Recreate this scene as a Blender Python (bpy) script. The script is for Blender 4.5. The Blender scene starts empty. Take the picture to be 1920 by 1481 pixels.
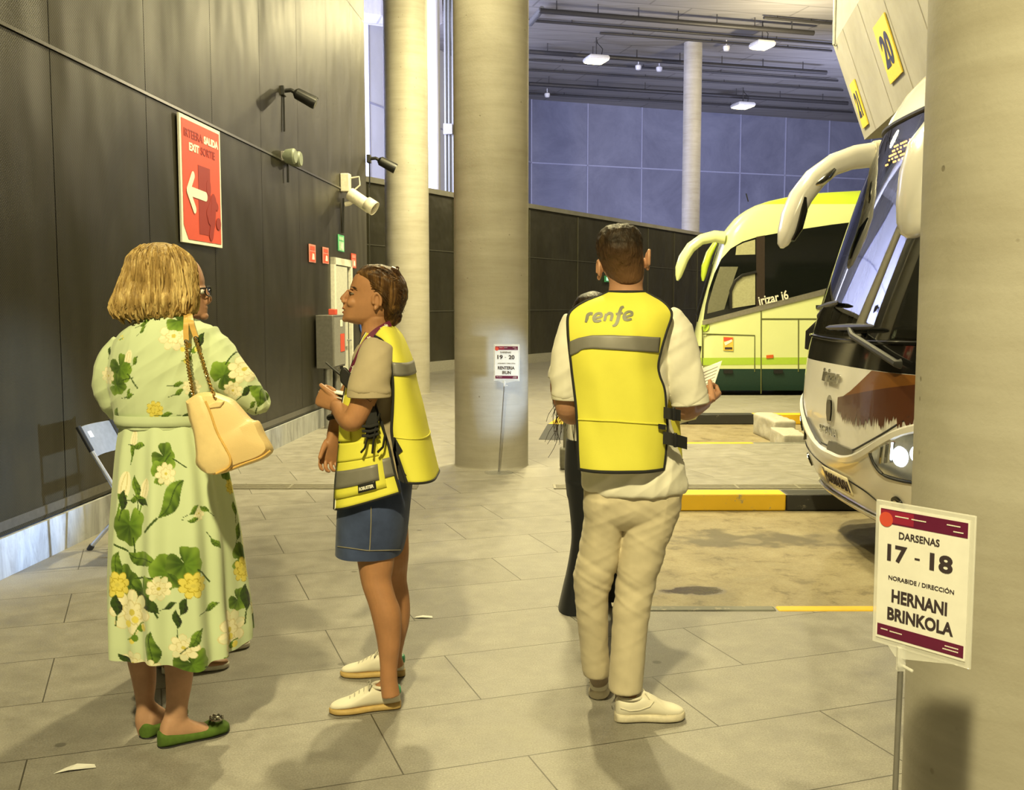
import bpy, bmesh, math, random
import numpy as np
from mathutils import Vector, Matrix, Euler
from mathutils.bvhtree import BVHTree
from mathutils import noise as mnoise
random.seed(7); RNG = np.random.RandomState(7)
C = bpy.context.scene.collection
PI = math.pi
# ---------------------------------------------------------------- camera
FPX, PITCH, CAMZ = 1934.0, math.radians(5.02), 1.5
cd = bpy.data.cameras.new('camera'); cam = bpy.data.objects.new('camera', cd); C.objects.link(cam)
cd.sensor_width = 36.0; cd.lens = FPX / 1920 * 36; cd.clip_end = 300; cd.clip_start = 0.05
cam.location = (0, 0, CAMZ); cam.rotation_euler = (PI / 2 - PITCH, 0, 0)
bpy.context.scene.camera = cam
CP, SP = math.cos(PITCH), math.sin(PITCH)
def ray(px, py):
    x, y = (px - 960) / FPX, -(py - 740.5) / FPX
    return Vector((x, CP + y * SP, -SP + y * CP))
def at(px, py, Y):                       # point of the place seen at that pixel, Y metres ahead
    d = ray(px, py); return Vector((0, 0, CAMZ)) + d * (Y / d.y)
def fl(px, py, z=0.0):                   # point on the level z
    d = ray(px, py); return Vector((0, 0, CAMZ)) + d * ((z - CAMZ) / d.z)
def onplane(px, py, p0, n):
    d = ray(px, py); o = Vector((0, 0, CAMZ)); return o + d * ((Vector(p0) - o).dot(n) / d.dot(n))
# ---------------------------------------------------------------- materials
def lin(c):
    if isinstance(c, str):
        c = c.lstrip('#'); c = [int(c[i:i + 2], 16) / 255 for i in (0, 2, 4)]
        c = [x / 12.92 if x <= .04045 else ((x + .055) / 1.055) ** 2.4 for x in c]
    return (c[0], c[1], c[2], 1.0)
class N:                                 # tiny node builder
    def __init__(s, name):
        s.m = bpy.data.materials.new(name); s.m.use_nodes = True; s.t = s.m.node_tree; s.t.nodes.clear()
        s.out = s.t.nodes.new('ShaderNodeOutputMaterial'); s.b = s.t.nodes.new('ShaderNodeBsdfPrincipled')
        s.t.links.new(s.b.outputs[0], s.out.inputs[0])
    def n(s, typ, **kw):
        x = s.t.nodes.new('ShaderNode' + typ)
        for k, v in kw.items():
            if hasattr(x, k) and k not in x.inputs: setattr(x, k, v)
            else: x.inputs[k.replace('_', ' ')].default_value = v
        return x
    def l(s, a, b): s.t.links.new(a, b); return s
    def coord(s, kind='Object', scale=(1, 1, 1), rot=(0, 0, 0), loc=(0, 0, 0)):
        tc = s.n('TexCoord'); mp = s.n('Mapping'); s.l(tc.outputs[kind], mp.inputs[0])
        mp.inputs['Scale'].default_value = scale; mp.inputs['Rotation'].default_value = rot; mp.inputs['Location'].default_value = loc
        return mp.outputs[0]
    def noise(s, vec, scale=5, detail=4, rough=.6, dist=0):
        x = s.n('TexNoise'); x.inputs['Scale'].default_value = scale; x.inputs['Detail'].default_value = detail
        x.inputs['Roughness'].default_value = rough; x.inputs['Distortion'].default_value = dist
        if vec is not None: s.l(vec, x.inputs['Vector'])
        return x.outputs['Fac']
    def ramp(s, fac, stops, interp='LINEAR'):
        r = s.n('ValToRGB'); r.color_ramp.interpolation = interp; e = r.color_ramp.elements
        while len(e) > 1: e.remove(e[-1])
        e[0].position = stops[0][0]; e[0].color = lin(stops[0][1])
        for p, c in stops[1:]:
            k = e.new(p); k.color = lin(c)
        s.l(fac, r.inputs[0]); return r.outputs[0]
    def mix(s, fac, a, b, blend='MIX'):
        x = s.n('Mix'); x.data_type = 'RGBA'; x.blend_type = blend
        for v, i in ((fac, 0), (a, 6), (b, 7)):
            if hasattr(v, 'is_output'): s.l(v, x.inputs[i])
            else: x.inputs[i].default_value = v if i == 0 else lin(v)
        return x.outputs[2]
    def math(s, op, a, b=0.0, c=None):
        x = s.n('Math'); x.operation = op
        for v, i in ((a, 0), (b, 1), (c, 2)):
            if v is None: continue
            if hasattr(v, 'is_output'): s.l(v, x.inputs[i])
            else: x.inputs[i].default_value = v
        return x.outputs[0]
    def base(s, v):
        if hasattr(v, 'is_output'): s.l(v, s.b.inputs['Base Color'])
        else: s.b.inputs['Base Color'].default_value = lin(v)
        return s
    def set(s, **kw):
        for k, v in kw.items():
            i = s.b.inputs[k.replace('_', ' ')]
            if hasattr(v, 'is_output'): s.l(v, i)
            else: i.default_value = v
        return s
    def bump(s, h, strength=.3, dist=.01):
        x = s.n('Bump'); x.inputs['Strength'].default_value = strength; x.inputs['Distance'].default_value = dist
        s.l(h, x.inputs['Height']); s.l(x.outputs[0], s.b.inputs['Normal']); return s
MATS = {}
def plain(name, col, rough=.6, metal=0, var=.12, nscale=30, bump=0, spec=.5, coat=0, sheen=0, bscale=None):
    if name in MATS: return MATS[name]
    k = N(name); v = k.coord(); nz = k.noise(v, nscale, 5)
    c = lin(col)
    lo = [max(0, x * (1 - var)) for x in c[:3]]; hi = [min(1, x * (1 + var)) for x in c[:3]]
    k.base(k.ramp(nz, [(.3, lo), (.7, hi)])).set(Roughness=rough, Metallic=metal, Specular_IOR_Level=spec, Coat_Weight=coat, Sheen_Weight=sheen)
    if bump:
        k.bump(k.noise(v, bscale or nscale * 4, 3), bump, .004)
    MATS[name] = k.m; return k.m
def emit(name, col, strength):
    k = N(name); k.base('#ffffff'); k.b.inputs['Emission Color'].default_value = lin(col); k.b.inputs['Emission Strength'].default_value = strength
    return k.m
# ---------------------------------------------------------------- mesh building
def V(*a): return Vector(a)
class MB:
    def __init__(s): s.v = []; s.f = []; s.mi = []
    def add(s, vs, fs, mi=0):
        o = len(s.v); s.v += [tuple(x) for x in vs]; s.f += [tuple(i + o for i in f) for f in fs]; s.mi += [mi] * len(fs); return s
    def merge(s, other, mi=None):
        o = len(s.v); s.v += other.v; s.f += [tuple(i + o for i in f) for f in other.f]
        s.mi += other.mi if mi is None else [mi] * len(other.f); return s
    def xf(s, M): s.v = [tuple(M @ Vector(p)) for p in s.v]; return s
    def box(s, c, size, rz=0, R=None):
        c = Vector(c); hx, hy, hz = [x / 2 for x in size]; M = R or Matrix.Rotation(rz, 3, 'Z')
        vs = [c + M @ Vector((x, y, z)) for z in (-hz, hz) for x, y in ((-hx, -hy), (hx, -hy), (hx, hy), (-hx, hy))]
        return s.add(vs, [(3, 2, 1, 0), (4, 5, 6, 7), (0, 1, 5, 4), (1, 2, 6, 5), (2, 3, 7, 6), (3, 0, 4, 7)])
    def prism(s, pts, vec):              # closed polygon (3-D points) pushed along vec
        n = len(pts); vec = Vector(vec); a = [Vector(p) for p in pts]; b = [p + vec for p in a]
        return s.add(a + b, [tuple(range(n - 1, -1, -1)), tuple(range(n, 2 * n))] + [(i, (i + 1) % n, n + (i + 1) % n, n + i) for i in range(n)])
    def tube(s, pts, r, n=10, cap=True, flat=1.0, up=None):
        pts = [Vector(p) for p in pts]; m = len(pts); rs = r if hasattr(r, '__len__') else [r] * m
        vs = []; prev = None
        for i, p in enumerate(pts):
            t = (pts[min(i + 1, m - 1)] - pts[max(i - 1, 0)])
            t = t.normalized() if t.length > 1e-9 else Vector((0, 0, 1))
            if prev is None:
                u = Vector(up) if up is not None else (Vector((0, 0, 1)) if abs(t.z) < .9 else Vector((1, 0, 0)))
            else: u = prev
            u = (u - t * u.dot(t)); u = u.normalized() if u.length > 1e-6 else t.orthogonal().normalized(); prev = u; w = t.cross(u)
            for k in range(n):
                a = 2 * PI * k / n
                rr = rs[i]; ru, rw = (rr if not hasattr(rr, '__len__') else rr[0]), (rr * flat if not hasattr(rr, '__len__') else rr[1])
                vs.append(p + u * (math.cos(a) * ru) + w * (math.sin(a) * rw))
        fs = [(i * n + k, i * n + (k + 1) % n, (i + 1) * n + (k + 1) % n, (i + 1) * n + k) for i in range(m - 1) for k in range(n)]
        if cap: fs += [tuple(range(n - 1, -1, -1)), tuple((m - 1) * n + k for k in range(n))]
        return s.add(vs, fs)
    def ell(s, c, r, n=16, m=10, R=None):
        c = Vector(c); rx, ry, rz = r if hasattr(r, '__len__') else (r, r, r); vs = []; R = R or Matrix.Identity(3)
        for i in range(m + 1):
            th = PI * i / m
            for k in range(n):
                a = 2 * PI * k / n
                vs.append(c + R @ Vector((rx * math.sin(th) * math.cos(a), ry * math.sin(th) * math.sin(a), rz * math.cos(th))))
        fs = [(i * n + k, (i + 1) * n + k, (i + 1) * n + (k + 1) % n, i * n + (k + 1) % n) for i in range(m) for k in range(n)]
        return s.add(vs, fs)
    def rings(s, rings, cap=True, closed=True):
        n = len(rings[0]); vs = [p for r in rings for p in r]; m = len(rings); kk = n if closed else n - 1
        fs = [(i * n + k, i * n + (k + 1) % n, (i + 1) * n + (k + 1) % n, (i + 1) * n + k) for i in range(m - 1) for k in range(kk)]
        if cap and closed: fs += [tuple(range(n - 1, -1, -1)), tuple((m - 1) * n + k for k in range(n))]
        return s.add(vs, fs)
    def lathe(s, prof, c=(0, 0, 0), n=32, cap=True):
        c = Vector(c)
        return s.rings([[c + Vector((r * math.cos(2 * PI * k / n), r * math.sin(2 * PI * k / n), z)) for k in range(n)] for r, z in prof], cap)
    def grid(s, rows):                   # open sheet from rows of points
        return s.rings(rows, False, False)
    def build(s, name, mats, parent=None, smooth=True, bevel=0, seg=2, weld=True, sub=0, solid=0, angle=40):
        me = bpy.data.meshes.new(name); me.from_pydata(s.v, [], s.f)
        mats = mats if isinstance(mats, (list, tuple)) else [mats]
        for m in mats: me.materials.append(m)
        if len(mats) > 1: me.polygons.foreach_set('material_index', s.mi)
        bm = bmesh.new(); bm.from_mesh(me)
        if weld: bmesh.ops.remove_doubles(bm, verts=bm.verts, dist=1e-5)
        bmesh.ops.dissolve_degenerate(bm, edges=bm.edges, dist=1e-6)
        bmesh.ops.recalc_face_normals(bm, faces=bm.faces); bm.to_mesh(me); bm.free()
        if smooth:
            me.polygons.foreach_set('use_smooth', [True] * len(me.polygons))
            try: me.set_sharp_from_angle(angle=math.radians(angle))
            except Exception: pass
        o = bpy.data.objects.new(name, me); C.objects.link(o); adopt(o, parent)
        if solid:
            md = o.modifiers.new('solid', 'SOLIDIFY'); md.thickness = solid; md.offset = 0
        if bevel:
            md = o.modifiers.new('bevel', 'BEVEL'); md.width = bevel; md.segments = seg; md.limit_method = 'ANGLE'; md.harden_normals = False
        if sub:
            md = o.modifiers.new('sub', 'SUBSURF'); md.levels = md.render_levels = sub
        return o
def adopt(o, parent):
    if parent is not None:
        o.parent = parent; o.matrix_parent_inverse = Matrix.Translation(-Vector(root_loc(parent)))
def root_loc(p):
    if p.type == 'EMPTY': return p.location
    return root_loc(p.parent) if p.parent is not None and p.get('_rooted') else (root_loc(p.parent) * 0 if p.parent is not None else p.location)
def tag(o, label, cat, group=None):
    o['label'] = label; o['category'] = cat
    if group: o['group'] = group
    return o
def thing(name, label, cat, loc, group=None):
    o = bpy.data.objects.new(name, None); C.objects.link(o); o.location = loc; o.empty_display_size = .1
    return tag(o, label, cat, group)
def struct(o): o['kind'] = 'structure'; return o
def tex(s, size, bold=0.0, align='CENTER', space=1.0, xs=1.0, shear=0.0, word=1.0):
    """lettering as an MB in the x-y plane, centred on its own box"""
    cu = bpy.data.curves.new('t', 'FONT'); cu.body = s; cu.size = size; cu.offset = bold; cu.align_x = align; cu.space_character = space; cu.resolution_u = 4; cu.shear = shear; cu.space_word = word
    cu.space_line = .8
    ob = bpy.data.objects.new('t', cu); C.objects.link(ob)
    me = bpy.data.meshes.new_from_object(ob.evaluated_get(bpy.context.evaluated_depsgraph_get()))
    m = MB(); vs = [v.co.copy() for v in me.vertices]
    if vs:
        lo = Vector([min(v[i] for v in vs) for i in range(3)]); hi = Vector([max(v[i] for v in vs) for i in range(3)]); c = (lo + hi) / 2
        m.add([((v.x - c.x) * xs, v.y - c.y, 0) for v in vs], [tuple(p.vertices) for p in me.polygons])
    bpy.data.objects.remove(ob); bpy.data.curves.remove(cu); bpy.data.meshes.remove(me)
    return m
def thick(m, t):                         # give a flat x-y MB a thickness t
    n = len(m.v); cnt = {}
    for f in m.f:
        for i in range(len(f)):
            e = (f[i], f[(i + 1) % len(f)]); cnt[e] = 1
    side = [e for e in cnt if (e[1], e[0]) not in cnt]
    vs = m.v + [(x, y, z + t) for x, y, z in m.v]
    fs = [tuple(reversed(f)) for f in m.f] + [tuple(i + n for i in f) for f in m.f] + [(a, b, b + n, a + n) for a, b in side]
    r = MB(); r.add(vs, fs); return r
def frame(o, x, y):                      # matrix with columns x, y, x cross y at o
    x = Vector(x).normalized(); z = x.cross(Vector(y)).normalized(); y = z.cross(x)
    M = Matrix.Identity(4)
    for i in range(3): M[i][0] = x[i]; M[i][1] = y[i]; M[i][2] = z[i]; M[i][3] = o[i]
    return M
def poly_xy(pts): m = MB(); m.add([(x, y, 0) for x, y in pts], [tuple(range(len(pts)))]); return m
def rect_xy(x0, y0, x1, y1): return poly_xy([(x0, y0), (x1, y0), (x1, y1), (x0, y1)])
def spline(pts, n):                      # Catmull-Rom through tuples, n points in all
    P = np.array([list(p) for p in pts], float); m = len(P)
    Q = np.vstack([2 * P[0] - P[1], P, 2 * P[-1] - P[-2]]); out = []
    for k in range(n):
        t = k / (n - 1) * (m - 1); i = min(int(t), m - 2); u = t - i; a, b, c, d = Q[i], Q[i + 1], Q[i + 2], Q[i + 3]
        out.append(.5 * ((2 * b) + (-a + c) * u + (2 * a - 5 * b + 4 * c - d) * u * u + (-a + 3 * b - 3 * c + d) * u ** 3))
    return np.array(out)
def fuse(mbs, voxel, smooth=4, name='fused', fac=.5):
    """one continuous surface out of overlapping closed shapes"""
    m = MB()
    for x in mbs: m.merge(x, 0)
    o = m.build('tmp', [], smooth=False)
    r = o.modifiers.new('r', 'REMESH'); r.mode = 'VOXEL'; r.voxel_size = voxel
    if smooth:
        s = o.modifiers.new('s', 'SMOOTH'); s.iterations = smooth; s.factor = fac
    dg = bpy.context.evaluated_depsgraph_get(); me = bpy.data.meshes.new_from_object(o.evaluated_get(dg))
    old = o.data; bpy.data.objects.remove(o); bpy.data.meshes.remove(old); me.name = name
    return me
def me_to_mb(me):
    r = MB(); r.add([v.co[:] for v in me.vertices], [tuple(p.vertices) for p in me.polygons]); return r
def obj(name, me, mat, parent=None, smooth=True):
    me.materials.clear(); me.materials.append(mat)
    me.polygons.foreach_set('use_smooth', [smooth] * len(me.polygons))
    o = bpy.data.objects.new(name, me); C.objects.link(o); adopt(o, parent); return o
def displace(me, fn):
    """fn(numpy pts, normals) -> offset along the normal"""
    n = len(me.vertices); co = np.empty(n * 3); me.vertices.foreach_get('co', co); co = co.reshape(n, 3)
    no = np.empty(n * 3, dtype=np.float32); me.vertex_normals.foreach_get('vector', no); no = no.reshape(n, 3)
    co += no * fn(co, no)[:, None]; me.vertices.foreach_set('co', co.ravel()); me.update()
def clip(me, planes):
    """cut a mesh away on the positive side of each plane (point, normal)"""
    bm = bmesh.new(); bm.from_mesh(me)
    for p, n in planes:
        bmesh.ops.bisect_plane(bm, geom=bm.verts[:] + bm.edges[:] + bm.faces[:], plane_co=p, plane_no=n, clear_outer=True)
    bm.to_mesh(me); bm.free(); return me
def bvh_of(me): return BVHTree.FromPolygons([v.co[:] for v in me.vertices], [tuple(p.vertices) for p in me.polygons])
EYE = Vector((0, 0, CAMZ))
def hit(bvh, px, py, off=.004):          # where the surface lies along a line of sight, lifted by off
    d = ray(px, py).normalized(); r = bvh.ray_cast(EYE, d)
    if r[0] is None: return None
    n = r[1] if r[1].dot(d) < 0 else -r[1]
    return r[0] + n * off
# ================================================================ THE SETTING
sc = bpy.context.scene
sc.view_settings.view_transform = 'Standard'; sc.view_settings.look = 'None'; sc.view_settings.gamma = 1.0; sc.view_settings.use_curve_mapping = False
sc.view_settings.exposure = -0.20
w = bpy.data.worlds.new('world'); sc.world = w; w.use_nodes = True
w.node_tree.nodes['Background'].inputs[0].default_value = (1.0, .90, .58, 1); w.node_tree.nodes['Background'].inputs[1].default_value = .12

# --- materials of the place
k = N('paving'); v = k.coord(rot=(0, 0, math.radians(-19.3)))
br = k.n('TexBrick'); k.l(v, br.inputs['Vector']); br.offset = .37; br.inputs['Scale'].default_value = 1.0
br.inputs['Mortar Size'].default_value = .0026; br.inputs['Mortar Smooth'].default_value = .1; br.inputs['Brick Width'].default_value = 1.15; br.inputs['Row Height'].default_value = .52
br.inputs['Color1'].default_value = (.27, .255, .225, 1); br.inputs['Color2'].default_value = (.33, .315, .285, 1); br.inputs['Mortar'].default_value = (.06, .055, .04, 1)
v2 = k.coord(); big = k.noise(v2, .9, 5, .65); fine = k.noise(v2, 160, 3, .7); mid = k.noise(v2, 7, 6, .7)
c1 = k.mix(k.ramp(big, [(.3, (0, 0, 0)), (.7, (.6, .6, .6))]), br.outputs['Color'], (.19, .175, .145))
c2 = k.mix(.45, c1, k.ramp(mid, [(.3, (.13, .12, .10)), (.75, (.40, .385, .35))]))
c3 = k.mix(.55, c2, k.ramp(fine, [(.32, (.30, .28, .24)), (.5, (.5, .5, .5)), (.68, (.72, .72, .70))]), 'OVERLAY')
vo = k.n('TexVoronoi'); vo.inputs['Scale'].default_value = 2.2; k.l(v2, vo.inputs['Vector'])
spot = k.ramp(vo.outputs['Distance'], [(0, (1, 1, 1)), (.035, (1, 1, 1)), (.05, (0, 0, 0))])
c4 = k.mix(k.math('MULTIPLY', spot, .75), c3, (.10, .095, .08))
c5 = k.mix(br.outputs['Fac'], c4, (.065, .058, .043))
k.base(c5).set(Roughness=k.ramp(mid, [(.3, (.42, .42, .42)), (.7, (.62, .62, .62))]), Specular_IOR_Level=.45)
k.bump(k.math('ADD', k.math('MULTIPLY', br.outputs['Fac'], -1.0), k.math('MULTIPLY', fine, .25)), .35, .004); M_PAVE = k.m

k = N('bay_concrete'); v = k.coord(); a = k.noise(v, 1.1, 8, .68, .6); b = k.noise(v, 5, 8, .7, .4); f = k.noise(v, 90, 3)
c = k.ramp(a, [(.30, (.10, .08, .04)), (.45, (.21, .17, .09)), (.6, (.29, .245, .15)), (.75, (.18, .145, .08))])
c = k.mix(.5, c, k.ramp(b, [(.34, (.06, .045, .025)), (.45, (.27, .225, .14)), (.7, (.38, .34, .24))]))
c = k.mix(.35, c, k.ramp(f, [(.3, (.3, .28, .2)), (.7, (.7, .68, .6))]), 'OVERLAY')
# old oil ring and the wet patch beside it
tc = k.n('TexCoord')
def blob(cx, cy, rx, ry, lo, hi):
    mp = k.n('Mapping'); k.l(tc.outputs['Object'], mp.inputs[0]); mp.inputs['Location'].default_value = (-cx / rx, -cy / ry, 0); mp.inputs['Scale'].default_value = (1 / rx, 1 / ry, 0)
    ln = k.n('VectorMath'); ln.operation = 'LENGTH'; nz = k.n('VectorMath'); nz.operation = 'ADD'
    nn = k.n('TexNoise'); nn.inputs['Scale'].default_value = 5; nn.inputs['Detail'].default_value = 6; k.l(tc.outputs['Object'], nn.inputs['Vector'])
    k.l(mp.outputs[0], ln.inputs[0]); d = k.math('ADD', ln.outputs['Value'], k.math('MULTIPLY', nn.outputs['Fac'], 2.6))
    return k.ramp(k.math('SUBTRACT', d, 1.25), [(lo, (1, 1, 1)), (hi, (0, 0, 0))])
p = fl(1395, 1012, -.13); st = blob(p.x, p.y, .62, .30, .55, 1.0)
c = k.mix(k.math('MULTIPLY', st, .75), c, (.07, .058, .035))
st0 = blob(p.x + .05, p.y - .02, .20, .13, .4, .75); c = k.mix(k.math('MULTIPLY', st0, .6), c, (.25, .21, .13))
p = fl(1290, 1108, -.13); st2 = blob(p.x, p.y, .26, .12, .5, .95)
c = k.mix(k.math('MULTIPLY', st2, .8), c, (.045, .03, .02))
p = fl(1560, 1010, -.13); st3 = blob(p.x, p.y, .55, .30, .4, 1.0); c = k.mix(k.math('MULTIPLY', st3, .45), c, (.11, .09, .06))
k.base(c).set(Roughness=k.math('SUBTRACT', .62, k.math('MULTIPLY', st2, .47)), Specular_IOR_Level=.5); k.bump(k.math('ADD', b, f), .25, .004); M_BAY = k.m

k = N('column_concrete'); v = k.coord(); a = k.noise(v, 1.6, 6, .6, .3); b = k.noise(k.coord(scale=(.5, .5, 5)), 3, 5, .6); f = k.noise(v, 60, 4)
c = k.ramp(a, [(.3, (.31, .285, .225)), (.52, (.38, .355, .29)), (.7, (.45, .425, .36))]); c = k.mix(.35, c, k.ramp(b, [(.3, (.36, .33, .27)), (.7, (.56, .54, .48))]))
vo = k.n('TexVoronoi'); vo.inputs['Scale'].default_value = 8.5; k.l(v, vo.inputs['Vector'])
pit = k.ramp(vo.outputs['Distance'], [(0, (1, 1, 1)), (.05, (1, 1, 1)), (.085, (0, 0, 0))]); pit = k.math('MULTIPLY', pit, k.ramp(k.noise(v, 3.3, 2), [(.47, (0, 0, 0)), (.57, (1, 1, 1))]))
c = k.mix(k.math('MULTIPLY', pit, .6), c, (.13, .11, .07))
k.base(c).set(Roughness=.55, Specular_IOR_Level=.35); k.bump(k.math('ADD', f, k.math('MULTIPLY', pit, -2.5)), .14, .006); M_COL = k.m

k = N('board_concrete'); v = k.coord(rot=(0, 0, math.radians(-16)))
br = k.n('TexBrick'); k.l(v, br.inputs['Vector']); br.inputs['Scale'].default_value = 1; br.inputs['Brick Width'].default_value = 5.0; br.inputs['Row Height'].default_value = 1.25; br.offset = .3
br.inputs['Mortar Size'].default_value = .035; br.inputs['Color1'].default_value = (.24, .225, .20, 1); br.inputs['Color2'].default_value = (.30, .285, .26, 1); br.inputs['Mortar'].default_value = (.10, .09, .08, 1)
st = k.noise(k.coord(rot=(0, 0, math.radians(-16)), scale=(.25, 5, 1)), 1.6, 6, .65); c = k.mix(.45, br.outputs['Color'], k.ramp(st, [(.3, (.17, .16, .14)), (.7, (.40, .385, .36))]))
k.base(c).set(Roughness=.8); M_CEIL = k.m
k = N('cast_concrete'); v = k.coord(); a = k.noise(v, 1.3, 7, .65); c = k.ramp(a, [(.3, (.225, .215, .185)), (.7, (.315, .305, .275))]); k.base(c).set(Roughness=.75); k.bump(k.noise(v, 40, 4), .2, .004); M_BEAM = k.m

k = N('perforated_panel'); v = k.coord()
sx = k.n('SeparateXYZ'); k.l(v, sx.inputs[0])
wv = k.n('TexWave'); wv.wave_type = 'BANDS'; wv.bands_direction = 'DIAGONAL'; wv.inputs['Scale'].default_value = 34; k.l(k.coord(scale=(0, 1, 1)), wv.inputs['Vector'])
wv2 = k.n('TexWave'); wv2.wave_type = 'BANDS'; wv2.bands_direction = 'DIAGONAL'; wv2.inputs['Scale'].default_value = 34; k.l(k.coord(scale=(0, 1, -1)), wv2.inputs['Vector'])
hole = k.math('MULTIPLY', wv.outputs['Fac'], wv2.outputs['Fac'])
wav = k.noise(k.coord(scale=(1, 1.0, .5)), 1.1, 2, .5); dirt = k.noise(k.coord(scale=(1, 3, .35)), 2.6, 6, .7)
c = k.mix(k.ramp(dirt, [(.3, (0, 0, 0)), (.7, (1, 1, 1))]), (.030, .026, .0155), (.044, .039, .024)); c = k.mix(k.math('MULTIPLY', hole, .75), c, (.012, .012, .010))
k.base(c).set(Roughness=.35, Metallic=.5, Specular_IOR_Level=.5)
k.bump(k.math('ADD', k.math('MULTIPLY', wav, 4.5), k.math('MULTIPLY', hole, -.05)), .35, .05); M_PERF = k.m

k = N('plinth_concrete'); v = k.coord(); a = k.noise(k.coord(scale=(3, 3, 1)), 2.2, 7, .7, .8); b = k.noise(k.coord(scale=(6, 6, .4)), 1.8, 4, .6)
c = k.ramp(a, [(.3, (.26, .26, .26)), (.5, (.42, .43, .44)), (.7, (.55, .56, .57))]); c = k.mix(.3, c, k.ramp(b, [(.35, (.22, .22, .2)), (.6, (.7, .7, .7))]), 'MULTIPLY')
k.base(c).set(Roughness=.7); M_PLINTH = k.m

k = N('blue_tile'); v = k.coord(); a = k.noise(v, .35, 7, .7, .5); c = k.ramp(a, [(.3, (.15, .155, .21)), (.7, (.26, .27, .34))]); k.base(c).set(Roughness=.5, Specular_IOR_Level=.3); M_TILE = k.m
def worn(name, col, under, amt=.60):
    k = N(name); v = k.coord(); a = k.noise(v, 9, 8, .75); b = k.noise(v, 2, 4)
    c = k.mix(k.ramp(a, [(amt, (0, 0, 0)), (amt + .06, (1, 1, 1))]), col, under); c = k.mix(.25, c, k.ramp(b, [(.3, (.4, .38, .32)), (.7, (1, 1, 1))]), 'MULTIPLY')
    k.base(c).set(Roughness=.6); k.bump(a, .2, .004); return k.m
M_KY = worn('kerb_yellow', (.80, .50, .02), (.35, .30, .16)); M_KB = worn('kerb_black', (.030, .030, .028), (.24, .22, .17), .64); M_KG = worn('kerb_grey', (.17, .17, .14), (.33, .30, .22), .56)
M_KC = plain('kerb_concrete', (.42, .40, .34), .7, bump=.2)
M_STEEL = plain('galvanised_steel', (.38, .38, .37), .38, .8, .1, 20); M_DSTEEL = plain('painted_pipe', (.055, .052, .05), .5, .3); M_GREYP = plain('grey_paint', (.30, .29, .27), .45, .2)
M_WHITE = plain('white_paint', (.78, .77, .74), .4, 0, .04); M_BLACK = plain('black_plastic', (.012, .012, .012), .4, 0, .2); M_ALU = plain('brushed_aluminium', (.62, .63, .65), .28, .9, .05)

# --- floor: one paved sheet with the sunken bus bays left out
BZ = -.13
BAYS = [(.50, 5.03, 8.05), (.62, 11.15, 13.96), (1.9, 17.03, 20.0)]; XR = 26.0
ys = [-6.0] + [y for b in BAYS for y in b[1:]] + [48.0]
m = MB()
def sheet(m, x0, x1, y0, y1, z):
    m.add([(x0, y0, z), (x1, y0, z), (x1, y1, z), (x0, y1, z)], [(0, 1, 2, 3)])
for i in range(len(ys) - 1):
    inbay = i % 2 == 1
    sheet(m, -9, BAYS[i // 2][0] if inbay else XR, ys[i], ys[i + 1], 0)
struct(m.build('floor', M_PAVE, smooth=False, weld=False))
m = MB()
for x0, y0, y1 in BAYS:
    sheet(m, x0 - .05, XR, y0 - .05, y1 + .05, BZ)
struct(m.build('floor_bays', M_BAY, smooth=False, weld=False))
# kerbs round the bays: painted lengths
def kerb(x0, x1, yedge, side, mat, wtop, label):
    """side=+1: stands on the far edge of a bay, -1: on the near edge"""
    y0, y1 = (yedge, yedge + wtop) if side > 0 else (yedge - wtop, yedge)
    m = MB().box(((x0 + x1) / 2, (y0 + y1) / 2, (BZ + .006) / 2), (x1 - x0 - .004, y1 - y0, .006 - BZ))
    o = m.build('kerb_stone', mat, bevel=.014); return o
KERBS = []
def kerbrow(xs, mats, yedge, side, wtop):
    for a, b, mm in zip(xs, xs[1:], mats): KERBS.append((a, b, yedge, side, mm, wtop))
kerbrow([.50, 1.24, 2.17, 3.10, 4.03, 5.9, 9], [M_KB, M_KY, M_KB, M_KY, M_KB, M_KY], 8.05, 1, .21)
kerbrow([.50, 1.305, 2.25, 3.2, 5, 9], [M_KG, M_KY, M_KG, M_KY, M_KG], 5.03, -1, .085)
kerbrow([.62, 1.45, 2.39, 3.31, 4.24, 6, 10], [M_KY, M_KB, M_KB, M_KY, M_KB, M_KY], 13.96, 1, .24)
kerbrow([.62, 1.6, 2.62, 3.55, 6, 10], [M_KC, M_KY, M_KG, M_KY, M_KG], 11.15, -1, .09)
kerbrow([1.9, 3.0, 3.9, 4.8, 5.7, 8, 12], [M_KB, M_KY, M_KB, M_KY, M_KB, M_KY], 20.0, 1, .24)
kn = {M_KY: 'yellow', M_KB: 'black', M_KG: 'worn grey', M_KC: 'bare'}
for a, b, ye, sd, mm, wt in KERBS:
    o = kerb(a, b, ye, sd, mm, wt, ''); o.name = 'kerb_trim'; struct(o)
# the nose of the kerb at the open end of the second bay: black, yellow, black, with a sloped end
pa, pb = fl(1010, 824), fl(1060, 788)
d = (pb - pa).normalized(); nrm = Vector((d.y, -d.x, 0))
segs = [(0, .30, M_KB), (.30, .78, M_KY), (.78, 1.0, M_KB)]
L = (pb - pa).length
for i, (t0, t1, mm) in enumerate(segs):
    h0 = .004 if i == 0 else .11; h1 = .11
    a, b = pa + d * L * t0, pa + d * L * t1; q = nrm * .34
    m = MB().add([a, b, b + q, a + q, a + Vector((0, 0, h0)), b + Vector((0, 0, h1)), b + q + Vector((0, 0, h1)), a + q + Vector((0, 0, h0))],
                 [(3, 2, 1, 0), (4, 5, 6, 7), (0, 1, 5, 4), (1, 2, 6, 5), (2, 3, 7, 6), (3, 0, 4, 7)])
    struct(m.build('kerb_trim', mm, bevel=.012))
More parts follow.
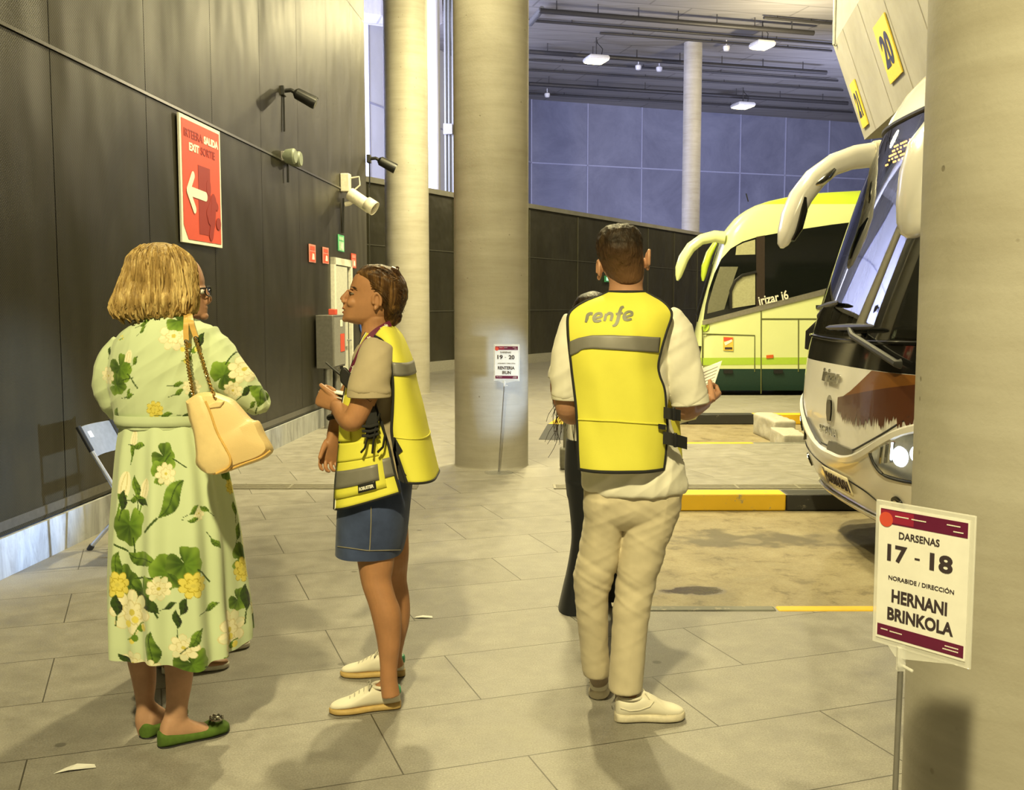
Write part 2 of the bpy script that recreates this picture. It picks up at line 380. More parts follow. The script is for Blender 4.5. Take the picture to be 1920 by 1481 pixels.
# drain grates let into the paving
def grate(x0, x1, y, wd):
    m = MB().box(((x0 + x1) / 2, y, .001), (x1 - x0, wd, .004)); t = thing('drain_grate', '', 'drain', ((x0 + x1) / 2, y, 0))
    m.build('channel', plain('grate_dark', (.16, .145, .11), .6, .3), t, smooth=False); b = MB(); n = 5
    for i in range(n): b.box(((x0 + x1) / 2, y - wd / 2 + (i + .5) * wd / n, .005), (x1 - x0, wd / n * .55, .006))
    for i in range(int((x1 - x0) / .5) + 1): b.box((x0 + i * .5, y, .0055), (.02, wd, .006))
    b.build('grating', plain('grate_bar', (.30, .28, .22), .5, .5), t, smooth=False); return t
p = fl(545, 913); t = grate(p.x - 1.0, p.x + .60 + .45, p.y, .22); t['label'] = 'long drain grate in the paving behind the woman in the denim skirt'
p = fl(1160, 914); t = grate(.35, 3.4, p.y + .02, .20); t['label'] = 'drain grate running beside the yellow kerb of the near bus bay'
# --- left wall of perforated metal on a concrete plinth
def WX(y): return -3.17 + .065 * y
WD = Vector((.065, 1, 0)).normalized(); WN = Vector((WD.y, -WD.x, 0))       # along the wall; into the room
def wallp(px, py, off=0): return onplane(px, py, Vector((WX(0) + 0, 0, 0)) + WN * off, WN)
YC = 15.5; ZT = 11.0; PH = .228
m = MB(); ys = [y for y in np.arange(6.31 - 1.37 * 8, YC - .3, 1.37)] + [YC]; zs = [PH, 3.02, 5.6, 8.2, ZT]
ROWV = np.random.RandomState(3)
for i in range(len(ys) - 1):
    for j in range(4):
        y0, y1, z0, z1 = ys[i] + .004, ys[i + 1] - .004, zs[j] + .004, zs[j + 1] - .004
        nu, nv = 7, 9; bow = ROWV.uniform(-.012, .016)
        rows = []
        for b in range(nv):
            row = []
            for a in range(nu):
                u, q = a / (nu - 1), b / (nv - 1); y = y0 + (y1 - y0) * u
                e = bow * math.sin(PI * u) * math.sin(PI * q)
                row.append(Vector((WX(y), y, z0 + (z1 - z0) * q)) + WN * e)
            rows.append(row)
        m.grid(rows)
struct(m.build('wall_left', M_PERF))
m = MB(); a, b = Vector((WX(-5), -5, 0)) - WN * .03, Vector((WX(YC), YC, 0)) - WN * .03
m.add([a, b, b - WN * .5, a - WN * .5, a + V(0, 0, ZT), b + V(0, 0, ZT), b - WN * .5 + V(0, 0, ZT), a - WN * .5 + V(0, 0, ZT)], [(0, 1, 5, 4), (1, 2, 6, 5), (2, 3, 7, 6), (3, 0, 4, 7), (4, 5, 6, 7)])
struct(m.build('wall_left_backing', plain('wall_dark', (.02, .019, .016), .6), smooth=False))
m = MB(); m.add([a + WN * .05, b + WN * .05, b - WN * .2, a - WN * .2] + [q + V(0, 0, PH - .005) for q in (a + WN * .05, b + WN * .05, b - WN * .2, a - WN * .2)], [(0, 1, 5, 4), (1, 2, 6, 5), (3, 0, 4, 7), (4, 5, 6, 7), (2, 3, 7, 6)])
struct(m.build('baseboard_left', M_PLINTH, smooth=False))
m = MB(); 
for z, h in ((PH + .03, .055), (3.02, .02)):
    q0, q1 = Vector((WX(-5), -5, z)), Vector((WX(YC), YC, z)); m.add([q0 - WN * .01, q1 - WN * .01, q1 + WN * .012, q0 + WN * .012] + [q + V(0, 0, h) for q in (q0 - WN * .01, q1 - WN * .01, q1 + WN * .012, q0 + WN * .012)], [(3, 2, 1, 0), (4, 5, 6, 7), (0, 1, 5, 4), (1, 2, 6, 5), (2, 3, 7, 6), (3, 0, 4, 7)])
struct(m.build('trim_left', plain('panel_edge', (.16, .155, .14), .3, .8), smooth=False))
# --- the low wall of the ramp, with its coping; the tall blue wall behind; ceiling
PW = [(-5.2, 17.2), (-2.89, 21.0), (-1.347, 24.0), (.445, 26.6), (3.2, 31.2), (6.6, 37.0), (11, 44.5)]; PT = 4.0
def ribbon(path, z0, z1, th, mat, name, smooth=False, uvn=1):
    m = MB(); P = [Vector((x, y, 0)) for x, y in path]; n = len(P); rows = []
    for i, p in enumerate(P):
        t = (P[min(i + 1, n - 1)] - P[max(i - 1, 0)]).normalized(); q = Vector((t.y, -t.x, 0)) * th
        rows.append([p + V(0, 0, z0), p + V(0, 0, z1), p - q + V(0, 0, z1), p - q + V(0, 0, z0)])
    m.rings(rows, True, True); return m.build(name, mat, smooth=smooth)
k = N('ramp_panel'); dirt = k.noise(k.coord(scale=(1, 1, .5)), .8, 6, .7); c = k.ramp(dirt, [(.3, (.055, .05, .03)), (.7, (.105, .098, .065))]); k.base(c).set(Roughness=.4, Metallic=.4); k.bump(k.noise(k.coord(), .9, 3), .25, .2); M_RAMP = k.m
o = ribbon(PW, 0.0, PT - .06, .25, M_RAMP, 'wall_ramp'); struct(o)
o = ribbon([(x + .04, y - .03) for x, y in PW], PT - .06, PT + .05, .4, M_BEAM, 'trim_ramp'); struct(o)
o = ribbon([(x + .06, y - .04) for x, y in PW], 0, .22, .1, M_KC, 'baseboard_ramp'); struct(o)
m = MB()
for i in range(len(PW) - 1):
    A, B = Vector((*PW[i], 0)), Vector((*PW[i + 1], 0)); n = max(1, round((B - A).length / 2.2)); dd = (B - A).normalized(); qn = Vector((dd.y, -dd.x, 0))
    for j in range(n): p = A + (B - A) * (j / n); m.box(p + qn * .006 + V(0, 0, PT / 2), (.02, .03, PT - .2), math.atan2(dd.y, dd.x))
    for z in (1.35, 2.7): m.box((A + B) / 2 + qn * .004 + V(0, 0, z), ((B - A).length, .02, .02), math.atan2(dd.y, dd.x))
struct(m.build('trim_ramp_joints', plain('panel_joint', (.15, .145, .11), .5, .4), smooth=False))
BW = [(-22, 25), (-12, 29.5), (-4.7, 34.5), (.9, 49.0), (9, 52), (19, 55.5), (45, 63)]; CZ = 11.0
o = ribbon([(-2.2, 40.95)] + BW[3:], 0, CZ + .3, .4, M_TILE, 'wall_back'); struct(o)
o = ribbon(BW[:3] + [(-2.2, 40.95)], 0, CZ + .3, .4, plain('tile_daylit', (.62, .63, .68), .7, 0, .06, 1), 'wall_back_lit'); struct(o)  # same blue wall, its brighter daylight painted in as a paler colour
m = MB()
for i in range(len(BW) - 1):
    A, B = Vector((*BW[i], 0)), Vector((*BW[i + 1], 0)); ln = (B - A).length; n = max(1, round(ln / 2.5)); dd = (B - A).normalized(); qn = Vector((dd.y, -dd.x, 0))
    for j in range(n): p = A + (B - A) * (j / n); m.box(p + qn * .01 + V(0, 0, CZ / 2), (.06, .05, CZ), math.atan2(dd.y, dd.x))
    for z in (1.6, 4.85, 8.1): m.box((A + B) / 2 + qn * .01 + V(0, 0, z), (ln, .05, .06), math.atan2(dd.y, dd.x))
struct(m.build('trim_back_joints', plain('tile_joint', (.36, .37, .48), .6), smooth=False))
m = MB().box((10, 35, CZ + .3), (80, 80, .6)); struct(m.build('ceiling', M_CEIL, smooth=False))
m = MB().box((-6.4, 31.0, 10.55), (9, 1.2, .9), math.radians(28)); struct(m.build('beam_ceiling', M_CEIL, smooth=False))
# --- big sloping concrete edge beam over the bays
BD = Vector((.16, .987, 0)).normalized(); B0 = at(1621, 262, 13.0)
up = (at(1562, 84, 13.15) - B0); FACE = up.length; up = up.normalized(); BN = up.cross(BD).normalized()
if BN.x > 0: BN = -BN
def beamp(px, py, off=.01): return onplane(px, py, B0 + BN * off, BN)
m = MB(); a = B0; b = B0 - BD * 13; h = up * FACE; h2 = h + V(0, 0, 6.2)
prof = [Vector((0, 0, 0)), h, h2, h2 + V(3.2, 0, 0), V(3.2, 0, .55), V(1.2, 0, .12)]
m.rings([[a + q for q in prof], [b + q for q in prof]]); struct(m.build('beam_bay_edge', M_BEAM, smooth=False))
m = MB()
for t_ in np.arange(.75, 12.6, 1.02):                        # board joints run up the face
    p0 = a - BD * t_ + BN * .002; m.add([p0, p0 - BD * .022, p0 - BD * .022 + h, p0 + h], [(0, 1, 2, 3)])
p0 = a + up * .3 + BN * .0015; 
struct(m.build('trim_beam_joints', plain('joint_dark', (.20, .18, .14), .8), smooth=False, weld=False))
# --- concrete columns
def column(px_c, Y, r, z1, label):
    x = at(px_c, 740, Y).x; m = MB(); n = 64
    prof = [(r + .004, 0.0), (r, .012)] + [(r, z) for z in np.linspace(.02, z1, 12)]
    o = m.lathe(prof, (0, 0, 0), n).build('concrete_column', M_COL); o.location = (x, Y, 0); o['label'] = label; o['category'] = 'column'; return o
column(921.5, 9.60, .343, CZ, 'thick round concrete column in the middle with a small sign stand in front')
column(766, 17.45, .365, CZ, 'round concrete column behind the woman in the denim skirt')
o = column(960, 2.66, .36, CZ, 'rough concrete column at the right edge of the photo, behind the large white sign'); o.location.x = 1.445; o.location.y = 2.70
o = column(1290, 38.6, .33, CZ, 'thin far column standing beyond the ramp wall under the ceiling lights')
o = column(815, 31, .22, CZ, 'white painted column in the bright gap between the two thick columns'); o.data.materials[0] = M_WHITE
# --- conduits on the white column, pipes under the ceiling
M_CONDUIT = plain('conduit_grey', (.13, .13, .11), .6)
t = thing('conduit', 'pair of grey conduits with a junction box beside the white column', 'conduit', at(842, 300, 30.2) * 1)
for px in (836, 842.5, 850):
    q = at(px, 200, 30.2); MB().tube([(q.x, q.y, 3.2), (q.x, q.y, 10.2), (q.x - .3, q.y - .4, 10.75)], .045, 8).build('pipe', M_CONDUIT, t)
q = at(840, 242, 30.05); MB().box(q, (.26, .12, .30)).build('junction_box', M_GREYP, t, bevel=.01)
CDIR = Vector((.96, .275, 0)).normalized()
def cpipe(px, py, px2, r, drop, label, mat=M_DSTEEL, hang=7):
    """pipe hung a little under the ceiling, from one pixel column to another"""
    z = CZ - drop; p = fl(px, py, z); e = p + CDIR * 1.0
    d2 = ray(px2, 0); k = d2.x / d2.y                       # x = k y
    tt = (k * p.y - p.x) / (CDIR.x - k * CDIR.y) if abs(CDIR.x - k * CDIR.y) > 1e-6 else 10
    q = p + CDIR * tt; t = thing('ceiling_pipe', label, 'pipe', p)
    MB().tube([p, q], r, 10).build('pipe', mat, t)
    for i in range(hang):
        c = p + (q - p) * ((i + .4) / hang); MB().tube([c, (c.x, c.y, CZ)], .018, 6).build('hanger', mat, t)
    return p, q
cpipe(1012, 20, 1527, .085, .35, 'thick dark pipe nearest the camera under the concrete ceiling')
cpipe(990, 38, 1565, .05, .12, 'thin pipe just behind the thick pipe nearest the camera', hang=3)
cpipe(1125, 62, 1562, .045, .1, 'short thin pipe ending above the left ceiling light', hang=3)
cpipe(992, 97, 1553, .085, .35, 'dark pipe passing behind the left square ceiling light')
cpipe(992, 112, 1575, .045, .12, 'thin pipe carrying two small white sensors', hang=4)
cpipe(992, 131, 1585, .045, .12, 'thin pipe in front of the farthest ceiling light', hang=4)
cpipe(992, 157, 1595, .085, .35, 'dark pipe passing in front of the farthest ceiling light')
cpipe(992, 175, 1605, .045, .12, 'thin pipe nearest the blue wall with one white sensor', hang=4)
cpipe(1432, 33, 1560, .05, .1, 'short pipe feeding the right ceiling light', hang=2)
p = fl(1016, 17, CZ - .3); q = fl(994, 44, CZ - .35)
tag(MB().tube([p, q], .1, 10).build('ceiling_pipe', M_STEEL), 'light grey pipe elbow at the end of the thick ceiling pipe beside the thick column', 'pipe')
# --- square hanging lamps
M_LAMP = emit('lamp_glow', (1.0, .86, .45), 14.0)
def lamp(px, py, zl, wpx, label):
    c = fl(px, py, zl); s = FPX / c.y; w = wpx / s; t = thing('ceiling_light', label, 'ceiling light', c, 'square hanging ceiling lights')
    R = Matrix.Rotation(math.radians(16), 3, 'Z'); hb = MB()
    hb.rings([[c + R @ V(x * w * k, y * w * k, z) for x, y in ((-.5, -.5), (.5, -.5), (.5, .5), (-.5, .5))] for k, z in ((1, -.02), (1.02, .06), (.9, .13), (.3, .16))]); hb.build('housing', M_WHITE, t, bevel=.01)
    MB().rings([[c + R @ V(x * w * k, y * w * k, z) for x, y in ((-.5, -.5), (.5, -.5), (.5, .5), (-.5, .5))] for k, z in ((.94, -.02), (.9, -.05), (.6, -.10), (.2, -.12))]).build('diffuser', M_LAMP, t)
    MB().tube([c + V(0, 0, .14), (c.x, c.y, CZ)], .02, 6).build('rod', M_DSTEEL, t)
    MB().tube([c + V(w * .25, 0, .12), c + V(w * .3, 0, .4), c + V(w * .05, 0, .6), (c.x, c.y, CZ - .05)], .014, 6).build('cable', M_BLACK, t)
lamp(1118, 113, 10.2, 38, 'left square ceiling light glowing warm, above the gap between columns')
lamp(1429, 86, 10.2, 35, 'right square ceiling light glowing warm, nearest the sloping beam')
lamp(1393, 199, 10.2, 33, 'farthest square ceiling light, close in front of the blue wall')
for px, py, lb in ((1197, 126, 'left of the two small white sensors between the left lamp and thin column'), (1236, 129, 'right of the two small white sensors between the left lamp and thin column'), (1026, 178, 'single small white sensor near the blue wall beside the thick column'), (1362, 90, 'small white sensor just left of the right ceiling light')):
    c = fl(px, py, CZ - .28); t = thing('ceiling_sensor', lb, 'sensor', c, 'white ceiling sensors')
    MB().lathe([(.02, -.12), (.09, -.1), (.12, -.02), (.12, .06), (.05, .1)], c, 16).build('sensor_head', M_WHITE, t); MB().tube([c + V(0, 0, .1), (c.x, c.y, CZ)], .02, 6).build('stem', M_WHITE, t)
# ================================================================ THINGS ON THE LEFT WALL
M_RED = plain('sign_red', (.66, .085, .05), .45, 0, .03); M_DRED = plain('sign_dark_red', (.30, .028, .022), .45, 0, .03); M_SWHITE = plain('sign_white', (.84, .82, .72), .5, 0, .03)
M_SGREEN = plain('sign_green', (.10, .50, .24), .5, 0, .05); M_WINE = plain('wine_purple', (.13, .008, .045), .45, 0, .08); M_INK = plain('ink_dark', (.045, .03, .035), .6, 0, .05)
def flat(m, M, z, t): return thick(m, t).xf(M @ Matrix.Translation((0, 0, z)))
# --- EXIT board
a, b, c_, d_ = [wallp(x, y, .03) for x, y in ((336, 210), (413, 248), (416, 464), (341, 454))]
W_ = ((b - a).dot(WD) + (c_ - d_).dot(WD)) / 2; H_ = ((a - d_).z + (b - c_).z) / 2; O_ = (a + b + c_ + d_) / 4
SM = frame(O_, WD, (0, 0, 1)); sg = thing('exit_sign', 'tall red exit board with white border and arrow on the dark metal wall', 'sign', O_)
def sxy(u, v): return ((u - .5) * W_, (.5 - v) * H_)
MB().box((0, 0, -.008), (W_, H_, .016)).xf(SM).build('board', M_SWHITE, sg, smooth=False)
flat(poly_xy([sxy(*q) for q in ((.04, .03), (.04, .86), (.145, .972), (.965, .972), (.965, .03))][::-1]), SM, .001, .002).build('red_field', M_RED, sg, smooth=False)
def stext(s, u0, u1, v0, v1, mat, nm, bold=.012):
    m = tex(s, .1, bold * .1); xs = [p[0] for p in m.v]; ys_ = [p[1] for p in m.v]; x0, y0 = sxy(u0, v1); x1, y1 = sxy(u1, v0)
    fx, fy = (x1 - x0) / (max(xs) - min(xs)), (y1 - y0) / (max(ys_) - min(ys_)); m.v = [((x * fx + (x0 + x1) / 2), y * fy + (y0 + y1) / 2, 0) for x, y, z in m.v]
    return flat(m, SM, .004, .0015).build(nm, mat, sg, smooth=False)
stext('IRTEERA', .09, .53, .10, .165, M_DRED, 'lettering'); stext('SALIDA', .56, .93, .10, .165, M_SWHITE, 'lettering', .05)
stext('EXIT', .20, .44, .20, .265, M_SWHITE, 'lettering', .05); stext('SORTIE', .48, .84, .20, .265, M_DRED, 'lettering')
flat(poly_xy([sxy(*q) for q in ((.40, .355), (.40, .915), (.70, .915), (.70, .355))]), SM, .004, .001).build('door_symbol', M_DRED, sg, smooth=False)
def capsule2(p, q, r, n=8):
    p, q = Vector(p), Vector(q); dd = (q - p).normalized(); a0 = math.atan2(dd.y, dd.x); pts = []
    for i in range(n + 1): t = a0 + PI / 2 + PI * i / n; pts.append((p.x + r * math.cos(t), p.y + r * math.sin(t)))
    for i in range(n + 1): t = a0 - PI / 2 + PI * i / n; pts.append((q.x + r * math.cos(t), q.y + r * math.sin(t)))
    return poly_xy(pts)
m = MB()
for i, (p, q, r) in enumerate((((.16, .585), (.57, .598), .042), ((.15, .585), (.27, .455), .036), ((.15, .588), (.29, .725), .036))): m.merge(flat(capsule2(sxy(*p), sxy(*q), r * W_), SM, .006 + .0004 * i, .0015))
m.build('arrow', M_SWHITE, sg, smooth=False)
m = MB(); i = 0
for p, q, r in (((.655, .50), (.655, .53), .055), ((.77, .60), (.64, .73), .05), ((.74, .60), (.86, .66), .035), ((.64, .73), (.66, .76), .055), ((.78, .62), (.74, .80), .06), ((.74, .80), (.69, .91), .05), ((.72, .80), (.66, .78), .045), ((.88, .80), (.90, .80), .055)):
    m.merge(flat(capsule2(sxy(*p), sxy(*q), r * W_), SM, .0055 + .0003 * i, .001)); i += 1
m.build('running_figure_symbol', M_DRED, sg, smooth=False)
# --- small notices
def notice(px, py, w, h, mats, label, off=.012):
    c = wallp(px, py, off); M = frame(c, WD, (0, 0, 1)); t = thing('safety_sign', label, 'sign', c)
    MB().box((0, 0, -.003), (w, h, .006)).xf(M).build('plate', mats[0], t, smooth=False)
    flat(rect_xy(-w * .40, -h * .44, w * .40, h * .10), M, .0005, .0015).build('symbol_field', mats[1], t, smooth=False)
    flat(poly_xy([(-w * .1, -h * .34), (w * .28, -h * .34), (w * .22, -h * .02), (-w * .02, .0)]), M, .0025, .001).build('symbol', mats[2], t, smooth=False)
    flat(rect_xy(-w * .36, h * .18, w * .36, h * .40), M, .0005, .0015).build('upper_symbol', mats[2] if mats[2] is not M_SWHITE else mats[1], t, smooth=False); return t
M_PINK = plain('faded_red', (.62, .24, .20), .5, 0, .05)
notice(586, 475, .30, .21, (M_PINK, M_RED, M_SWHITE), 'small red and white fire notice, leftmost of the three left of and over the door')
notice(611, 479, .30, .20, (M_PINK, M_RED, M_SWHITE), 'small red and white fire notice just left of the white door frame')
notice(663.5, 489, .30, .20, (M_RED, M_PINK, M_SWHITE), 'small red fire notice just right of the white door frame')
notice(640, 456, .34, .215, (M_SGREEN, plain('pale_green', (.45, .72, .5), .5), M_SWHITE), 'small green exit notice above the white door frame')
c = wallp(678, 606, .012); t = thing('safety_sign', 'round blue notice on the wall by the chin of the woman in profile', 'sign', c)
MB().rings([[c + WD * (.14 * math.cos(i / 12 * PI)) + V(0, 0, .14 * math.sin(i / 12 * PI)) + WN * o_ for i in range(24)] for o_ in (0, .006)]).build('disc', plain('sign_blue', (.03, .10, .45), .45), t, smooth=False)
q = Vector((PW[3][0], PW[3][1], 0)); p = Vector((PW[2][0], PW[2][1], 0)); r_ = Vector((PW[4][0], PW[4][1], 0)); dd = (r_ - q).normalized(); qn = Vector((dd.y, -dd.x, 0))
c = onplane(1139, 523, q + qn * .04, qn); M = frame(c, dd, (0, 0, 1)); t = thing('exit_light', 'little green lit exit sign on the far wall, by the standing man\u2019s ear', 'sign', c)
MB().box((0, 0, 0), (.34, .18, .05)).xf(M).build('case', M_SGREEN, t, smooth=False); flat(rect_xy(-.13, -.05, .13, .05), M, .026, .003).build('lit_face', emit('green_glow', (.25, .9, .55), 1.2), t, smooth=False)
# --- wall spotlights
def wallspot(px, py, label, s=1.0, dirn=(.75, -.15, -.55)):
    c = wallp(px, py, 0); t = thing('wall_spotlight', label, 'spotlight', c); dd = (WN * .8 + WD * .12 + V(0, 0, -.42)).normalized(); e = c + WN * .10 * s + V(0, 0, .01)
    MB().box(c + WN * .015, (.05 * s, .12 * s, .10 * s), 0).build('wall_plate', M_BLACK, t, bevel=.006)
    MB().tube([c, e, e + dd * .05 * s], .022 * s, 8).build('arm', M_BLACK, t)
    h = e + dd * .04 * s
    MB().tube([h, h + dd * .03 * s, h + dd * .22 * s, h + dd * .25 * s], [.03 * s, .06 * s, .068 * s, .066 * s], 14).build('lamp_head', M_BLACK, t)
    MB().tube([h + dd * .245 * s, h + dd * .253 * s], .05 * s, 14).build('lens', plain('lens_glass', (.2, .2, .17), .1), t)
    MB().tube([c + WN * .02, c + WN * .02 - V(0, 0, .42)], .010, 6).build('cable', M_BLACK, t); return t
wallspot(528, 171, 'black spotlight high on the dark wall, to the right of the red exit board', 1.0); wallspot(690, 298, 'black spotlight on the far corner of the dark wall by the bright gap', 1.15)
c = wallp(534, 296, 0); t = thing('wall_horn', 'pair of small grey-green horn units on the wall seam below the black spotlight', 'siren', c)
for k_ in (-1, 1):
    p = c + WD * (.11 * k_) ; MB().tube([p, p + WN * .05, p + WN * .13, p + WN * .15], [.04, .075, .085, .07], 12).build('horn', plain('grey_green', (.22, .25, .19), .5), t)
MB().box(c + WN * .02, (.04, .32, .10), -math.atan(.065)).build('bracket', M_GREYP, t, bevel=.005); MB().tube([c + WN * .03, c + WN * .03 - V(0, 0, .26)], .012, 6).build('cable', M_BLACK, t)
# --- white security camera
c = wallp(640, 343, 0); t = thing('security_camera', 'white tubular security camera on a bracket, on the dark wall above the door', 'camera', c)
dd = (WN * .62 + WD * -.12 + V(0, 0, -.42)).normalized(); M_CAM = plain('camera_white', (.74, .70, .58), .4)
MB().box(c + WN * .06, (.12, .14, .24), -math.atan(.065)).build('junction_box', M_CAM, t, bevel=.012)
h = c + WN * .10 + V(0, 0, -.13)
MB().tube([h, h + dd * .02, h + dd * .36, h + dd * .37], [.05, .085, .085, .08], 18).build('housing', M_CAM, t)
MB().tube([h + dd * .30 + V(0, 0, .02), h + dd * .44 + V(0, 0, .025)], .094, 18, cap=False).build('sunshade', M_CAM, t, solid=.006)
MB().tube([h + dd * .36, h + dd * .378], .055, 16).build('lens', M_BLACK, t)
MB().tube([c + WN * .045 + V(0, 0, -.28), c + WN * .10 + V(0, 0, -.27), h + dd * .14], .032, 10).build('bracket', M_CAM, t)
MB().tube([c + WN * .10 + V(0, 0, .06), c + WN * .24 + V(0, 0, .08), c + WN * .25 + V(0, 0, -.03), h + dd * .02], .011, 8).build('cable', M_CAM, t)
MB().tube([c + WN * .022 + V(0, 0, -.2), c + WN * .012 + V(0, 0, -.66)], .014, 6).build('conduit', M_BLACK, t)
# --- door in a pale frame, standing a little open
y0, y1, zt = 13.22, 14.28, 2.10
def wp(y, z, off): return Vector((WX(y), y, z)) + WN * off
M_FRAME = plain('door_frame_white', (.74, .73, .64), .45); M_LEAF = plain('door_leaf', (.55, .56, .50), .5)
dm = MB()
for ya, yb, za, zb in ((y0, y0 + .09, 0, zt), (y1 - .09, y1, 0, zt), (y0, y1, zt - .09, zt)):
    m = MB(); m.add([wp(ya, za, -.02), wp(yb, za, -.02), wp(yb, za, .05), wp(ya, za, .05), wp(ya, zb, -.02), wp(yb, zb, -.02), wp(yb, zb, .05), wp(ya, zb, .05)], [(3, 2, 1, 0), (4, 5, 6, 7), (0, 1, 5, 4), (1, 2, 6, 5), (2, 3, 7, 6), (3, 0, 4, 7)]); dm.merge(m)
dr = struct(dm.build('door_1', M_FRAME, smooth=False))
m = MB(); m.add([wp(y0 + .1, .02, .012), wp(y1 - .28, .02, .012), wp(y1 - .28, zt - .1, .012), wp(y0 + .1, zt - .1, .012)] + [wp(y0 + .1, .02, .04), wp(y1 - .28, .02, .04), wp(y1 - .28, zt - .1, .04), wp(y0 + .1, zt - .1, .04)], [(3, 2, 1, 0), (4, 5, 6, 7), (0, 1, 5, 4), (1, 2, 6, 5), (2, 3, 7, 6), (3, 0, 4, 7)]); m.build('door_leaf', M_LEAF, dr, smooth=False)
m = MB(); m.add([wp(y1 - .28, .02, .011), wp(y1 - .1, .02, .011), wp(y1 - .1, zt - .1, .011), wp(y1 - .28, zt - .1, .011)], [(0, 1, 2, 3)]); m.build('door_gap', plain('gap_shade', (.02, .02, .018), .7), dr, smooth=False)  # flat dark sheet painted as the shade inside the opening
MB().tube([wp(y1 - .34, 1.02, .04), wp(y1 - .34, 1.02, .09), wp(y1 - .48, 1.02, .09)], .012, 8).build('door_handle', M_STEEL, dr)
MB().box(wp(y1 - .2, 1.5, .03), (.03, .03, .22)).build('door_closer', M_BLACK, dr, smooth=False)
# --- steel cabinet on two posts with a red beacon
ya, yb, za, zb, dp = 12.35, 12.98, .73, 1.372, .23
t = thing('alarm_cabinet', 'grey steel cabinet on two posts beside the door, with a red beacon on top', 'cabinet', (WX(12.6) + .15, 12.6, 0)); M_CAB = plain('cabinet_grey', (.20, .195, .18), .38, .5)
m = MB(); m.add([wp(ya, za, .02), wp(yb, za, .02), wp(yb, za, dp), wp(ya, za, dp), wp(ya, zb, .02), wp(yb, zb, .02), wp(yb, zb, dp), wp(ya, zb, dp)], [(3, 2, 1, 0), (4, 5, 6, 7), (0, 1, 5, 4), (1, 2, 6, 5), (2, 3, 7, 6), (3, 0, 4, 7)]); m.build('body', M_CAB, t, bevel=.008)
m = MB(); m.add([wp(ya + .03, za + .03, dp), wp(yb - .03, za + .03, dp), wp(yb - .03, zb - .03, dp), wp(ya + .03, zb - .03, dp)] + [wp(ya + .03, za + .03, dp + .012), wp(yb - .03, za + .03, dp + .012), wp(yb - .03, zb - .03, dp + .012), wp(ya + .03, zb - .03, dp + .012)], [(3, 2, 1, 0), (4, 5, 6, 7), (0, 1, 5, 4), (1, 2, 6, 5), (2, 3, 7, 6), (3, 0, 4, 7)]); dd_ = m.build('cabinet_door', plain('cabinet_front', (.36, .355, .33), .4, .4), t, smooth=False)
M = frame(wp(yb - .2, 1.03, dp + .014), WD, (0, 0, 1)); flat(rect_xy(-.11, -.11, .11, .11), M, 0, .002).build('fire_label', M_RED, dd_, smooth=False)
M = frame(wp(yb - .25, 1.27, dp + .014), WD, (0, 0, 1)); flat(rect_xy(-.06, -.04, .06, .04), M, 0, .002).build('paper_label', M_SWHITE, dd_, smooth=False)
for yy in (ya + .12, yb - .05): MB().tube([wp(yy, 0, .13), wp(yy, za, .13)], .052, 14).build('post', M_STEEL, t)
bx = wp(ya + .30, zb, .16); MB().box(bx + V(0, 0, .035), (.09, .14, .075)).build('beacon', M_RED, t, bevel=.01)
# --- folding chair against the wall
t = thing('folding_chair', 'grey tubular folding chair by the left wall, behind the floral dress', 'chair', (-2.35, 6.15, 0))
M_SHELL = plain('chair_grey', (.17, .175, .18), .45)
T0, T1, T2 = V(-2.535, 6.0, .775), V(-2.465, 6.0, .64), V(-2.35, 6.0, .44); wy = V(.03, .40, 0)
for k_ in (0, 1):
    o_ = wy * k_
    MB().tube([T0 + o_, T1 + o_, T2 + o_, T2 + o_ + V(.24, 0, -.43)], .013, 10).build('front_leg', M_ALU, t)
    MB().tube([T0 + o_ + V(-.006, 0, .012), T1 + o_], .016, 10).build('tube_sleeve', M_BLACK, t)
    r0 = fl(167, 1031) + o_ * 1.0; MB().tube([r0 + V(0, 0, .006), V(r0.x + .40, r0.y, .45)], .013, 10).build('rear_leg', M_ALU, t); MB().tube([r0, r0 + V(.02, 0, .03)], .018, 8).build('rubber_foot', M_BLACK, t)
sl = (T1 - T0)
m = MB(); bow_ = lambda u: V(-.03 * math.sin(PI * u), 0, 0)
m.rings([[T0 + sl * a_ + wy * u + bow_(u) + V(q_, 0, 0) for u, q_ in [(x, .004) for x in np.linspace(.0, 1, 9)] + [(x, -.004) for x in np.linspace(1, 0, 9)]] for a_ in (-.04, 0, .5, 1, 1.25)]); bk = m.build('backrest', M_SHELL, t)
pc = T0 + sl * .35 + wy * .30 + bow_(.3) + V(.008, 0, 0); M = frame(pc, wy, -sl); flat(rect_xy(-.022, -.020, .022, .02), M, 0, .001).build('paper_label', M_SWHITE, bk, smooth=False)
MB().box((-2.15, 6.2, .45), (.36, .40, .025)).build('seat', M_SHELL, t, bevel=.01)
MB().tube([T2 + V(.02, -.02, -.03), T2 + wy + V(.02, .02, -.03)], .018, 10).build('hinge_bar', M_BLACK, t)
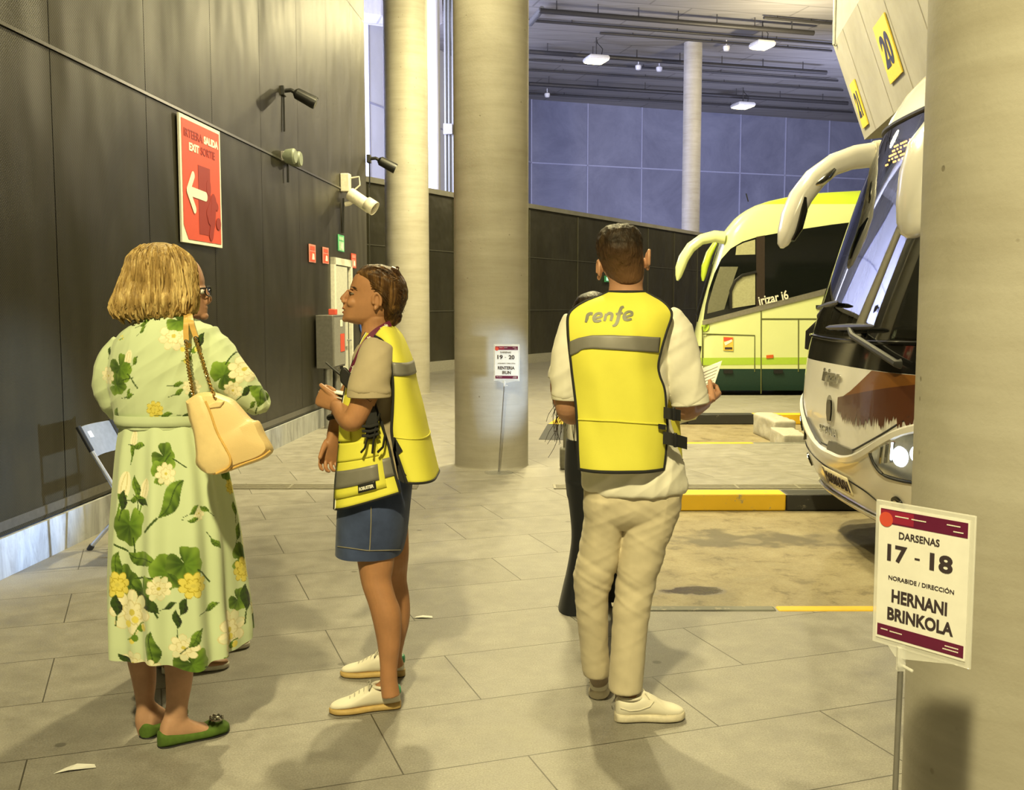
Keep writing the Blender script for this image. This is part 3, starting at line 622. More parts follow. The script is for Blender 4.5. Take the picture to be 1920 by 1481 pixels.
# ================================================================ SIGN STANDS AND LITTER
M_ACR = N('clear_acrylic'); M_ACR.base((.9, .9, .86)).set(Roughness=.08, Alpha=.42, Specular_IOR_Level=.6); M_ACR = M_ACR.m
M_PAPER = plain('paper', (.86, .85, .80), .55, 0, .03)
def stand(c, xdir, lines, label, pole_at, base, lean=0):
    """paper sign in a clear holder on a thin pole"""
    M = frame(c, xdir, (0, 0, 1)); t = thing('sign_stand', label, 'sign', base); w, h = .21, .297
    m = MB().box((0, 0, 0), (w + .022, h + .026, .006)); m.xf(M).build('clear_holder', M_ACR, t, bevel=.0025)
    pp = MB().box((0, .002, .0042), (w, h, .0012)).xf(M).build('paper_sheet', M_PAPER, t, smooth=False)
    flat(rect_xy(-w / 2 + .004, h / 2 - .036, w / 2 - .004, h / 2 - .004), M, .005, .0006).build('heading_band', M_WINE, t, smooth=False)
    flat(rect_xy(-w / 2 + .004, h / 2 - .033, -w * .10, h / 2 - .006), M, .0054, .0005).build('heading_band_red', plain('sign_crimson', (.30, .016, .05), .45, 0, .05), t, smooth=False)
    flat(poly_xy([(-w / 2 + .018 + .0165 * math.cos(i / 12 * PI), h / 2 - .027 + .0165 * math.sin(i / 12 * PI)) for i in range(24)]), M, .0057, .0005).build('round_logo', M_RED, t, smooth=False)
    flat(rect_xy(-w / 2 + .004, -h / 2 + .008, w / 2 - .004, -h / 2 + .034), M, .005, .0006).build('footer_band', M_WINE, t, smooth=False)
    def line(s, x0, x1, y0, y1, mat=M_INK, bold=.03, nm='lettering', z=.0054):
        m = tex(s, .1, bold * .1); xs = [p[0] for p in m.v]; yy = [p[1] for p in m.v]; fx = (x1 - x0) / (max(xs) - min(xs)); fy = (y1 - y0) / (max(yy) - min(yy))
        m.v = [(x * fx + (x0 + x1) / 2, y * fy + (y0 + y1) / 2, 0) for x, y, _ in m.v]; flat(m, M, z, .0005).build(nm, mat, t, smooth=False)
    for s, x0, x1, y0, y1, bold in lines: line(s, x0, x1, y0, y1, bold=bold)
    for x0, x1, yy in ((-.065, -.033, .132), (-.026, .008, .1315), (.055, .085, .134), (.070, .092, .122)): line('--------', x0, x1, yy - .0012, yy + .0012, M_SWHITE, .02, 'small_print', .0062)
    for x0, x1, yy in ((-.092, -.075, -.125), (-.07, -.04, -.126), (.06, .09, -.124), (.055, .09, -.131)): line('--------', x0, x1, yy - .0012, yy + .0012, M_SWHITE, .02, 'small_print')
    tp = M @ Vector((pole_at, -h / 2 - .013, -.002)); bt = Vector(base)
    MB().tube([tp + V(0, 0, -.04), (bt.x, bt.y, .006)], .0065, 10).build('pole', plain('pole_metal', (.30, .29, .27), .45, .6), t)
    m = MB().box(tp + V(0, 0, -.022), (.018, .014, .055)); m.tube([tp + V(0, 0, -.035), tp + Vector(xdir).normalized() * .03 + V(0, 0, -.042)], .004, 6); m.build('clip', M_ACR, t, bevel=.003)
    for s in (1,): MB().add([M @ Vector(q) for q in ((-.075, -h / 2 - .012, .001), (.075, -h / 2 - .012, .001), (pole_at + .012, -h / 2 - .032, .001), (pole_at - .012, -h / 2 - .032, .001))], [(0, 1, 2, 3)]).build('clip_tongue', M_ACR, t, smooth=False, solid=.003)
    MB().lathe([(.0, .008), (.10, .006), (.125, .003), (.125, 0)], bt, 32, False).build('base_plate', M_ALU, t); return t
def lns(a, b, dest1, dest2, w1, w2): return [('DARSENAS', -.055, .04, .083, .099, .02), (a, -.082, -.034, .030, .068, .035), ('-', -.016, -.004, .045, .049, .03), (b, .019, .071, .030, .068, .035),
    ('NORABIDE / DIRECCIÓN', -.077, .076, -.011, .001, .015), (dest1, -w1, w1 - .006, -.060, -.031, .035), (dest2, -w2, w2, -.101, -.072, .035)]
c1 = at(1729, 1090, 2.17); ang = math.radians(37); xd = V(math.sin(ang) * 1.0, -math.cos(ang) * 1.0, 0); xd = V(math.cos(math.radians(53)), -math.sin(math.radians(53)), 0)
stand(c1, xd, lns('17', '18', 'HERNANI', 'BRINKOLA', .068, .077), 'large white paper sign for 17 - 18 before the right column', -.045, (c1.x - xd.x * .045 * -1 * -1 - .006, c1.y - xd.y * .045, 0))
c2 = at(950, 680, 9.05); stand(c2, V(.985, -.17, 0), lns('19', '20', 'RENTERIA', 'IRUN', .078, .038), 'small white sign for 19 - 20 on a thin pole before the thick middle column', -.02, fl(935, 886))
def scrap(px, pts, label, mat=None):
    c = fl(*px); t = MB(); n = len(pts); t.add([c + V(x, y, z) for x, y, z in pts], [(i, (i + 1) % n, n) for i in range(n)]) if False else None
    m = MB(); vs = [c + V(x, y, z) for x, y, z in pts]; m.add(vs, [tuple(range(len(vs)))] if len(vs) < 5 else [(0, 1, 4, 5), (1, 2, 3, 4)])
    o = m.build('paper_scrap', mat or M_PAPER, None, smooth=False, solid=.001); o['label'] = label; o['category'] = 'litter'
scrap((132, 1446), [(-.045, -.02, .002), (.0, -.012, .010), (.075, .02, .004), (.06, .045, .003), (.01, .03, .012), (-.02, .02, .004)][:6], 'torn white scrap of paper on the paving in front of the floral dress')
scrap((792, 1158), [(-.04, -.012, .002), (.0, -.014, .006), (.05, -.01, .002), (.045, .02, .002), (.0, .02, .006), (-.03, .015, .002)], 'small crumpled clear wrapper on the paving between the two vest wearers')
o = MB().box((0, 0, .01), (.03, .02, .02)).build('stone_chip', M_BLACK, bevel=.004); o.location = fl(1250, 965, BZ); o.location.y -= .05; tag(o, 'small black chip lying at the foot of the yellow kerb', 'litter')
# rough concrete blocks in the second bay, and the grey post
def block(c, size, rz, label):
    m = MB().box((0, 0, size[2] / 2), size); me = fuse([m], .025, 3, 'b'); displace(me, lambda p, n: np.array([mnoise.noise(Vector(q) * 9) for q in p]) * .012)
    o = obj('concrete_block', me, M_KC); o.location = c; o.rotation_euler.z = rz; tag(o, label, 'wheel stop')
block(at(1450, 815, 12.55).xy.to_3d() + V(0, 0, BZ), (.26, .95, .27), math.radians(2), 'farther rough concrete block in the second bus bay')
block(at(1478, 815, 11.6).xy.to_3d() + V(0, 0, BZ), (.26, .75, .20), math.radians(-3), 'nearer low rough concrete block in the second bus bay')
p = fl(1060, 879); t = thing('bollard', 'grey post standing on the paving behind the dark-haired woman', 'post', p); M_POST = plain('post_grey', (.13, .125, .09), .55)
MB().box(p + V(0, 0, .10), (.10, .14, .20)).build('base', M_POST, t, bevel=.02); MB().tube([p + V(.015, 0, .18), p + V(.015, 0, .52)], .036, 14).build('shaft', M_POST, t)
# --- yellow bay numbers on the sloping beam
M_NY = plain('number_yellow', (.62, .47, .045), .5, 0, .08); M_NAVY = plain('number_navy', (.012, .014, .04), .5)
def number(corners, s, label):
    a, b, c, d = [beamp(x, y, .012) for x, y in corners]; O = (a + b + c + d) / 4; w = ((b - a).length + (c - d).length) / 2; h = ((a - d).length + (b - c).length) / 2
    M = frame(O, -BD, up); t = thing('bay_number', label, 'sign', O); z = 1 if (M.to_3x3() @ V(0, 0, 1)).dot(BN) > 0 else -1
    m = MB().box((0, 0, 0), (w, h, .014)).xf(M).build('plate', M_NY, t, smooth=False)
    m = tex(s, .1, .004); xs = [p[0] for p in m.v]; yy = [p[1] for p in m.v]; fx = w * .68 / (max(xs) - min(xs)); fy = h * .56 / (max(yy) - min(yy))
    m.v = [(x * fx, y * fy, 0) for x, y, _ in m.v]; flat(m, M, .008 * z, .002 * z).build('numerals', M_NAVY, t, smooth=False)
number(((1637, 54), (1656, 27), (1695, 131), (1671, 157)), '20', 'large yellow 20 sign on the sloping concrete beam')
number(((1594, 160), (1601, 148), (1628, 230), (1619, 243)), '21', 'narrow yellow bay number at the far end of the sloping concrete beam')
for px, py in ((1566, 30), ):
    t = thing('beam_conduit', 'grey conduits running up the far end of the sloping beam', 'conduit', at(1566, 84, 12.95))
    for k_, (q1, q2, q3) in enumerate((((1566, -10), (1565, 40), (1564, 84)), ((1606, -12), (1585, 22), (1570, 60)), ((1575, -10), (1572, 40), (1567, 86)))):
        MB().tube([at(x, y, 12.95) for x, y in (q1, q2, q3)], .022, 8).build('pipe', M_STEEL, t)
# ================================================================ BUSES
def lerp_tab(tab):
    xs = [a for a, b in tab]; ys = [b for a, b in tab]
    P = spline([(a, b) for a, b in tab], 200); return lambda z: float(np.interp(z, P[:, 0], P[:, 1]))
class Bus:
    def __init__(s, yc, hw, D, n, xf, hwt, xb, zs, k=0): s.k = k; s.yc, s.hw0, s.D, s.n, s.xf, s.hwt, s.xb, s.zs = yc, hw, D, n, lerp_tab(xf), lerp_tab(hwt), xb, zs
    def front(s, v, z):
        h = s.hw0 * s.hwt(z); u = min(1.0, abs(v) / s.hw0); d = s.D * (1 - (1 - u ** s.n) ** (1 / s.n)); return V(s.xf(z) + d + s.k * (v + s.hw0), s.yc + math.copysign(u * h, v), z)
    def off(s, v, z, o):
        if not o: return s.front(v, z)
        e = .004; a = s.front(v + e, z) - s.front(v - e, z); b = s.front(v, z + e) - s.front(v, z - e); nn = a.cross(b).normalized()
        if nn.x > 0: nn = -nn
        return s.front(v, z) + nn * o
    def cols(s):
        a = np.linspace(-PI / 2, PI / 2, 41); vs = [math.sin(t) * s.hw0 for t in a]
        xs = list(np.linspace(1, 0, 24))[:-1]
        return [('s', 1, x) for x in xs] + [('f', v, 0) for v in vs[::-1]] + [('s', -1, x) for x in xs[::-1]]
    def pt(s, c, z):
        if c[0] == 'f': return s.front(c[1], z)
        x0 = s.xf(z) + s.D + s.k * (c[1] + 1) * s.hw0; return V(x0 + (s.xb - x0) * c[2], s.yc + c[1] * s.hw0 * s.hwt(z), z)
    def shell(s, classify):
        cs = s.cols(); out = {}
        P = [[s.pt(c, z) for c in cs] for z in s.zs]
        for i in range(len(s.zs) - 1):
            for j in range(len(cs) - 1):
                k = classify((P[i][j] + P[i + 1][j + 1]) / 2, cs[j], cs[j + 1], (s.zs[i] + s.zs[i + 1]) / 2)
                out.setdefault(k, MB()).add([P[i][j], P[i][j + 1], P[i + 1][j + 1], P[i + 1][j]], [(0, 1, 2, 3)])
        cap = MB().add(P[-1], [tuple(range(len(cs)))]); out['body'].merge(cap); return out
    def patch(s, rows, o=.006, nv=14, t=.0):
        """rows of (z, v0, v1)"""
        return MB().grid([[s.off(v0 + (v1 - v0) * k / (nv - 1), z, o) for k in range(nv)] for z, v0, v1 in rows])
    def line(s, pts, r, o=.004, n=60, flat=1):
        P = spline(pts, n); return MB().tube([s.off(v, z, o) for v, z in P], r, 6)
    def text(s, t, v0, v1, z0, z1, o=.012, bold=.02, shear=0, word=1.0):
        m = tex(t, .1, bold * .1, shear=shear, word=word); xs = [p[0] for p in m.v]; yy = [p[1] for p in m.v]; fx = (v1 - v0) / (max(xs) - min(xs)); fy = (z1 - z0) / (max(yy) - min(yy))
        m = thick(m, 1.0); m.v = [tuple(s.off((v0 + v1) / 2 - x * abs(fx), (z0 + z1) / 2 + y * fy, o - .008 * (1 - z))) for x, y, z in m.v]; return m
def thin_glass(name, tint, refl=.12, rough=.02):
    k = N(name); k.t.nodes.remove(k.b); tr = k.n('BsdfTransparent'); gl = k.n('BsdfGlossy'); fr = k.n('Fresnel'); mx = k.n('MixShader')
    tr.inputs[0].default_value = lin(tint); gl.inputs['Roughness'].default_value = rough; fr.inputs[0].default_value = 1.5
    f = k.math('ADD', k.math('MULTIPLY', fr.outputs[0], 1.0), refl); k.l(f, mx.inputs[0]); k.l(tr.outputs[0], mx.inputs[1]); k.l(gl.outputs[0], mx.inputs[2]); k.l(mx.outputs[0], k.out.inputs[0]); return k.m
M_GLASS = thin_glass('windscreen_glass', (.62, .68, .70), .07); M_TINT = thin_glass('tinted_glass', (.06, .065, .06), .05)
M_SIDE = thin_glass('side_glass', (.55, .62, .58), .03)
M_BW = plain('bus_white', (.74, .72, .68), .25, 0, .03, 3, spec=.6, coat=.6); M_GLOSSB = plain('gloss_black', (.008, .008, .008), .08, 0, .1, spec=.6); M_TYRE = plain('tyre', (.02, .02, .02), .8)
M_CHROME = plain('chrome', (.62, .62, .60), .15, 1, .05); M_BROWN = plain('graphic_brown', (.19, .075, .015), .3, 0, .1, 3, coat=.4); M_DBROWN = plain('graphic_dark_brown', (.085, .028, .012), .3, 0, .1, 3, coat=.4)
M_RUB = plain('rubber', (.015, .015, .015), .6); M_INT = plain('interior_grey', (.10, .10, .10), .7); M_SEAT = plain('seat_cloth', (.05, .055, .09), .9)
W = Bus(6.58, 1.27, .60, 3.1, [(.15, 2.30), (.22, 2.20), (.35, 2.12), (.56, 2.06), (.85, 2.045), (1.12, 2.065), (1.3, 2.10), (1.7, 2.215), (2.2, 2.375), (2.7, 2.56), (2.95, 2.70), (3.15, 2.92), (3.3, 3.22), (3.38, 3.6), (3.42, 4.1)],
        [(.15, .96), (.3, .99), (.6, 1), (1.3, .995), (2.7, .96), (3.1, .92), (3.3, .86), (3.38, .78), (3.42, .70)], 14,
        [.15, .18, .22, .28, .35, .45, .56, .7, .85, 1.0, 1.12, 1.2, 1.30, 1.45, 1.6, 1.8, 2.0, 2.2, 2.4, 2.58, 2.70, 2.8, 2.95, 3.05, 3.15, 3.23, 3.30, 3.35, 3.38, 3.41, 3.42])
wb = thing('bus', 'white coach facing left with lit headlights and a brown graphic, partly behind the right column', 'bus', (2.1, 6.58, BZ))
def cls(p, c0, c1, z):
    if 1.12 < z < 1.30 and c0[0] == 'f' and c1[0] == 'f': return 'mask'
    if 1.30 < z < 2.70 and c0[0] == 'f' and c1[0] == 'f' and abs((c0[1] + c1[1]) / 2) < 1.235: return 'glass'
    if 1.45 < z < 2.58 and c0[0] == 's' and c1[0] == 's' and p.x > 3.15 and (p.x - 3.15) % 1.7 > .16: return 'side'
    return 'body'
sh = W.shell(cls); BODY = sh['body'].build('body', M_BW, wb, angle=50); sh['mask'].build('black_mask', M_GLOSSB, wb); sh['glass'].build('windscreen', M_GLASS, wb); 
sd = sh['side'].build('side_glazing', M_SIDE, wb)
MB().box((8.3, 6.58, .3), (11.2, 2.3, .1)).build('cabin_floor', M_INT, wb, smooth=False)
MB().box((2.95, 6.45, 1.1), (.5, 2.0, .5)).build('dashboard', M_GLOSSB, wb, bevel=.08)
for yy in (5.95,):
    s_ = MB().box((3.75, yy, 1.15), (.5, .5, .16)).merge(MB().box((4.0, yy, 1.6), (.14, .48, .85))).build('driver_seat', M_SEAT, wb, bevel=.05)
sw = MB(); sw.tube([V(3.3 + .08 * math.sin(a), 5.95 + .24 * math.cos(a), 1.42 + .2 * math.sin(a)) for a in np.linspace(0, 2 * PI, 25)], .016, 8); sw.build('steering_wheel', M_BLACK, wb)
W.line([(1.25, 2.70), (.9, 2.705), (0, 2.71), (-.9, 2.705), (-1.25, 2.7)], .016, .004).build('windscreen_seal', M_RUB, wb)
W.line([(1.25, 1.30), (.9, 1.285), (0, 1.27), (-.9, 1.285), (-1.25, 1.30)], .012, .010).build('mask_ridge', M_GLOSSB, wb)
W.line([(1.24, 1.30), (1.24, 1.7), (1.24, 2.2), (1.24, 2.69)], .014, .003).build('windscreen_seal', M_RUB, wb)
MB().tube([W.off(.02, z, -.03) for z in np.linspace(1.3, 2.7, 12)], .016, 8).build('windscreen_divider', M_RUB, wb)
# destination display behind the top of the windscreen
m = MB()
for i in range(26):
    for j in range(5):
        if RNG.rand() < .55: m.box(W.off(.55 - i * .035, 2.46 + j * .03, -.06), (.008, .012, .012))
m.build('display_dots', emit('amber_dots', (1, .42, .08), 6), wb, smooth=False)
W.patch([(2.36, -.75, .75), (2.66, -.75, .75)], -.10).build('display_panel', M_BLACK, wb)
# front details
W.line([(1.22, .86), (.95, .80), (.55, .62), (.25, .545), (0, .535), (-.25, .545), (-.55, .62), (-.95, .80), (-1.22, .88)], .030, -.004).build('bumper_crease', M_BW, wb)
W.line([(1.20, 1.10), (1.12, .95), (.85, .80), (.5, .655), (.3, .60), (.2, .585), (-.2, .585), (-.3, .60), (-.5, .655), (-.85, .80), (-1.12, .98), (-1.18, 1.10)], .006, .0).build('panel_gap', M_RUB, wb)
W.patch([(.625, .03, -.42), (.60, .06, -.40), (.57, .09, -.36), (.545, .10, -.30)], .007).build('grille', plain('grille_grey', (.12, .115, .10), .4), wb)
W.patch([(.72, .60, .50), (.66, .50, .36), (.60, .36, .22), (.58, .26, .20)], .007).build('grille_strip', plain('grille_blue', (.10, .12, .18), .3), wb)
W.line([(1.18, .40), (1.1, .50), (.8, .485), (.3, .43), (-.3, .40), (-.55, .37), (-.72, .30), (-.78, .22)], .005, .0, 80).build('panel_gap', M_RUB, wb)
W.patch([(.205, 1.2, -1.2), (.21, 1.2, -1.2), (.235, 1.2, -1.2), (.24, 1.2, -1.2)], .02, 40).build('bumper_lip', M_BW, wb)
W.line([(1.2, .235), (.6, .225), (0, .22), (-.6, .225), (-1.2, .235)], .012, .012).build('bumper_lip_edge', M_BW, wb)
for sgn in (1, -1):
    hl = W.patch([(.545, sgn * .80, sgn * 1.15), (.60, sgn * .70, sgn * 1.19), (.66, sgn * .68, sgn * 1.21), (.72, sgn * .76, sgn * 1.22), (.78, sgn * .90, sgn * 1.225), (.82, sgn * 1.02, sgn * 1.225)], .006, 16).build('headlight', plain('headlight_chrome', (.55, .58, .62), .12, .9), wb)
    W.line([(sgn * v, z) for v, z in ((1.15, .535), (.80, .535), (.67, .62), (.68, .67), (.80, .74), (1.02, .835), (1.2, .845))], .008, .006, 50).build('headlight_rim', M_RUB, hl)
    c = W.off(sgn * .98, .665, .012); nn = (W.off(sgn * .98, .665, .05) - W.off(sgn * .98, .665, 0)).normalized()
    for dv, dz, rr in ((.0, 0, .058), (.115, .03, .050), (.19, .06, .035)):
        c = W.off(sgn * (.95 + dv), .665 + dz, .004); nn = (W.off(sgn * (.95 + dv), .665 + dz, .05) - c).normalized()
        MB().tube([c, c + nn * .012, c + nn * .02], [rr, rr * .9, rr * .3], 18).build('lit_bulb', emit('headlight_glow', (.72, .85, 1.0), 13), hl)
    for k_ in range(3):
        MB().tube([W.off(sgn * (.76 + k_ * .055), .60 + .012 * k_, .01), W.off(sgn * (.79 + k_ * .05), .70 + .02 * k_, .01)], .012, 6).build('reflector_rib', M_CHROME, hl)
for sgn in (1, -1):
    c = W.off(sgn * .86, .38, .0); nn = (W.off(sgn * .86, .38, .05) - c).normalized(); MB().tube([c, c + nn * .012], .05, 18).build('fog_lamp', M_GLOSSB, wb); MB().tube([c, c + nn * .016], .03, 14).build('fog_lens', M_CHROME, wb)
pl = W.patch([(.315, .27, -.25), (.345, .27, -.25), (.40, .27, -.25), (.43, .27, -.25)], .014, 10).build('number_plate', plain('plate_white', (.80, .72, .50), .5), wb, solid=.006)
W.patch([(.318, .268, .225), (.427, .268, .225)], .019, 4).build('plate_blue_band', plain('plate_blue', (.03, .05, .16), .4), pl)
W.text('5658 HXH', .205, -.235, .338, .408, .024, -.012, word=.45).build('plate_lettering', M_INK, pl, smooth=False)
W.text('irizar', .19, -.17, 1.00, 1.085, .016, .035, .12).build('chrome_badge', M_CHROME, wb, smooth=False)
W.text('SCANIA', .20, -.16, .665, .715, .014, .02).build('chrome_badge', M_CHROME, wb, smooth=False)
W.patch([(.735, .025, -.025), (.76, .05, -.05), (.80, .065, -.065), (.86, .065, -.065), (.90, .05, -.05), (.92, .02, -.02)], .012, 8).build('shield_emblem', M_CHROME, wb)
W.patch([(.755, .025, -.025), (.80, .045, -.045), (.87, .045, -.045), (.89, .03, -.03)], .017, 8).build('shield_centre', plain('shield_dark', (.10, .085, .06), .3, .5), wb)
# brown graphic with a ragged edge
rg = np.random.RandomState(5)
def ragged(rows, o, mat, nm):
    m = MB(); nv = 60; R_ = []
    for z, v0, v1 in rows: R_.append([W.off(v0 + (v1 - v0) * k_ / (nv - 1), z, o) for k_ in range(nv)])
    m.grid(R_); return m.build(nm, mat, wb)
top = [(1.118, -.62, -1.20), (1.05, -.50, -1.19), (.98, -.36, -1.18), (.93, -.22, -1.16), (.92, -.16, -1.15)]
ragged(top, .005, M_BROWN, 'brown_graphic')
m = MB(); nv = 80
vv = np.linspace(-.14, -1.1, nv); ztop = np.interp(-vv, [.14, .45, .8, 1.1], [.92, .97, 1.03, 1.08]); zb = np.interp(-vv, [.14, .3, .6, 1.1], [.815, .79, .80, .86])
vs_ = vv.copy(); jag = rg.uniform(-.035, .03, nv); jag[::2] += .025
m.grid([[W.off(v, a, .0062) for v, a in zip(vv, ztop)], [W.off(v, (a + b_) / 2, .0062) for v, a, b_ in zip(vv, ztop, zb)], [W.off(v, b_ + j_, .0062) for v, b_, j_ in zip(vv, zb, jag)]])
m.build('dark_brown_graphic', M_DBROWN, wb)
W.patch([(.80, .02, .10), (.83, -.02, .05)], .005, 5)
# wipers
def wiper(b0, b1, piv, o1, nm='wiper'):
    a, b = W.off(*b0, .05), W.off(*b1, .05); wp_ = MB().tube([a + (b - a) * t for t in (0, .08, .5, .92, 1)], [.006, .016, .022, .016, .006], 8).build(nm, M_BLACK, wb)
    mid = (a + b) * .5; pv = W.off(*piv, .05); MB().tube([mid, mid + (pv - mid) * .25 + V(-.05, 0, .0), pv + V(-.02, 0, .0), pv], [.014, .02, .022, .03], 8).build('wiper_arm', M_RUB, wp_); return wp_
wiper((.20, 1.335), (-.62, 1.36), (-.95, 1.17), 0); wiper((1.10, 1.46), (.12, 1.50), (1.235, 1.20), 0)
a, b = at(1543, 596, 7.75), at(1516, 655, 7.82); MB().tube([a, (a + b) / 2 + V(-.03, 0, 0), b], [.02, .05, .03], 8, flat=.5).build('wiper_arm', M_BLACK, wb)
# mirrors
def loft_px(rows, n=16, ex=2.2):
    """rows of (px, py, Y, half width px across, half depth m, angle of the cross-line in the picture)"""
    R_ = []
    for px, py, Y, w_, d_, an in rows:
        c = at(px, py, Y); s = Y / FPX; ux = V(math.cos(an), 0, math.sin(an)); ring = []
        for k_ in range(n):
            t_ = 2 * PI * k_ / n; cx, sy = math.cos(t_), math.sin(t_)
            ring.append(c + ux * (math.copysign(abs(cx) ** (2 / ex), cx) * w_ * s) + V(0, math.copysign(abs(sy) ** (2 / ex), sy) * d_, 0))
        R_.append(ring)
    return MB().rings(R_)
mr = loft_px([(1650, 288, 7.85, 24, .07, 1.50), (1638, 290, 7.85, 23, .08, 1.5), (1600, 295, 7.85, 22, .09, 1.55), (1562, 309, 7.85, 20, .10, 1.9), (1527, 336, 7.85, 21, .12, 2.35), (1501, 370, 7.85, 21, .14, 2.65), (1485, 405, 7.85, 19, .14, 2.85), (1475, 437, 7.85, 15, .13, 2.9), (1468, 458, 7.85, 9, .09, 2.9), (1466, 465, 7.85, 3, .03, 2.9)]).build('mirror_arm', M_BW, wb)
loft_px([(1504, 372, 7.80, 5, .10, 2.85), (1502, 395, 7.80, 9, .12, 2.85), (1494, 430, 7.80, 8, .11, 2.85), (1484, 452, 7.80, 4, .07, 2.85)]).build('mirror_glass', M_GLOSSB, mr)
loft_px([(1520, 352, 7.80, 3, .06, 2.4), (1532, 345, 7.80, 8, .10, 2.5), (1548, 332, 7.80, 9, .10, 2.5), (1562, 318, 7.80, 5, .06, 2.4)]).build('convex_mirror', M_CHROME, mr)
loft_px([(1647, 289, 7.84, 26, .085, 1.5), (1635, 290, 7.84, 25, .095, 1.5)]).build('arm_collar', worn('collar', (.72, .68, .55), (.06, .04, .03), .54), mr)
mr2 = loft_px([(1800, 150, 5.35, 20, .08, .6), (1772, 205, 5.25, 30, .10, .4), (1748, 260, 5.1, 40, .13, .12), (1738, 320, 5.05, 46, .15, 0), (1731, 380, 5.05, 45, .15, -.05), (1722, 420, 5.05, 36, .13, -.1), (1712, 440, 5.05, 20, .08, -.1), (1708, 447, 5.05, 6, .02, 0)]).build('mirror_arm', M_BW, wb)
for x_ in (4.9, 11.5):
    for y_ in (5.5, 7.66): MB().tube([(x_, y_ - .14, BZ + .5), (x_, y_ - .12, BZ + .5), (x_, y_ + .12, BZ + .5), (x_, y_ + .14, BZ + .5)], [.42, .5, .5, .42], 32).build('wheel', M_TYRE, wb)
for k_ in range(6):
    for y_ in (6.05, 7.1): MB().box((5.6 + k_ * .95, y_, 1.35), (.14, .9, .9)).build('passenger_seat', M_SEAT, wb, bevel=.05)

# ---------------------------------------------------------------- the lime coach
M_LIME = plain('bus_lime', (.68, .74, .36), .3, 0, .02, 3, coat=.5); M_LIMED = plain('bus_lime_bright', (.56, .72, .06), .3, 0, .02, 3, coat=.5); M_LIMES = plain('bus_lime_stripe', (.40, .58, .06), .3, 0, .03); M_DG = plain('bus_dark_green', (.012, .04, .028), .4, 0, .1)
GY = 17.33
G = Bus(GY + 1.27, 1.27, .40, 3.4, [(.05, 3.12), (.2, 3.02), (.6, 3.0), (.9, 3.02), (1.3, 3.10), (1.8, 3.23), (2.3, 3.36), (2.62, 3.45), (2.75, 3.52), (2.95, 3.68), (3.1, 3.88), (3.22, 4.15), (3.32, 4.6), (3.40, 5.3), (3.44, 6.2)],
        [(.05, .97), (.3, 1), (1.3, 1), (2.6, .985), (2.9, .96), (3.1, .92), (3.3, .84), (3.40, .74), (3.44, .66)], 16, [.05, .2, .42, .48, .62, .8, 1.0, 1.2, 1.4, 1.6, 1.9, 2.2, 2.4, 2.62, 2.72, 2.82, 2.95, 3.03, 3.1, 3.17, 3.24, 3.3, 3.35, 3.38, 3.42, 3.44], .20)
gb = thing('bus', 'lime yellow coach parked facing left in the far bay, dark side windows', 'bus', (3.1, GY + 1.27, BZ))
def cls2(p, c0, c1, z):
    if c0[0] == 'f' and c1[0] == 'f' and 1.2 < z < 2.62 and (c0[1] + c1[1]) / 2 > -.80 and (c0[1] + c1[1]) / 2 < 1.2: return 'glass'
    if z > 3.17: return 'roof'
    if z < .42: return 'skirt'
    return 'body'
sh = G.shell(cls2); sh['body'].build('body', M_LIME, gb, angle=50); sh['roof'].build('roof_band', M_LIMED, gb, angle=50); sh['glass'].build('windscreen', M_TINT, gb); sh['skirt'].build('skirt', M_DG, gb)
if 'body' in sh: pass
def gp(px, py, o=.012): return at(px, py, GY - o)
def gpoly(pts, mat, nm, par=gb, o=.012, t=.01): return MB().prism([gp(x, y, o) for x, y in pts], (0, t, 0)).build(nm, mat, par, smooth=False)
win = [(1319, 600), (1323, 572), (1330, 542), (1340, 512), (1353, 485), (1370, 466), (1392, 453), (1420, 444), (1480, 433), (1560, 421), (1700, 404), (1900, 384), (1900, 455), (1560, 538), (1428, 572)]
M_DARKG = plain('dark_window', (.006, .007, .006), .06, 0, .2, spec=.7); sw_ = gpoly(win, M_DARKG, 'side_window', t=.02)
M_CAB2 = plain('cab_grey', (.15, .15, .10), .35); M_CABL = plain('cab_pale', (.36, .36, .22), .3)
gpoly([(1379, 478), (1381, 462), (1395, 455), (1416, 449), (1416, 477)], M_CABL, 'quarter_light', sw_, .018, .004)
gpoly([(1328, 570), (1338, 535), (1350, 500), (1384, 500), (1370, 540), (1358, 580), (1326, 588)], M_CAB2, 'cab_glass', sw_, .018, .004)
gpoly([(1372, 578), (1372, 545), (1380, 528), (1392, 518), (1416, 511), (1416, 571)], M_CABL, 'driver_window', sw_, .022, .004)
gpoly([(1418, 444), (1434, 441), (1434, 571), (1418, 575)], plain('pillar_brown', (.03, .02, .015), .4), 'window_pillar', sw_, .018, .004)
m = MB().tube([gp(x, y, .03) for x, y in ((1370, 580), (1370, 545), (1378, 527), (1392, 516), (1418, 510))], .025, 6).build('window_seal', M_BLACK, sw_)
gpoly([(1317, 610), (1428, 582), (1560, 549), (1900, 466), (1900, 455), (1560, 538), (1428, 572), (1317, 601)], plain('chrome_strip', (.42, .40, .33), .3, .7), 'chrome_strip', o=.02)
gpoly([(1290, 671), (1900, 668), (1900, 680), (1290, 685)], M_LIMES, 'side_stripe', o=.006, t=.004)
def gline(pts, w=.012, nm='panel_gap'): return MB().tube([gp(x, y, .002) for x, y in pts], w, 5).build(nm, plain('gap_dark', (.10, .11, .03), .7), gb)
gline([(1317, 612), (1317, 735)]); gline([(1317, 626), (1415, 629), (1415, 697)]); gline([(1427, 583), (1427, 738)]); gline([(1427, 598), (1760, 598)]); gline([(1497, 599), (1497, 697)])
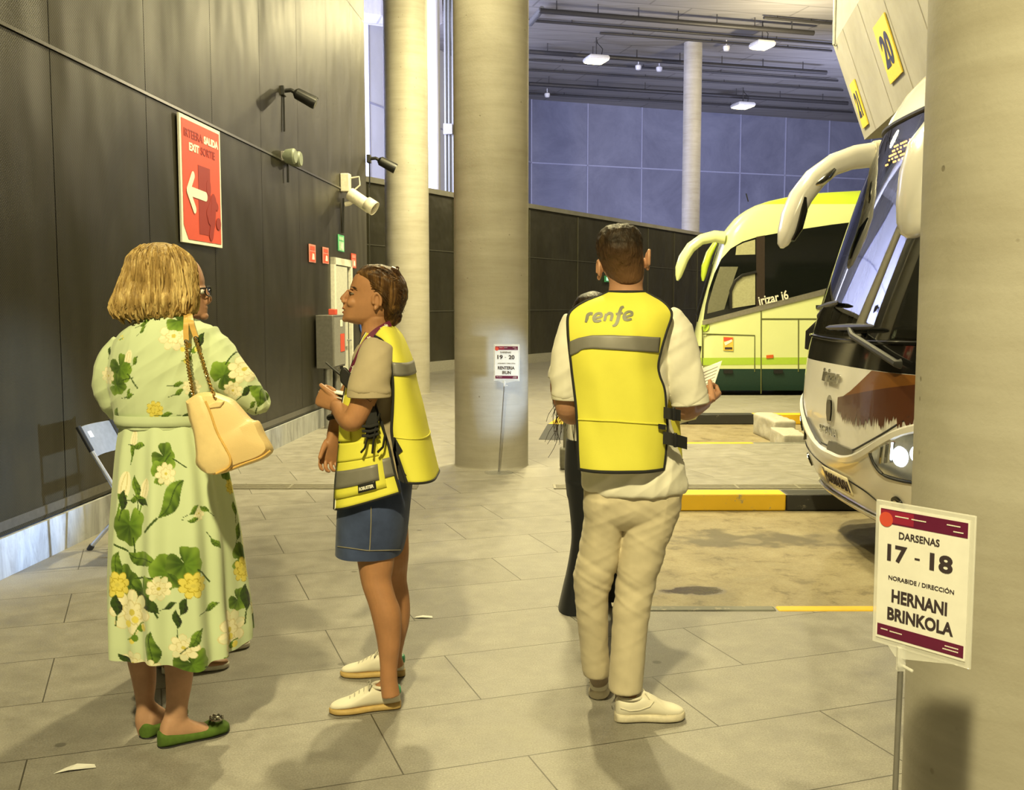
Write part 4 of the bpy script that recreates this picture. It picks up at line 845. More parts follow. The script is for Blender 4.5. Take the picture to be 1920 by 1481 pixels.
for x_ in (1365, 1459): gpoly([(x_ - 8, 693), (x_ + 9, 693), (x_ + 9, 700), (x_ - 8, 700)], M_BLACK, 'flap_handle', o=.03, t=.03)
gpoly([(1437, 666), (1450, 665), (1450, 671), (1437, 672)], plain('marker_orange', (.65, .12, .02), .4), 'side_marker', o=.02)
gpoly([(1530, 572), (1538, 572), (1538, 579), (1530, 579)], M_BLACK, 'side_camera', o=.02)
stk = gpoly([(1356, 631), (1375, 632), (1375, 658), (1356, 657)], plain('sticker_yellow', (.75, .52, .08), .5), 'warning_sticker', o=.018, t=.004)
gpoly([(1357, 632), (1374, 633), (1374, 637), (1357, 640)], M_RED, 'sticker_red_corner', stk, .02, .003); gpoly([(1358, 642), (1372, 636), (1373, 640), (1360, 648)], M_SWHITE, 'sticker_symbol', stk, .022, .003); gpoly([(1359, 651), (1373, 651), (1373, 655), (1359, 655)], M_INK, 'sticker_lettering', stk, .022, .003)
m = tex('irizar i6', .1, .002); xs = [p[0] for p in m.v]; fx = .50 / (max(xs) - min(xs)); m.v = [(x * fx, y * fx * 1.25, 0) for x, y, _ in m.v]
flat(m, frame(gp(1450, 558, .03), (.97, 0, .22), (0, 0, 1)), 0, .004).build('side_lettering', plain('letter_white', (.72, .70, .60), .4), gb, smooth=False)
def gmir(rows, nm='mirror_arm'): return loft_px(rows).build(nm, M_LIMED if nm == 'mirror_lower' else M_LIME, gb)
gmir([(1358, 446, GY + .15, 12, .1, 1.5), (1340, 443, GY + .15, 11, .1, 1.6), (1315, 449, GY + .15, 10, .1, 1.85), (1295, 464, GY + .15, 10, .11, 2.3), (1282, 484, GY + .15, 10, .11, 2.7), (1275, 503, GY + .15, 9, .11, 2.85), (1272, 518, GY + .15, 6, .07, 2.85), (1270, 526, GY + .15, 2, .03, 2.85)])
gmir([(1342, 455, GY + 2.3, 5, .08, 2.2), (1330, 476, GY + 2.3, 7, .1, 2.6), (1322, 500, GY + 2.3, 7, .1, 2.85), (1319, 518, GY + 2.3, 5, .07, 2.9), (1318, 527, GY + 2.3, 2, .03, 2.9)], 'mirror_lower')
MB().tube([G.off(-.2, 2.2, .02), G.off(-.2, 1.3, .03)], .02, 6).build('wiper', M_BLACK, gb)
c = G.off(-1.1, 1.1, .006); MB().tube([G.off(-1.22, 1.12, .0), G.off(-1.22, 1.12, .012)], .08, 20).build('round_mark', M_LIMES, gb); 
G.patch([(.60, -.85, -1.2), (.70, -.82, -1.21), (.80, -.95, -1.215)], .006, 8).build('headlight', M_CHROME, gb); G.patch([(.60, .85, 1.2), (.70, .82, 1.21), (.80, .95, 1.215)], .006, 8).build('headlight', M_CHROME, gb)
for x_ in (5.3, 12.2):
    for y_ in (GY + .2, GY + 2.3): MB().tube([(x_, y_ - .14, BZ + .46), (x_, y_ - .12, BZ + .46), (x_, y_ + .12, BZ + .46), (x_, y_ + .14, BZ + .46)], [.38, .46, .46, .38], 32).build('wheel', M_TYRE, gb)
q = at(1403, 378, GY + .8); MB().tube([q, q + V(-.04, 0, .14)], .01, 6).build('antenna', M_BLACK, gb)
# ================================================================ PEOPLE: tools
def skin_mat(name, col, rough=.5):
    k = N(name); v = k.coord(); a = k.noise(v, 14, 5, .6); c = lin(col); f = lambda q: [min(1, x * q) for x in c[:3]]
    k.base(k.ramp(a, [(.3, f(.86)), (.7, f(1.10))])).set(Roughness=rough, Subsurface_Weight=.08, Specular_IOR_Level=.4); k.b.inputs['Subsurface Radius'].default_value = (.012, .005, .003)
    k.bump(k.noise(v, 260, 2), .08, .002); return k.m
def hair_mat(name, dark, mid_, light, rough=.42):
    k = N(name); v = k.coord(scale=(1, 1, .10)); a = k.noise(v, 55, 5, .65, .6); b = k.noise(v, 190, 3, .6); g = k.noise(k.coord(), 7, 3)
    c = k.ramp(k.math('ADD', k.math('MULTIPLY', a, .75), k.math('MULTIPLY', g, .25)), [(.32, dark), (.5, mid_), (.68, light)]); c = k.mix(.4, c, k.ramp(b, [(.3, (.25, .25, .25)), (.7, (.8, .8, .8))]), 'OVERLAY')
    k.base(c).set(Roughness=rough, Specular_IOR_Level=.22); k.bump(k.math('ADD', a, b), .6, .006); return k.m
def cloth(name, col, rough=.85, var=.07, weave=420, b=.15, sheen=.1):
    k = N(name); v = k.coord(); a = k.noise(v, 9, 5, .6); w_ = k.noise(v, weave, 2); c = lin(col); f = lambda q: [min(1, x * q) for x in c[:3]]
    k.base(k.ramp(a, [(.3, f(1 - var)), (.7, f(1 + var))])).set(Roughness=rough, Sheen_Weight=sheen, Specular_IOR_Level=.25); k.bump(w_, b, .0015); return k.m
def sell(c, ux, uy, a, b, n, ex=2.2, bf=None):
    """closed super-ellipse ring; bf: other half depth on the +uy side"""
    out = []
    for k_ in range(n):
        t = 2 * PI * k_ / n; cx, sy = math.cos(t), math.sin(t); bb = b if (bf is None or sy < 0) else bf
        out.append(c + ux * (math.copysign(abs(cx) ** (2 / ex), cx) * a) + uy * (math.copysign(abs(sy) ** (2 / ex), sy) * bb))
    return out
XA, YA, ZA = V(1, 0, 0), V(0, 1, 0), V(0, 0, 1)
def slab(rows, n=40, ex=2.25, m=None, rz=0):
    """rows (py, pxl, pxr, Y, half depth): a trunk, a trouser leg, a skull ... between two silhouette lines"""
    P = spline(rows, m or max(len(rows) * 4, 12)); R_ = []; ux, uy = V(math.cos(rz), math.sin(rz), 0), V(-math.sin(rz), math.cos(rz), 0)
    for py, l, r, Y, dd in P:
        c = at((l + r) / 2, py, Y); R_.append(sell(c, ux, uy, max(.002, (r - l) / 2 * Y / FPX), max(.002, dd), n, ex))
    return MB().rings(R_)
def limb(rows, n=20, m=None, flat=1.0, up=None):
    """rows (px, py, Y, radius in m)"""
    P = spline([(*at(a, b, c), r) for a, b, c, r in rows], m or len(rows) * 5); return MB().tube([V(*p[:3]) for p in P], [max(.001, p[3]) for p in P], n, flat=flat, up=up)
def wlimb(rows, n=16, m=None, flat=1.0, up=None):
    P = spline(rows, m or len(rows) * 5); return MB().tube([V(*p[:3]) for p in P], [max(.0008, p[3]) for p in P], n, flat=flat, up=up)
def folds(amp, fx, fz, seed=0, rot=0.0):
    """soft cloth creases: ridged noise stretched along one direction in x-z"""
    cr, sr = math.cos(rot), math.sin(rot)
    def fn(p, n):
        out = np.empty(len(p))
        for i, q in enumerate(p):
            a, b = q[0] * cr + q[2] * sr, -q[0] * sr + q[2] * cr
            v = mnoise.noise(Vector((a * fx + seed, q[1] * fx * .6, b * fz)))
            v2 = mnoise.noise(Vector((a * fx * 2.3 - seed, q[1] * fx * 1.2, b * fz * 2.1)))
            out[i] = (1 - abs(v) * 2.2) * .7 + v2 * .3
        return out * amp
    return fn
def footloft(h, t, prof, n=28, ex=2.4):
    """from heel point h to toe point t on the floor; prof rows (s, half width, z bottom, z top, side shift)"""
    h, t = Vector(h), Vector(t); d = t - h; L = d.length; d.normalize(); sd = V(-d.y, d.x, 0); P = spline(prof, len(prof) * 5); R_ = []
    for s, w_, z0, z1, sh in P:
        c = h + d * (L * s) + sd * sh + ZA * ((z0 + z1) / 2); R_.append(sell(c, sd, ZA, max(.001, w_), max(.001, (z1 - z0) / 2), n, ex))
    return MB().rings(R_)
SOLE = [(0, .006, .0, .026, 0), (.03, .026, .0, .028, 0), (.15, .034, .0, .028, 0), (.4, .033, .0, .026, 0), (.68, .046, .0, .026, 0), (.88, .040, .0, .026, 0), (.97, .022, .003, .024, 0), (1, .005, .006, .02, 0)]
UPPER = [(.015, .012, .02, .070, 0), (.05, .026, .02, .086, 0), (.15, .033, .02, .080, 0), (.30, .034, .02, .088, 0), (.42, .036, .02, .092, 0), (.55, .039, .02, .078, 0), (.70, .042, .02, .056, 0), (.86, .037, .02, .044, 0), (.95, .022, .02, .036, 0), (.985, .006, .02, .028, 0)]
FOOT = [(.02, .014, .02, .05, 0), (.08, .028, .012, .10, 0), (.2, .031, .012, .13, 0), (.32, .032, .012, .11, 0), (.5, .036, .012, .075, 0), (.7, .042, .012, .05, 0), (.88, .036, .012, .036, 0), (.97, .018, .014, .028, 0)]
def sneaker(par, h, t, up, sole, tab=None, lace=None, name='shoe'):
    o = footloft(h, t, UPPER).build(name, up, par); footloft(h, t, SOLE, ex=3.2).build('sole', sole, o)
    h, t = Vector(h), Vector(t); d = t - h; L = d.length; d.normalize(); sd = V(-d.y, d.x, 0)
    if tab: MB().rings([sell(h + d * (L * s) + ZA * z, sd, ZA, w_, hh, 20) for s, w_, z, hh in ((.004, .014, .068, .012), (.02, .024, .07, .016), (.07, .033, .072, .017), (.10, .0345, .073, .015))]).build('heel_tab', tab, o)
    R_ = []
    MB().tube([h + d * (L * s) + sd * y + ZA * z for s, y, z in [(.06 + .34 * (1 - math.cos(a)) / 2, .036 * math.sin(a), .086 + .006 * math.sin(a / 2)) for a in np.linspace(0, 2 * PI, 25)]], .006, 8).build('collar', up, o)
    lm = MB()
    for k_ in range(5):
        s = .44 + k_ * .065; z = .094 - k_ * .0095
        lm.tube([h + d * (L * s) + sd * -.026 + ZA * (z - .012), h + d * (L * (s + .01)) + ZA * (z + .002), h + d * (L * (s + .02)) + sd * .026 + ZA * (z - .012)], .0028, 6)
    for sg_ in (-1, 1): lm.tube([h + d * (L * .43) + ZA * .098, h + d * (L * .42) + sd * sg_ * .02 + ZA * .106, h + d * (L * .46) + sd * sg_ * .034 + ZA * .09, h + d * (L * .45) + sd * sg_ * .012 + ZA * .097], .0025, 6)
    lm.build('laces', lace or up, o); return o
def hand(w, ptip, palm_n, size=1.0, curl=.6, side=1, spread=.0, thumb=None):
    """w wrist, ptip direction of the fingers, palm_n out of the palm; side +1 thumb towards ptip x palm_n. Returns the closed shapes of one hand"""
    w = Vector(w); f = Vector(ptip).normalized(); p = Vector(palm_n); p = (p - f * p.dot(f)).normalized(); s_ = f.cross(p) * side; S = size; out = []
    out.append(MB().rings([sell(w + f * (a * S) , s_, p, ww * S, tt * S, 16, 2.5) for a, ww, tt in ((-.03, .026, .020), (0, .027, .020), (.02, .031, .019), (.05, .038, .017), (.08, .043, .015), (.092, .041, .012), (.098, .03, .008))]))
    for i, (o_, L, r) in enumerate(((.0335, .072, .0086), (.0115, .080, .0090), (-.0115, .074, .0086), (-.0335, .058, .0076))):
        a = w + f * (.082 * S) + s_ * (o_ * S); pts = [tuple(a - f * .02 * S) + (r * S,), tuple(a) + (r * 1.05 * S,)]; ang = .12; q = a
        for j, fr in enumerate((.46, .32, .26)):
            ang += curl * (.75, 1.15, .8)[j] * (1 + .07 * i); dd = f * math.cos(ang) + p * math.sin(ang) + s_ * (spread * (1.5 - i)); q = q + dd.normalized() * (L * fr * S); pts.append(tuple(q) + (r * (1, .92, .75)[j] * S,))
        m = MB().tube([V(*x[:3]) for x in pts], [x[3] for x in pts], 10); m.ell(V(*pts[-1][:3]), pts[-1][3], 10, 6); out.append(m)
    tb = w + f * (.022 * S) + s_ * (.026 * S); td = thumb or (f * .75 + s_ * .45 + p * .55); td = Vector(td).normalized(); t2 = (td + f * .35 + p * .25 * curl).normalized()
    a, b, c = tb - td * .015 * S, tb + td * .042 * S, tb + td * .042 * S + t2 * .034 * S
    m = MB().tube([a, tb + td * .012 * S, b, c], [.013 * S, .0135 * S, .0105 * S, .0085 * S], 10); m.ell(c, .0088 * S, 10, 6); out.append(m); return out
def ear(c, fwd, out_, s=1.0):
    """an ear as a closed shape: rim, lobe"""
    fwd, out_ = Vector(fwd).normalized(), Vector(out_).normalized(); upv = ZA; R_ = []
    m = MB(); pts = []
    for a in np.linspace(-.5, PI * 1.25, 16):
        rr = .026 if a > 0 else .022; pts.append(Vector(c) + upv * (math.sin(a) * .028 * s + .004) - fwd * (-math.cos(a) * .015 * s) + out_ * (.010 * s))
    m.tube(pts, [.006 * s] * 16, 8); m.ell(Vector(c) - upv * .024 * s + fwd * .006 * s + out_ * .006 * s, (.007 * s, .007 * s, .010 * s), 10, 8)
    R = Matrix((fwd, out_, upv)).transposed(); m.ell(Vector(c) + out_ * .003 * s, (.015 * s, .007 * s, .027 * s), 14, 10, R); return m
def vcolor(me, cols):
    a = me.color_attributes.new('print', 'FLOAT_COLOR', 'POINT'); a.data.foreach_set('color', np.hstack([cols, np.ones((len(cols), 1))]).astype(np.float32).ravel())
def print_mat(name, rough=.75):
    k = N(name); at_ = k.n('VertexColor'); at_.layer_name = 'print'; v = k.coord(); k.base(at_.outputs[0]).set(Roughness=rough, Sheen_Weight=.15, Specular_IOR_Level=.3); k.bump(k.noise(v, 500, 2), .08, .001); return k.m
# ---------------------------------------------------------------- the printed cloth
G_D, G_M, G_L, CRM, CRM2, YEL, BLK = [np.array(x) for x in ((.035, .075, .006), (.11, .21, .015), (.27, .42, .05), (.80, .76, .52), (.62, .56, .30), (.72, .62, .12), (.012, .016, .010))]
CLOTH = np.array((.55, .64, .40))
def motifs_color(U, Vv, motifs):
    """U across, Vv up (metres on the cloth); motifs (kind, u, v, size, rot)"""
    col = np.tile(CLOTH, (len(U), 1)).astype(float)
    for kind, u0, v0, s, rot in motifs:
        du, dv = U - u0, Vv - v0; near = np.where(du * du + dv * dv < (3.2 * s) ** 2)[0]
        if len(near) == 0: continue
        du, dv = du[near], dv[near]; c, sn = math.cos(rot), math.sin(rot); x, y = (du * c + dv * sn) / s, (-du * sn + dv * c) / s
        r = np.hypot(x, y); ph = np.arctan2(y, x); C_ = col[near]
        if kind == 'pad':
            R_ = 1.0 + .10 * np.sin(3 * ph + rot) + .06 * np.sin(7 * ph + 2 * rot) - .75 * np.exp(-((ph - 1.2) / .16) ** 2); m = r < R_
            g = np.clip(.5 + .5 * np.sin(ph * 1.0 + rot * 3) + .22 * np.cos(9 * ph) * (r > .2), 0, 1)[:, None]; k_ = G_D * (1 - g) + G_M * g; k_ = k_ + (G_L - k_) * (np.clip((r - .45) * 1.2, 0, .8) * (.3 + .7 * g[:, 0]))[:, None]
            C_[m] = k_[m]; st = (np.abs(x + .12 * np.sin(y * 2)) < .05) & (y < -.7) & (y > -2.0); C_[st] = G_D
        elif kind in ('leaf', 'dark'):
            w_ = .42 * (1 - np.clip(np.abs(x), 0, 1) ** 1.6); m = (np.abs(x) < 1) & (np.abs(y - .12 * np.sin(3 * x)) < w_)
            g = np.clip(.55 + y * 1.1 + .2 * np.sin(14 * x + 6 * np.abs(y)), 0, 1)[:, None]; k_ = (G_D * (1 - g) + (G_M * .6 + G_L * .4) * g) if kind == 'leaf' else (BLK * (1 - g) + G_D * g)
            k_[np.abs(y - .12 * np.sin(3 * x)) < .03] = G_D; C_[m] = k_[m]; st = (np.abs(y + .1 * (x + 1)) < .05) & (x <= -1) & (x > -1.9); C_[st] = G_D
        elif kind in ('flower', 'yellow'):
            pet = np.abs(np.cos(4.0 * ph)); R_ = .66 + .34 * pet ** .6; m = r < R_; edge = (np.abs(r - R_) < .05) | ((pet < .14) & (r > .25) & (r < R_)); pet2 = np.abs(np.cos(3.0 * ph + 1)); in2 = np.abs(r - (.36 + .16 * pet2)) < .035
            A, B = (CRM, CRM2) if kind == 'flower' else (YEL, np.array((.42, .33, .02)))
            g = np.clip(r * 1.1, 0, 1)[:, None]; k_ = (A * .82 + B * .18) * (1 - g) + A * g; k_ = k_ + (CLOTH * .9 - k_) * (.35 * (np.sin(ph * 2 + rot) > .2) * (r > .5))[:, None] if kind == 'flower' else k_
            k_[edge | in2] = B; k_[r < .14] = YEL * .8; C_[m] = k_[m]
        elif kind == 'bud':
            w_ = .5 * np.sqrt(np.clip(1 - x * x, 0, 1)); m = (np.abs(x) < 1) & (np.abs(y) < w_); k_ = np.tile(CRM, (len(x), 1)); k_[np.abs(np.abs(y) - .18 * (1 - x * x)) < .04] = CRM2; k_[x < -.55] = G_M; C_[m] = k_[m]
            st = (np.abs(y) < .07) & (x <= -1) & (x > -2); C_[st] = G_M
        elif kind == 'sprig':
            for a in range(6):
                px_, py_ = .75 * math.cos(a * 1.05 + 1), .75 * math.sin(a * 1.9); d_ = np.hypot(x - px_, y - py_); C_[d_ < .26] = YEL if a % 3 else G_M
            C_[(np.abs(y - .3 * np.sin(2 * x)) < .05) & (np.abs(x) < 1.1)] = G_M
        col[near] = C_
    return col
# ================================================================ WOMAN IN THE FLORAL DRESS
S_ARM = skin_mat('skin_fair', (.50, .285, .175)); S_TAN = skin_mat('skin_tan', (.40, .195, .092)); S_MAN = skin_mat('skin_olive', (.46, .24, .14)); S_DK = skin_mat('skin_brown', (.27, .125, .06))
YF = 3.47
fw = thing('person', 'woman with blonde shoulder-length hair in a pale green floral dress, seen from behind', 'person', (at(320, 1390, YF).x, YF, 0))
p_h1, p_t1 = fl(296, 1401), fl(430, 1368); p_h2 = fl(270, 1386); p_t2 = p_h2 + V(.065, .225, 0)
bodyp = [slab([(800, 235, 385, YF, .09), (740, 225, 400, YF, .10), (660, 225, 405, YF, .10), (620, 245, 385, YF, .085), (596, 285, 345, YF, .055), (580, 288, 338, YF, .05), (560, 285, 338, YF, .05), (540, 262, 340, YF + .01, .075), (505, 256, 345, YF + .02, .085), (475, 268, 336, YF + .02, .07), (462, 290, 318, YF + .02, .03)]),
         slab([(1000, 240, 400, YF, .10), (900, 232, 398, YF, .11), (800, 235, 385, YF, .09)]),
         limb([(262, 980, YF + .02, .075), (266, 1120, YF + .03, .052), (263, 1210, YF + .02, .050), (270, 1270, YF + .02, .042), (272, 1320, YF + .02, .0300), (272, 1350, YF + .02, .034), (276, 1375, YF + .03, .03)]),
         limb([(345, 980, YF, .075), (340, 1120, YF - .01, .052), (335, 1210, YF - .03, .052), (336, 1270, YF - .04, .046), (332, 1320, YF - .04, .037), (329, 1352, YF - .035, .040), (330, 1385, YF - .03, .034)]),
         footloft(p_h1, p_t1, [(a, b * .93, c, max(d - .012, c + .01), e) for a, b, c, d, e in FOOT]), footloft(p_h2, p_t2, [(a, b * .93, c, max(d - .012, c + .01), e) for a, b, c, d, e in FOOT]),
         limb([(238, 650, YF, .045), (212, 700, YF, .042), (222, 762, YF + .05, .036), (300, 765, YF + .16, .03), (340, 740, YF + .17, .028)]), limb([(385, 640, YF, .045), (430, 715, YF, .040), (485, 757, YF + .01, .03), (430, 730, YF + .16, .03), (380, 715, YF + .18, .028)])]
bodyp += hand(at(340, 738, YF + .17), (.6, .1, .5), (0, 1, 0), .95, .5); bodyp += hand(at(380, 712, YF + .18), (-.6, .1, .4), (0, -1, 0), .95, .5, -1)
me = fuse(bodyp, .0075, 3, 'body'); obj('body', me, S_ARM, fw)
# skirt: a pleated cone in its own round coordinates
M_PRINT = print_mat('floral_cloth')
def px2z(py, Y): return at(960, py, Y).z
SK = np.array(spline([(px2z(py, YF), (l - 960) * YF / FPX, (r - 960) * YF / FPX, d) for py, l, r, d in ((783, 223, 398, .115), (830, 214, 410, .14), (880, 207, 424, .165), (945, 200, 437, .20), (1005, 194, 446, .225), (1065, 190, 452, .245), (1125, 187, 458, .262), (1175, 186, 464, .275), (1203, 185, 466, .28))], 320))
NU = 620; rg = np.random.RandomState(11); th = np.linspace(0, 2 * PI, NU, endpoint=False)
fold = sum(a * np.sin(k_ * th + f) for k_, a, f in ((5, .45, .4), (8, .6, 2.1), (11, .8, .9), (14, .5, 4.0), (19, .35, 1.0), (3, .5, 5.0)))
pts = np.zeros((320, NU, 3)); hem_dip = .012 * np.sin(3 * th + 1) + .008 * np.sin(7 * th)
for i, (z, l, r, d) in enumerate(SK):
    q = i / 319; cx = (l + r) / 2; a = (r - l) / 2; amp = .0025 + .0135 * q ** 1.1
    tw = th + .06 * q * np.sin(2 * th + 1.3); cr = np.array([mnoise.noise(Vector((math.cos(t) * 2.2, math.sin(t) * 2.2, z * 5))) for t in th[::4]]); cr = np.interp(np.arange(NU), np.arange(0, NU, 4), cr)
    rr = 1 + 0 * th; off = amp * fold + .006 * cr * (.4 + q)
    off = off - np.max(np.maximum(off, 0)) * .5
    pts[i, :, 0] = cx + (a + off) * np.cos(th); pts[i, :, 1] = YF + (d + off) * np.sin(th); pts[i, :, 2] = z + hem_dip * q ** 3
vs = pts.reshape(-1, 3); fs = [(i * NU + k_, i * NU + (k_ + 1) % NU, (i + 1) * NU + (k_ + 1) % NU, (i + 1) * NU + k_) for i in range(319) for k_ in range(NU)]
me = bpy.data.meshes.new('skirt'); me.from_pydata([tuple(v) for v in vs], [], fs)
def skirt_uv(px, py):
    z = px2z(py, YF - .2); i = int(np.clip(np.interp(-z, -SK[:, 0], np.arange(320)), 0, 319)); _, l, r, d = SK[i]; x = (px - 960) * (YF - .18) / FPX; cx = (l + r) / 2; a = (r - l) / 2
    return -math.acos(max(-.999, min(.999, (x - cx) / a))) , z
RSK = .215
SKM = [('pad', 294, 862, 20, 1.2), ('pad', 290, 890, 17, 2.6), ('leaf', 313, 938, 34, .9), ('pad', 225, 988, 27, .3), ('leaf', 257, 1047, 28, -.3), ('pad', 219, 1096, 26, 1.9), ('pad', 262, 1104, 22, .6), ('dark', 268, 1122, 26, -.7), ('pad', 311, 1073, 27, 2.3), ('pad', 341, 1056, 25, .9), ('flower', 234, 1145, 34, 0), ('yellow', 355, 1095, 20, .4), ('flower', 296, 1098, 18, 1), ('dark', 317, 1131, 10, .4), ('dark', 341, 1133, 14, 1.2), ('dark', 330, 1156, 14, 1.6), ('sprig', 242, 1178, 20, .5),
       ('leaf', 284, 1206, 28, 1.5), ('flower', 280, 1240, 16, .5), ('flower', 230, 1240, 20, .2), ('dark', 214, 1234, 12, 2.3), ('pad', 357, 1236, 23, 1.0), ('flower', 343, 1206, 20, .8), ('leaf', 362, 1190, 16, .9), ('flower', 424, 1200, 32, .2), ('pad', 427, 1150, 17, 1), ('pad', 438, 1072, 22, 2), ('yellow', 450, 1095, 20, 0), ('dark', 456, 1150, 22, 1.5), ('leaf', 389, 1143, 12, .3), ('leaf', 391, 1028, 12, -.9), ('flower', 361, 968, 11, .5), ('leaf', 352, 960, 10, .6), ('leaf', 371, 962, 10, 2.5), ('leaf', 352, 978, 9, 0), ('pad', 407, 900, 18, 1),
       ('bud', 229, 832, 16, 1.5), ('leaf', 240, 842, 13, 0), ('leaf', 226, 852, 11, 1.5), ('bud', 257, 924, 18, 1.3), ('leaf', 237, 918, 18, 1.8), ('leaf', 236, 940, 12, .2), ('dark', 255, 945, 12, -.4), ('bud', 212, 918, 22, 1.4), ('dark', 211, 944, 16, 1.5), ('flower', 299, 893, 17, .9), ('leaf', 201, 1064, 22, 1.4), ('yellow', 204, 1098, 20, .3), ('dark', 203, 1135, 16, 1.6), ('leaf', 420, 975, 12, 1.5), ('yellow', 420, 932, 12, .5), ('leaf', 425, 1020, 14, 1.2), ('sprig', 424, 1232, 20, .1)]
mot = []
for kd, px, py, s, ro in SKM:
    t_, z_ = skirt_uv(px, py); mot.append((kd, t_ * RSK, z_, s * 1.22 * YF / FPX, ro))
for k_ in range(26): mot.append((('pad', 'flower', 'leaf', 'yellow', 'dark')[k_ % 5], rg.uniform(.15, PI - .15) * RSK, rg.uniform(.35, 1.08), rg.uniform(.02, .05), rg.uniform(0, 6)))
TH = np.tile(th, 320); TH = np.where(TH > PI, TH - 2 * PI, TH); vcolor(me, motifs_color(TH * RSK, vs[:, 2], mot)); obj('skirt', me, M_PRINT, fw)
# bodice with sleeves
bod = [slab([(800, 221, 398, YF, .118), (785, 222, 399, YF, .118), (765, 216, 407, YF, .125), (730, 208, 420, YF, .13), (690, 206, 424, YF, .13), (650, 214, 420, YF, .125), (625, 228, 408, YF, .115), (608, 250, 388, YF, .10), (594, 272, 356, YF, .078), (584, 280, 348, YF, .066)]),
       limb([(236, 648, YF, .050), (214, 680, YF, .056), (206, 715, YF + .01, .056), (212, 748, YF + .03, .05), (240, 772, YF + .10, .046), (300, 768, YF + .17, .042)]),
       limb([(378, 632, YF, .062), (404, 668, YF - .01, .070), (432, 706, YF - .02, .072), (462, 738, YF - .01, .060), (486, 758, YF, .040), (503, 767, YF + .01, .016)]), limb([(486, 756, YF + .01, .045), (455, 735, YF + .10, .052), (400, 715, YF + .18, .045)])]
me = fuse(bod, .0028, 14, 'bodice'); f1 = folds(.0045, 3, 18, 3, .5); f2 = folds(.004, 20, 4, 8, -.4); displace(me, lambda p, n: f1(p, n) + f2(p, n) - .003)
co = np.empty(len(me.vertices) * 3); me.vertices.foreach_get('co', co); co = co.reshape(-1, 3); BM = []
for kd, px, py, s, ro in [('leaf', 267, 606, 11, .5), ('leaf', 266, 618, 9, .9), ('pad', 225, 690, 26, .8), ('pad', 217, 722, 20, 2.0), ('bud', 242, 671, 15, 1.4), ('flower', 194, 706, 17, .4), ('leaf', 256, 676, 10, 1), ('flower', 326, 630, 28, .3), ('pad', 330, 602, 20, 1.5), ('dark', 371, 638, 15, 1.2), ('sprig', 356, 662, 18, .6), ('leaf', 336, 720, 11, .2), ('leaf', 337, 735, 11, .5), ('flower', 359, 726, 16, .1), ('pad', 416, 704, 27, 2.8), ('flower', 449, 694, 27, .5), ('flower', 432, 733, 18, 1), ('dark', 456, 735, 14, .8), ('pad', 484, 730, 22, 1.5), ('leaf', 478, 745, 24, 1.3), ('leaf', 465, 762, 10, .8), ('yellow', 293, 767, 17, .2), ('leaf', 314, 777, 12, .1), ('leaf', 243, 735, 8, 1), ('leaf', 222, 606, 8, 1), ('dark', 349, 779, 9, 0), ('sprig', 221, 635, 6, 0), ('dark', 192, 660, 9, 1.5), ('leaf', 211, 780, 16, 1.2), ('dark', 358, 742, 10, 1.4), ('leaf', 245, 742, 10, .3)]:
    q = at(px, py, YF - .11); BM.append((kd, q.x, q.z, s * (YF - .1) / FPX, ro))
cols = motifs_color(co[:, 0], co[:, 2], BM); cols2 = motifs_color(co[:, 0], co[:, 2], [(a, -1.17 * 2 - b, c - .06, d, e) for a, b, c, d, e in BM]); fr = co[:, 1] > YF + .03; cols[fr] = cols2[fr]
vcolor(me, cols); obj('bodice', me, M_PRINT, fw)
M_GREENC = cloth('dress_plain', tuple(CLOTH), .8)
MB().rings([sell(at(310, py, YF) , XA, YA, (w_) * YF / FPX, d, 40, 2.3) for py, w_, d in ((777, 89, .122), (774, 91.5, .127), (784, 92, .128), (791, 91, .126), (793, 89, .122))], True).build('waistband', M_GREENC, fw)
MB().tube([at(312, 586, YF) + V(.067 * math.cos(a), .062 * math.sin(a), .012 * math.sin(a)) for a in np.linspace(0, 2 * PI, 33)], .013, 10).build('collar', M_GREENC, fw)
# hair: a soft bob made of long wavy locks
HB = hair_mat('hair_blonde', (.11, .062, .018), (.36, .235, .08), (.74, .56, .24))
hr = [(455, 288, 312, YF + .03, .02), (462, 268, 332, YF + .02, .06), (474, 254, 345, YF + .015, .085), (492, 246, 356, YF + .01, .10), (515, 240, 361, YF + .01, .108), (540, 230, 363, YF + .01, .112), (562, 220, 364, YF, .112), (580, 214, 362, YF, .105), (592, 220, 356, YF, .095), (598, 236, 345, YF, .07)]
base = slab(hr, 40, 2.2); HR = spline(hr, 120); lm = MB(); rg = np.random.RandomState(21)
for k_ in range(230):
    a0 = rg.uniform(0, 2 * PI) if k_ % 4 else rg.uniform(PI, 2 * PI); ln = rg.uniform(.72, 1.02); st = rg.uniform(.02, .35); w1, w2 = rg.uniform(0, 6), rg.uniform(5, 10); P = []
    for q in np.linspace(st, ln, 16):
        py, l, r, Y, d = HR[min(int(q * 119), 119)]; py = 455 + 145 * q; py_, l, r, Y, d = [float(np.interp(py, HR[:, 0], HR[:, j])) for j in range(5)]
        a = a0 + .07 * math.sin(w2 * q + w1) * (q + .2) ; c = at((l + r) / 2, py, Y); o_ = .004 + .005 * math.sin(w2 * q * 1.3 + w1)
        P.append((c.x + ((r - l) / 2 * Y / FPX + o_) * math.cos(a), c.y + (d + o_) * math.sin(a), c.z - (rg.uniform(0, .012) if q > ln - .05 else 0), (.0085 if .1 < (q - st) / (ln - st) < .85 else .004) * rg.uniform(.7, 1.2)))
    lm.tube([V(*p[:3]) for p in P], [p[3] for p in P], 7, flat=.55)
hb = base.build('hair', HB, fw); lm.build('locks', HB, hb)
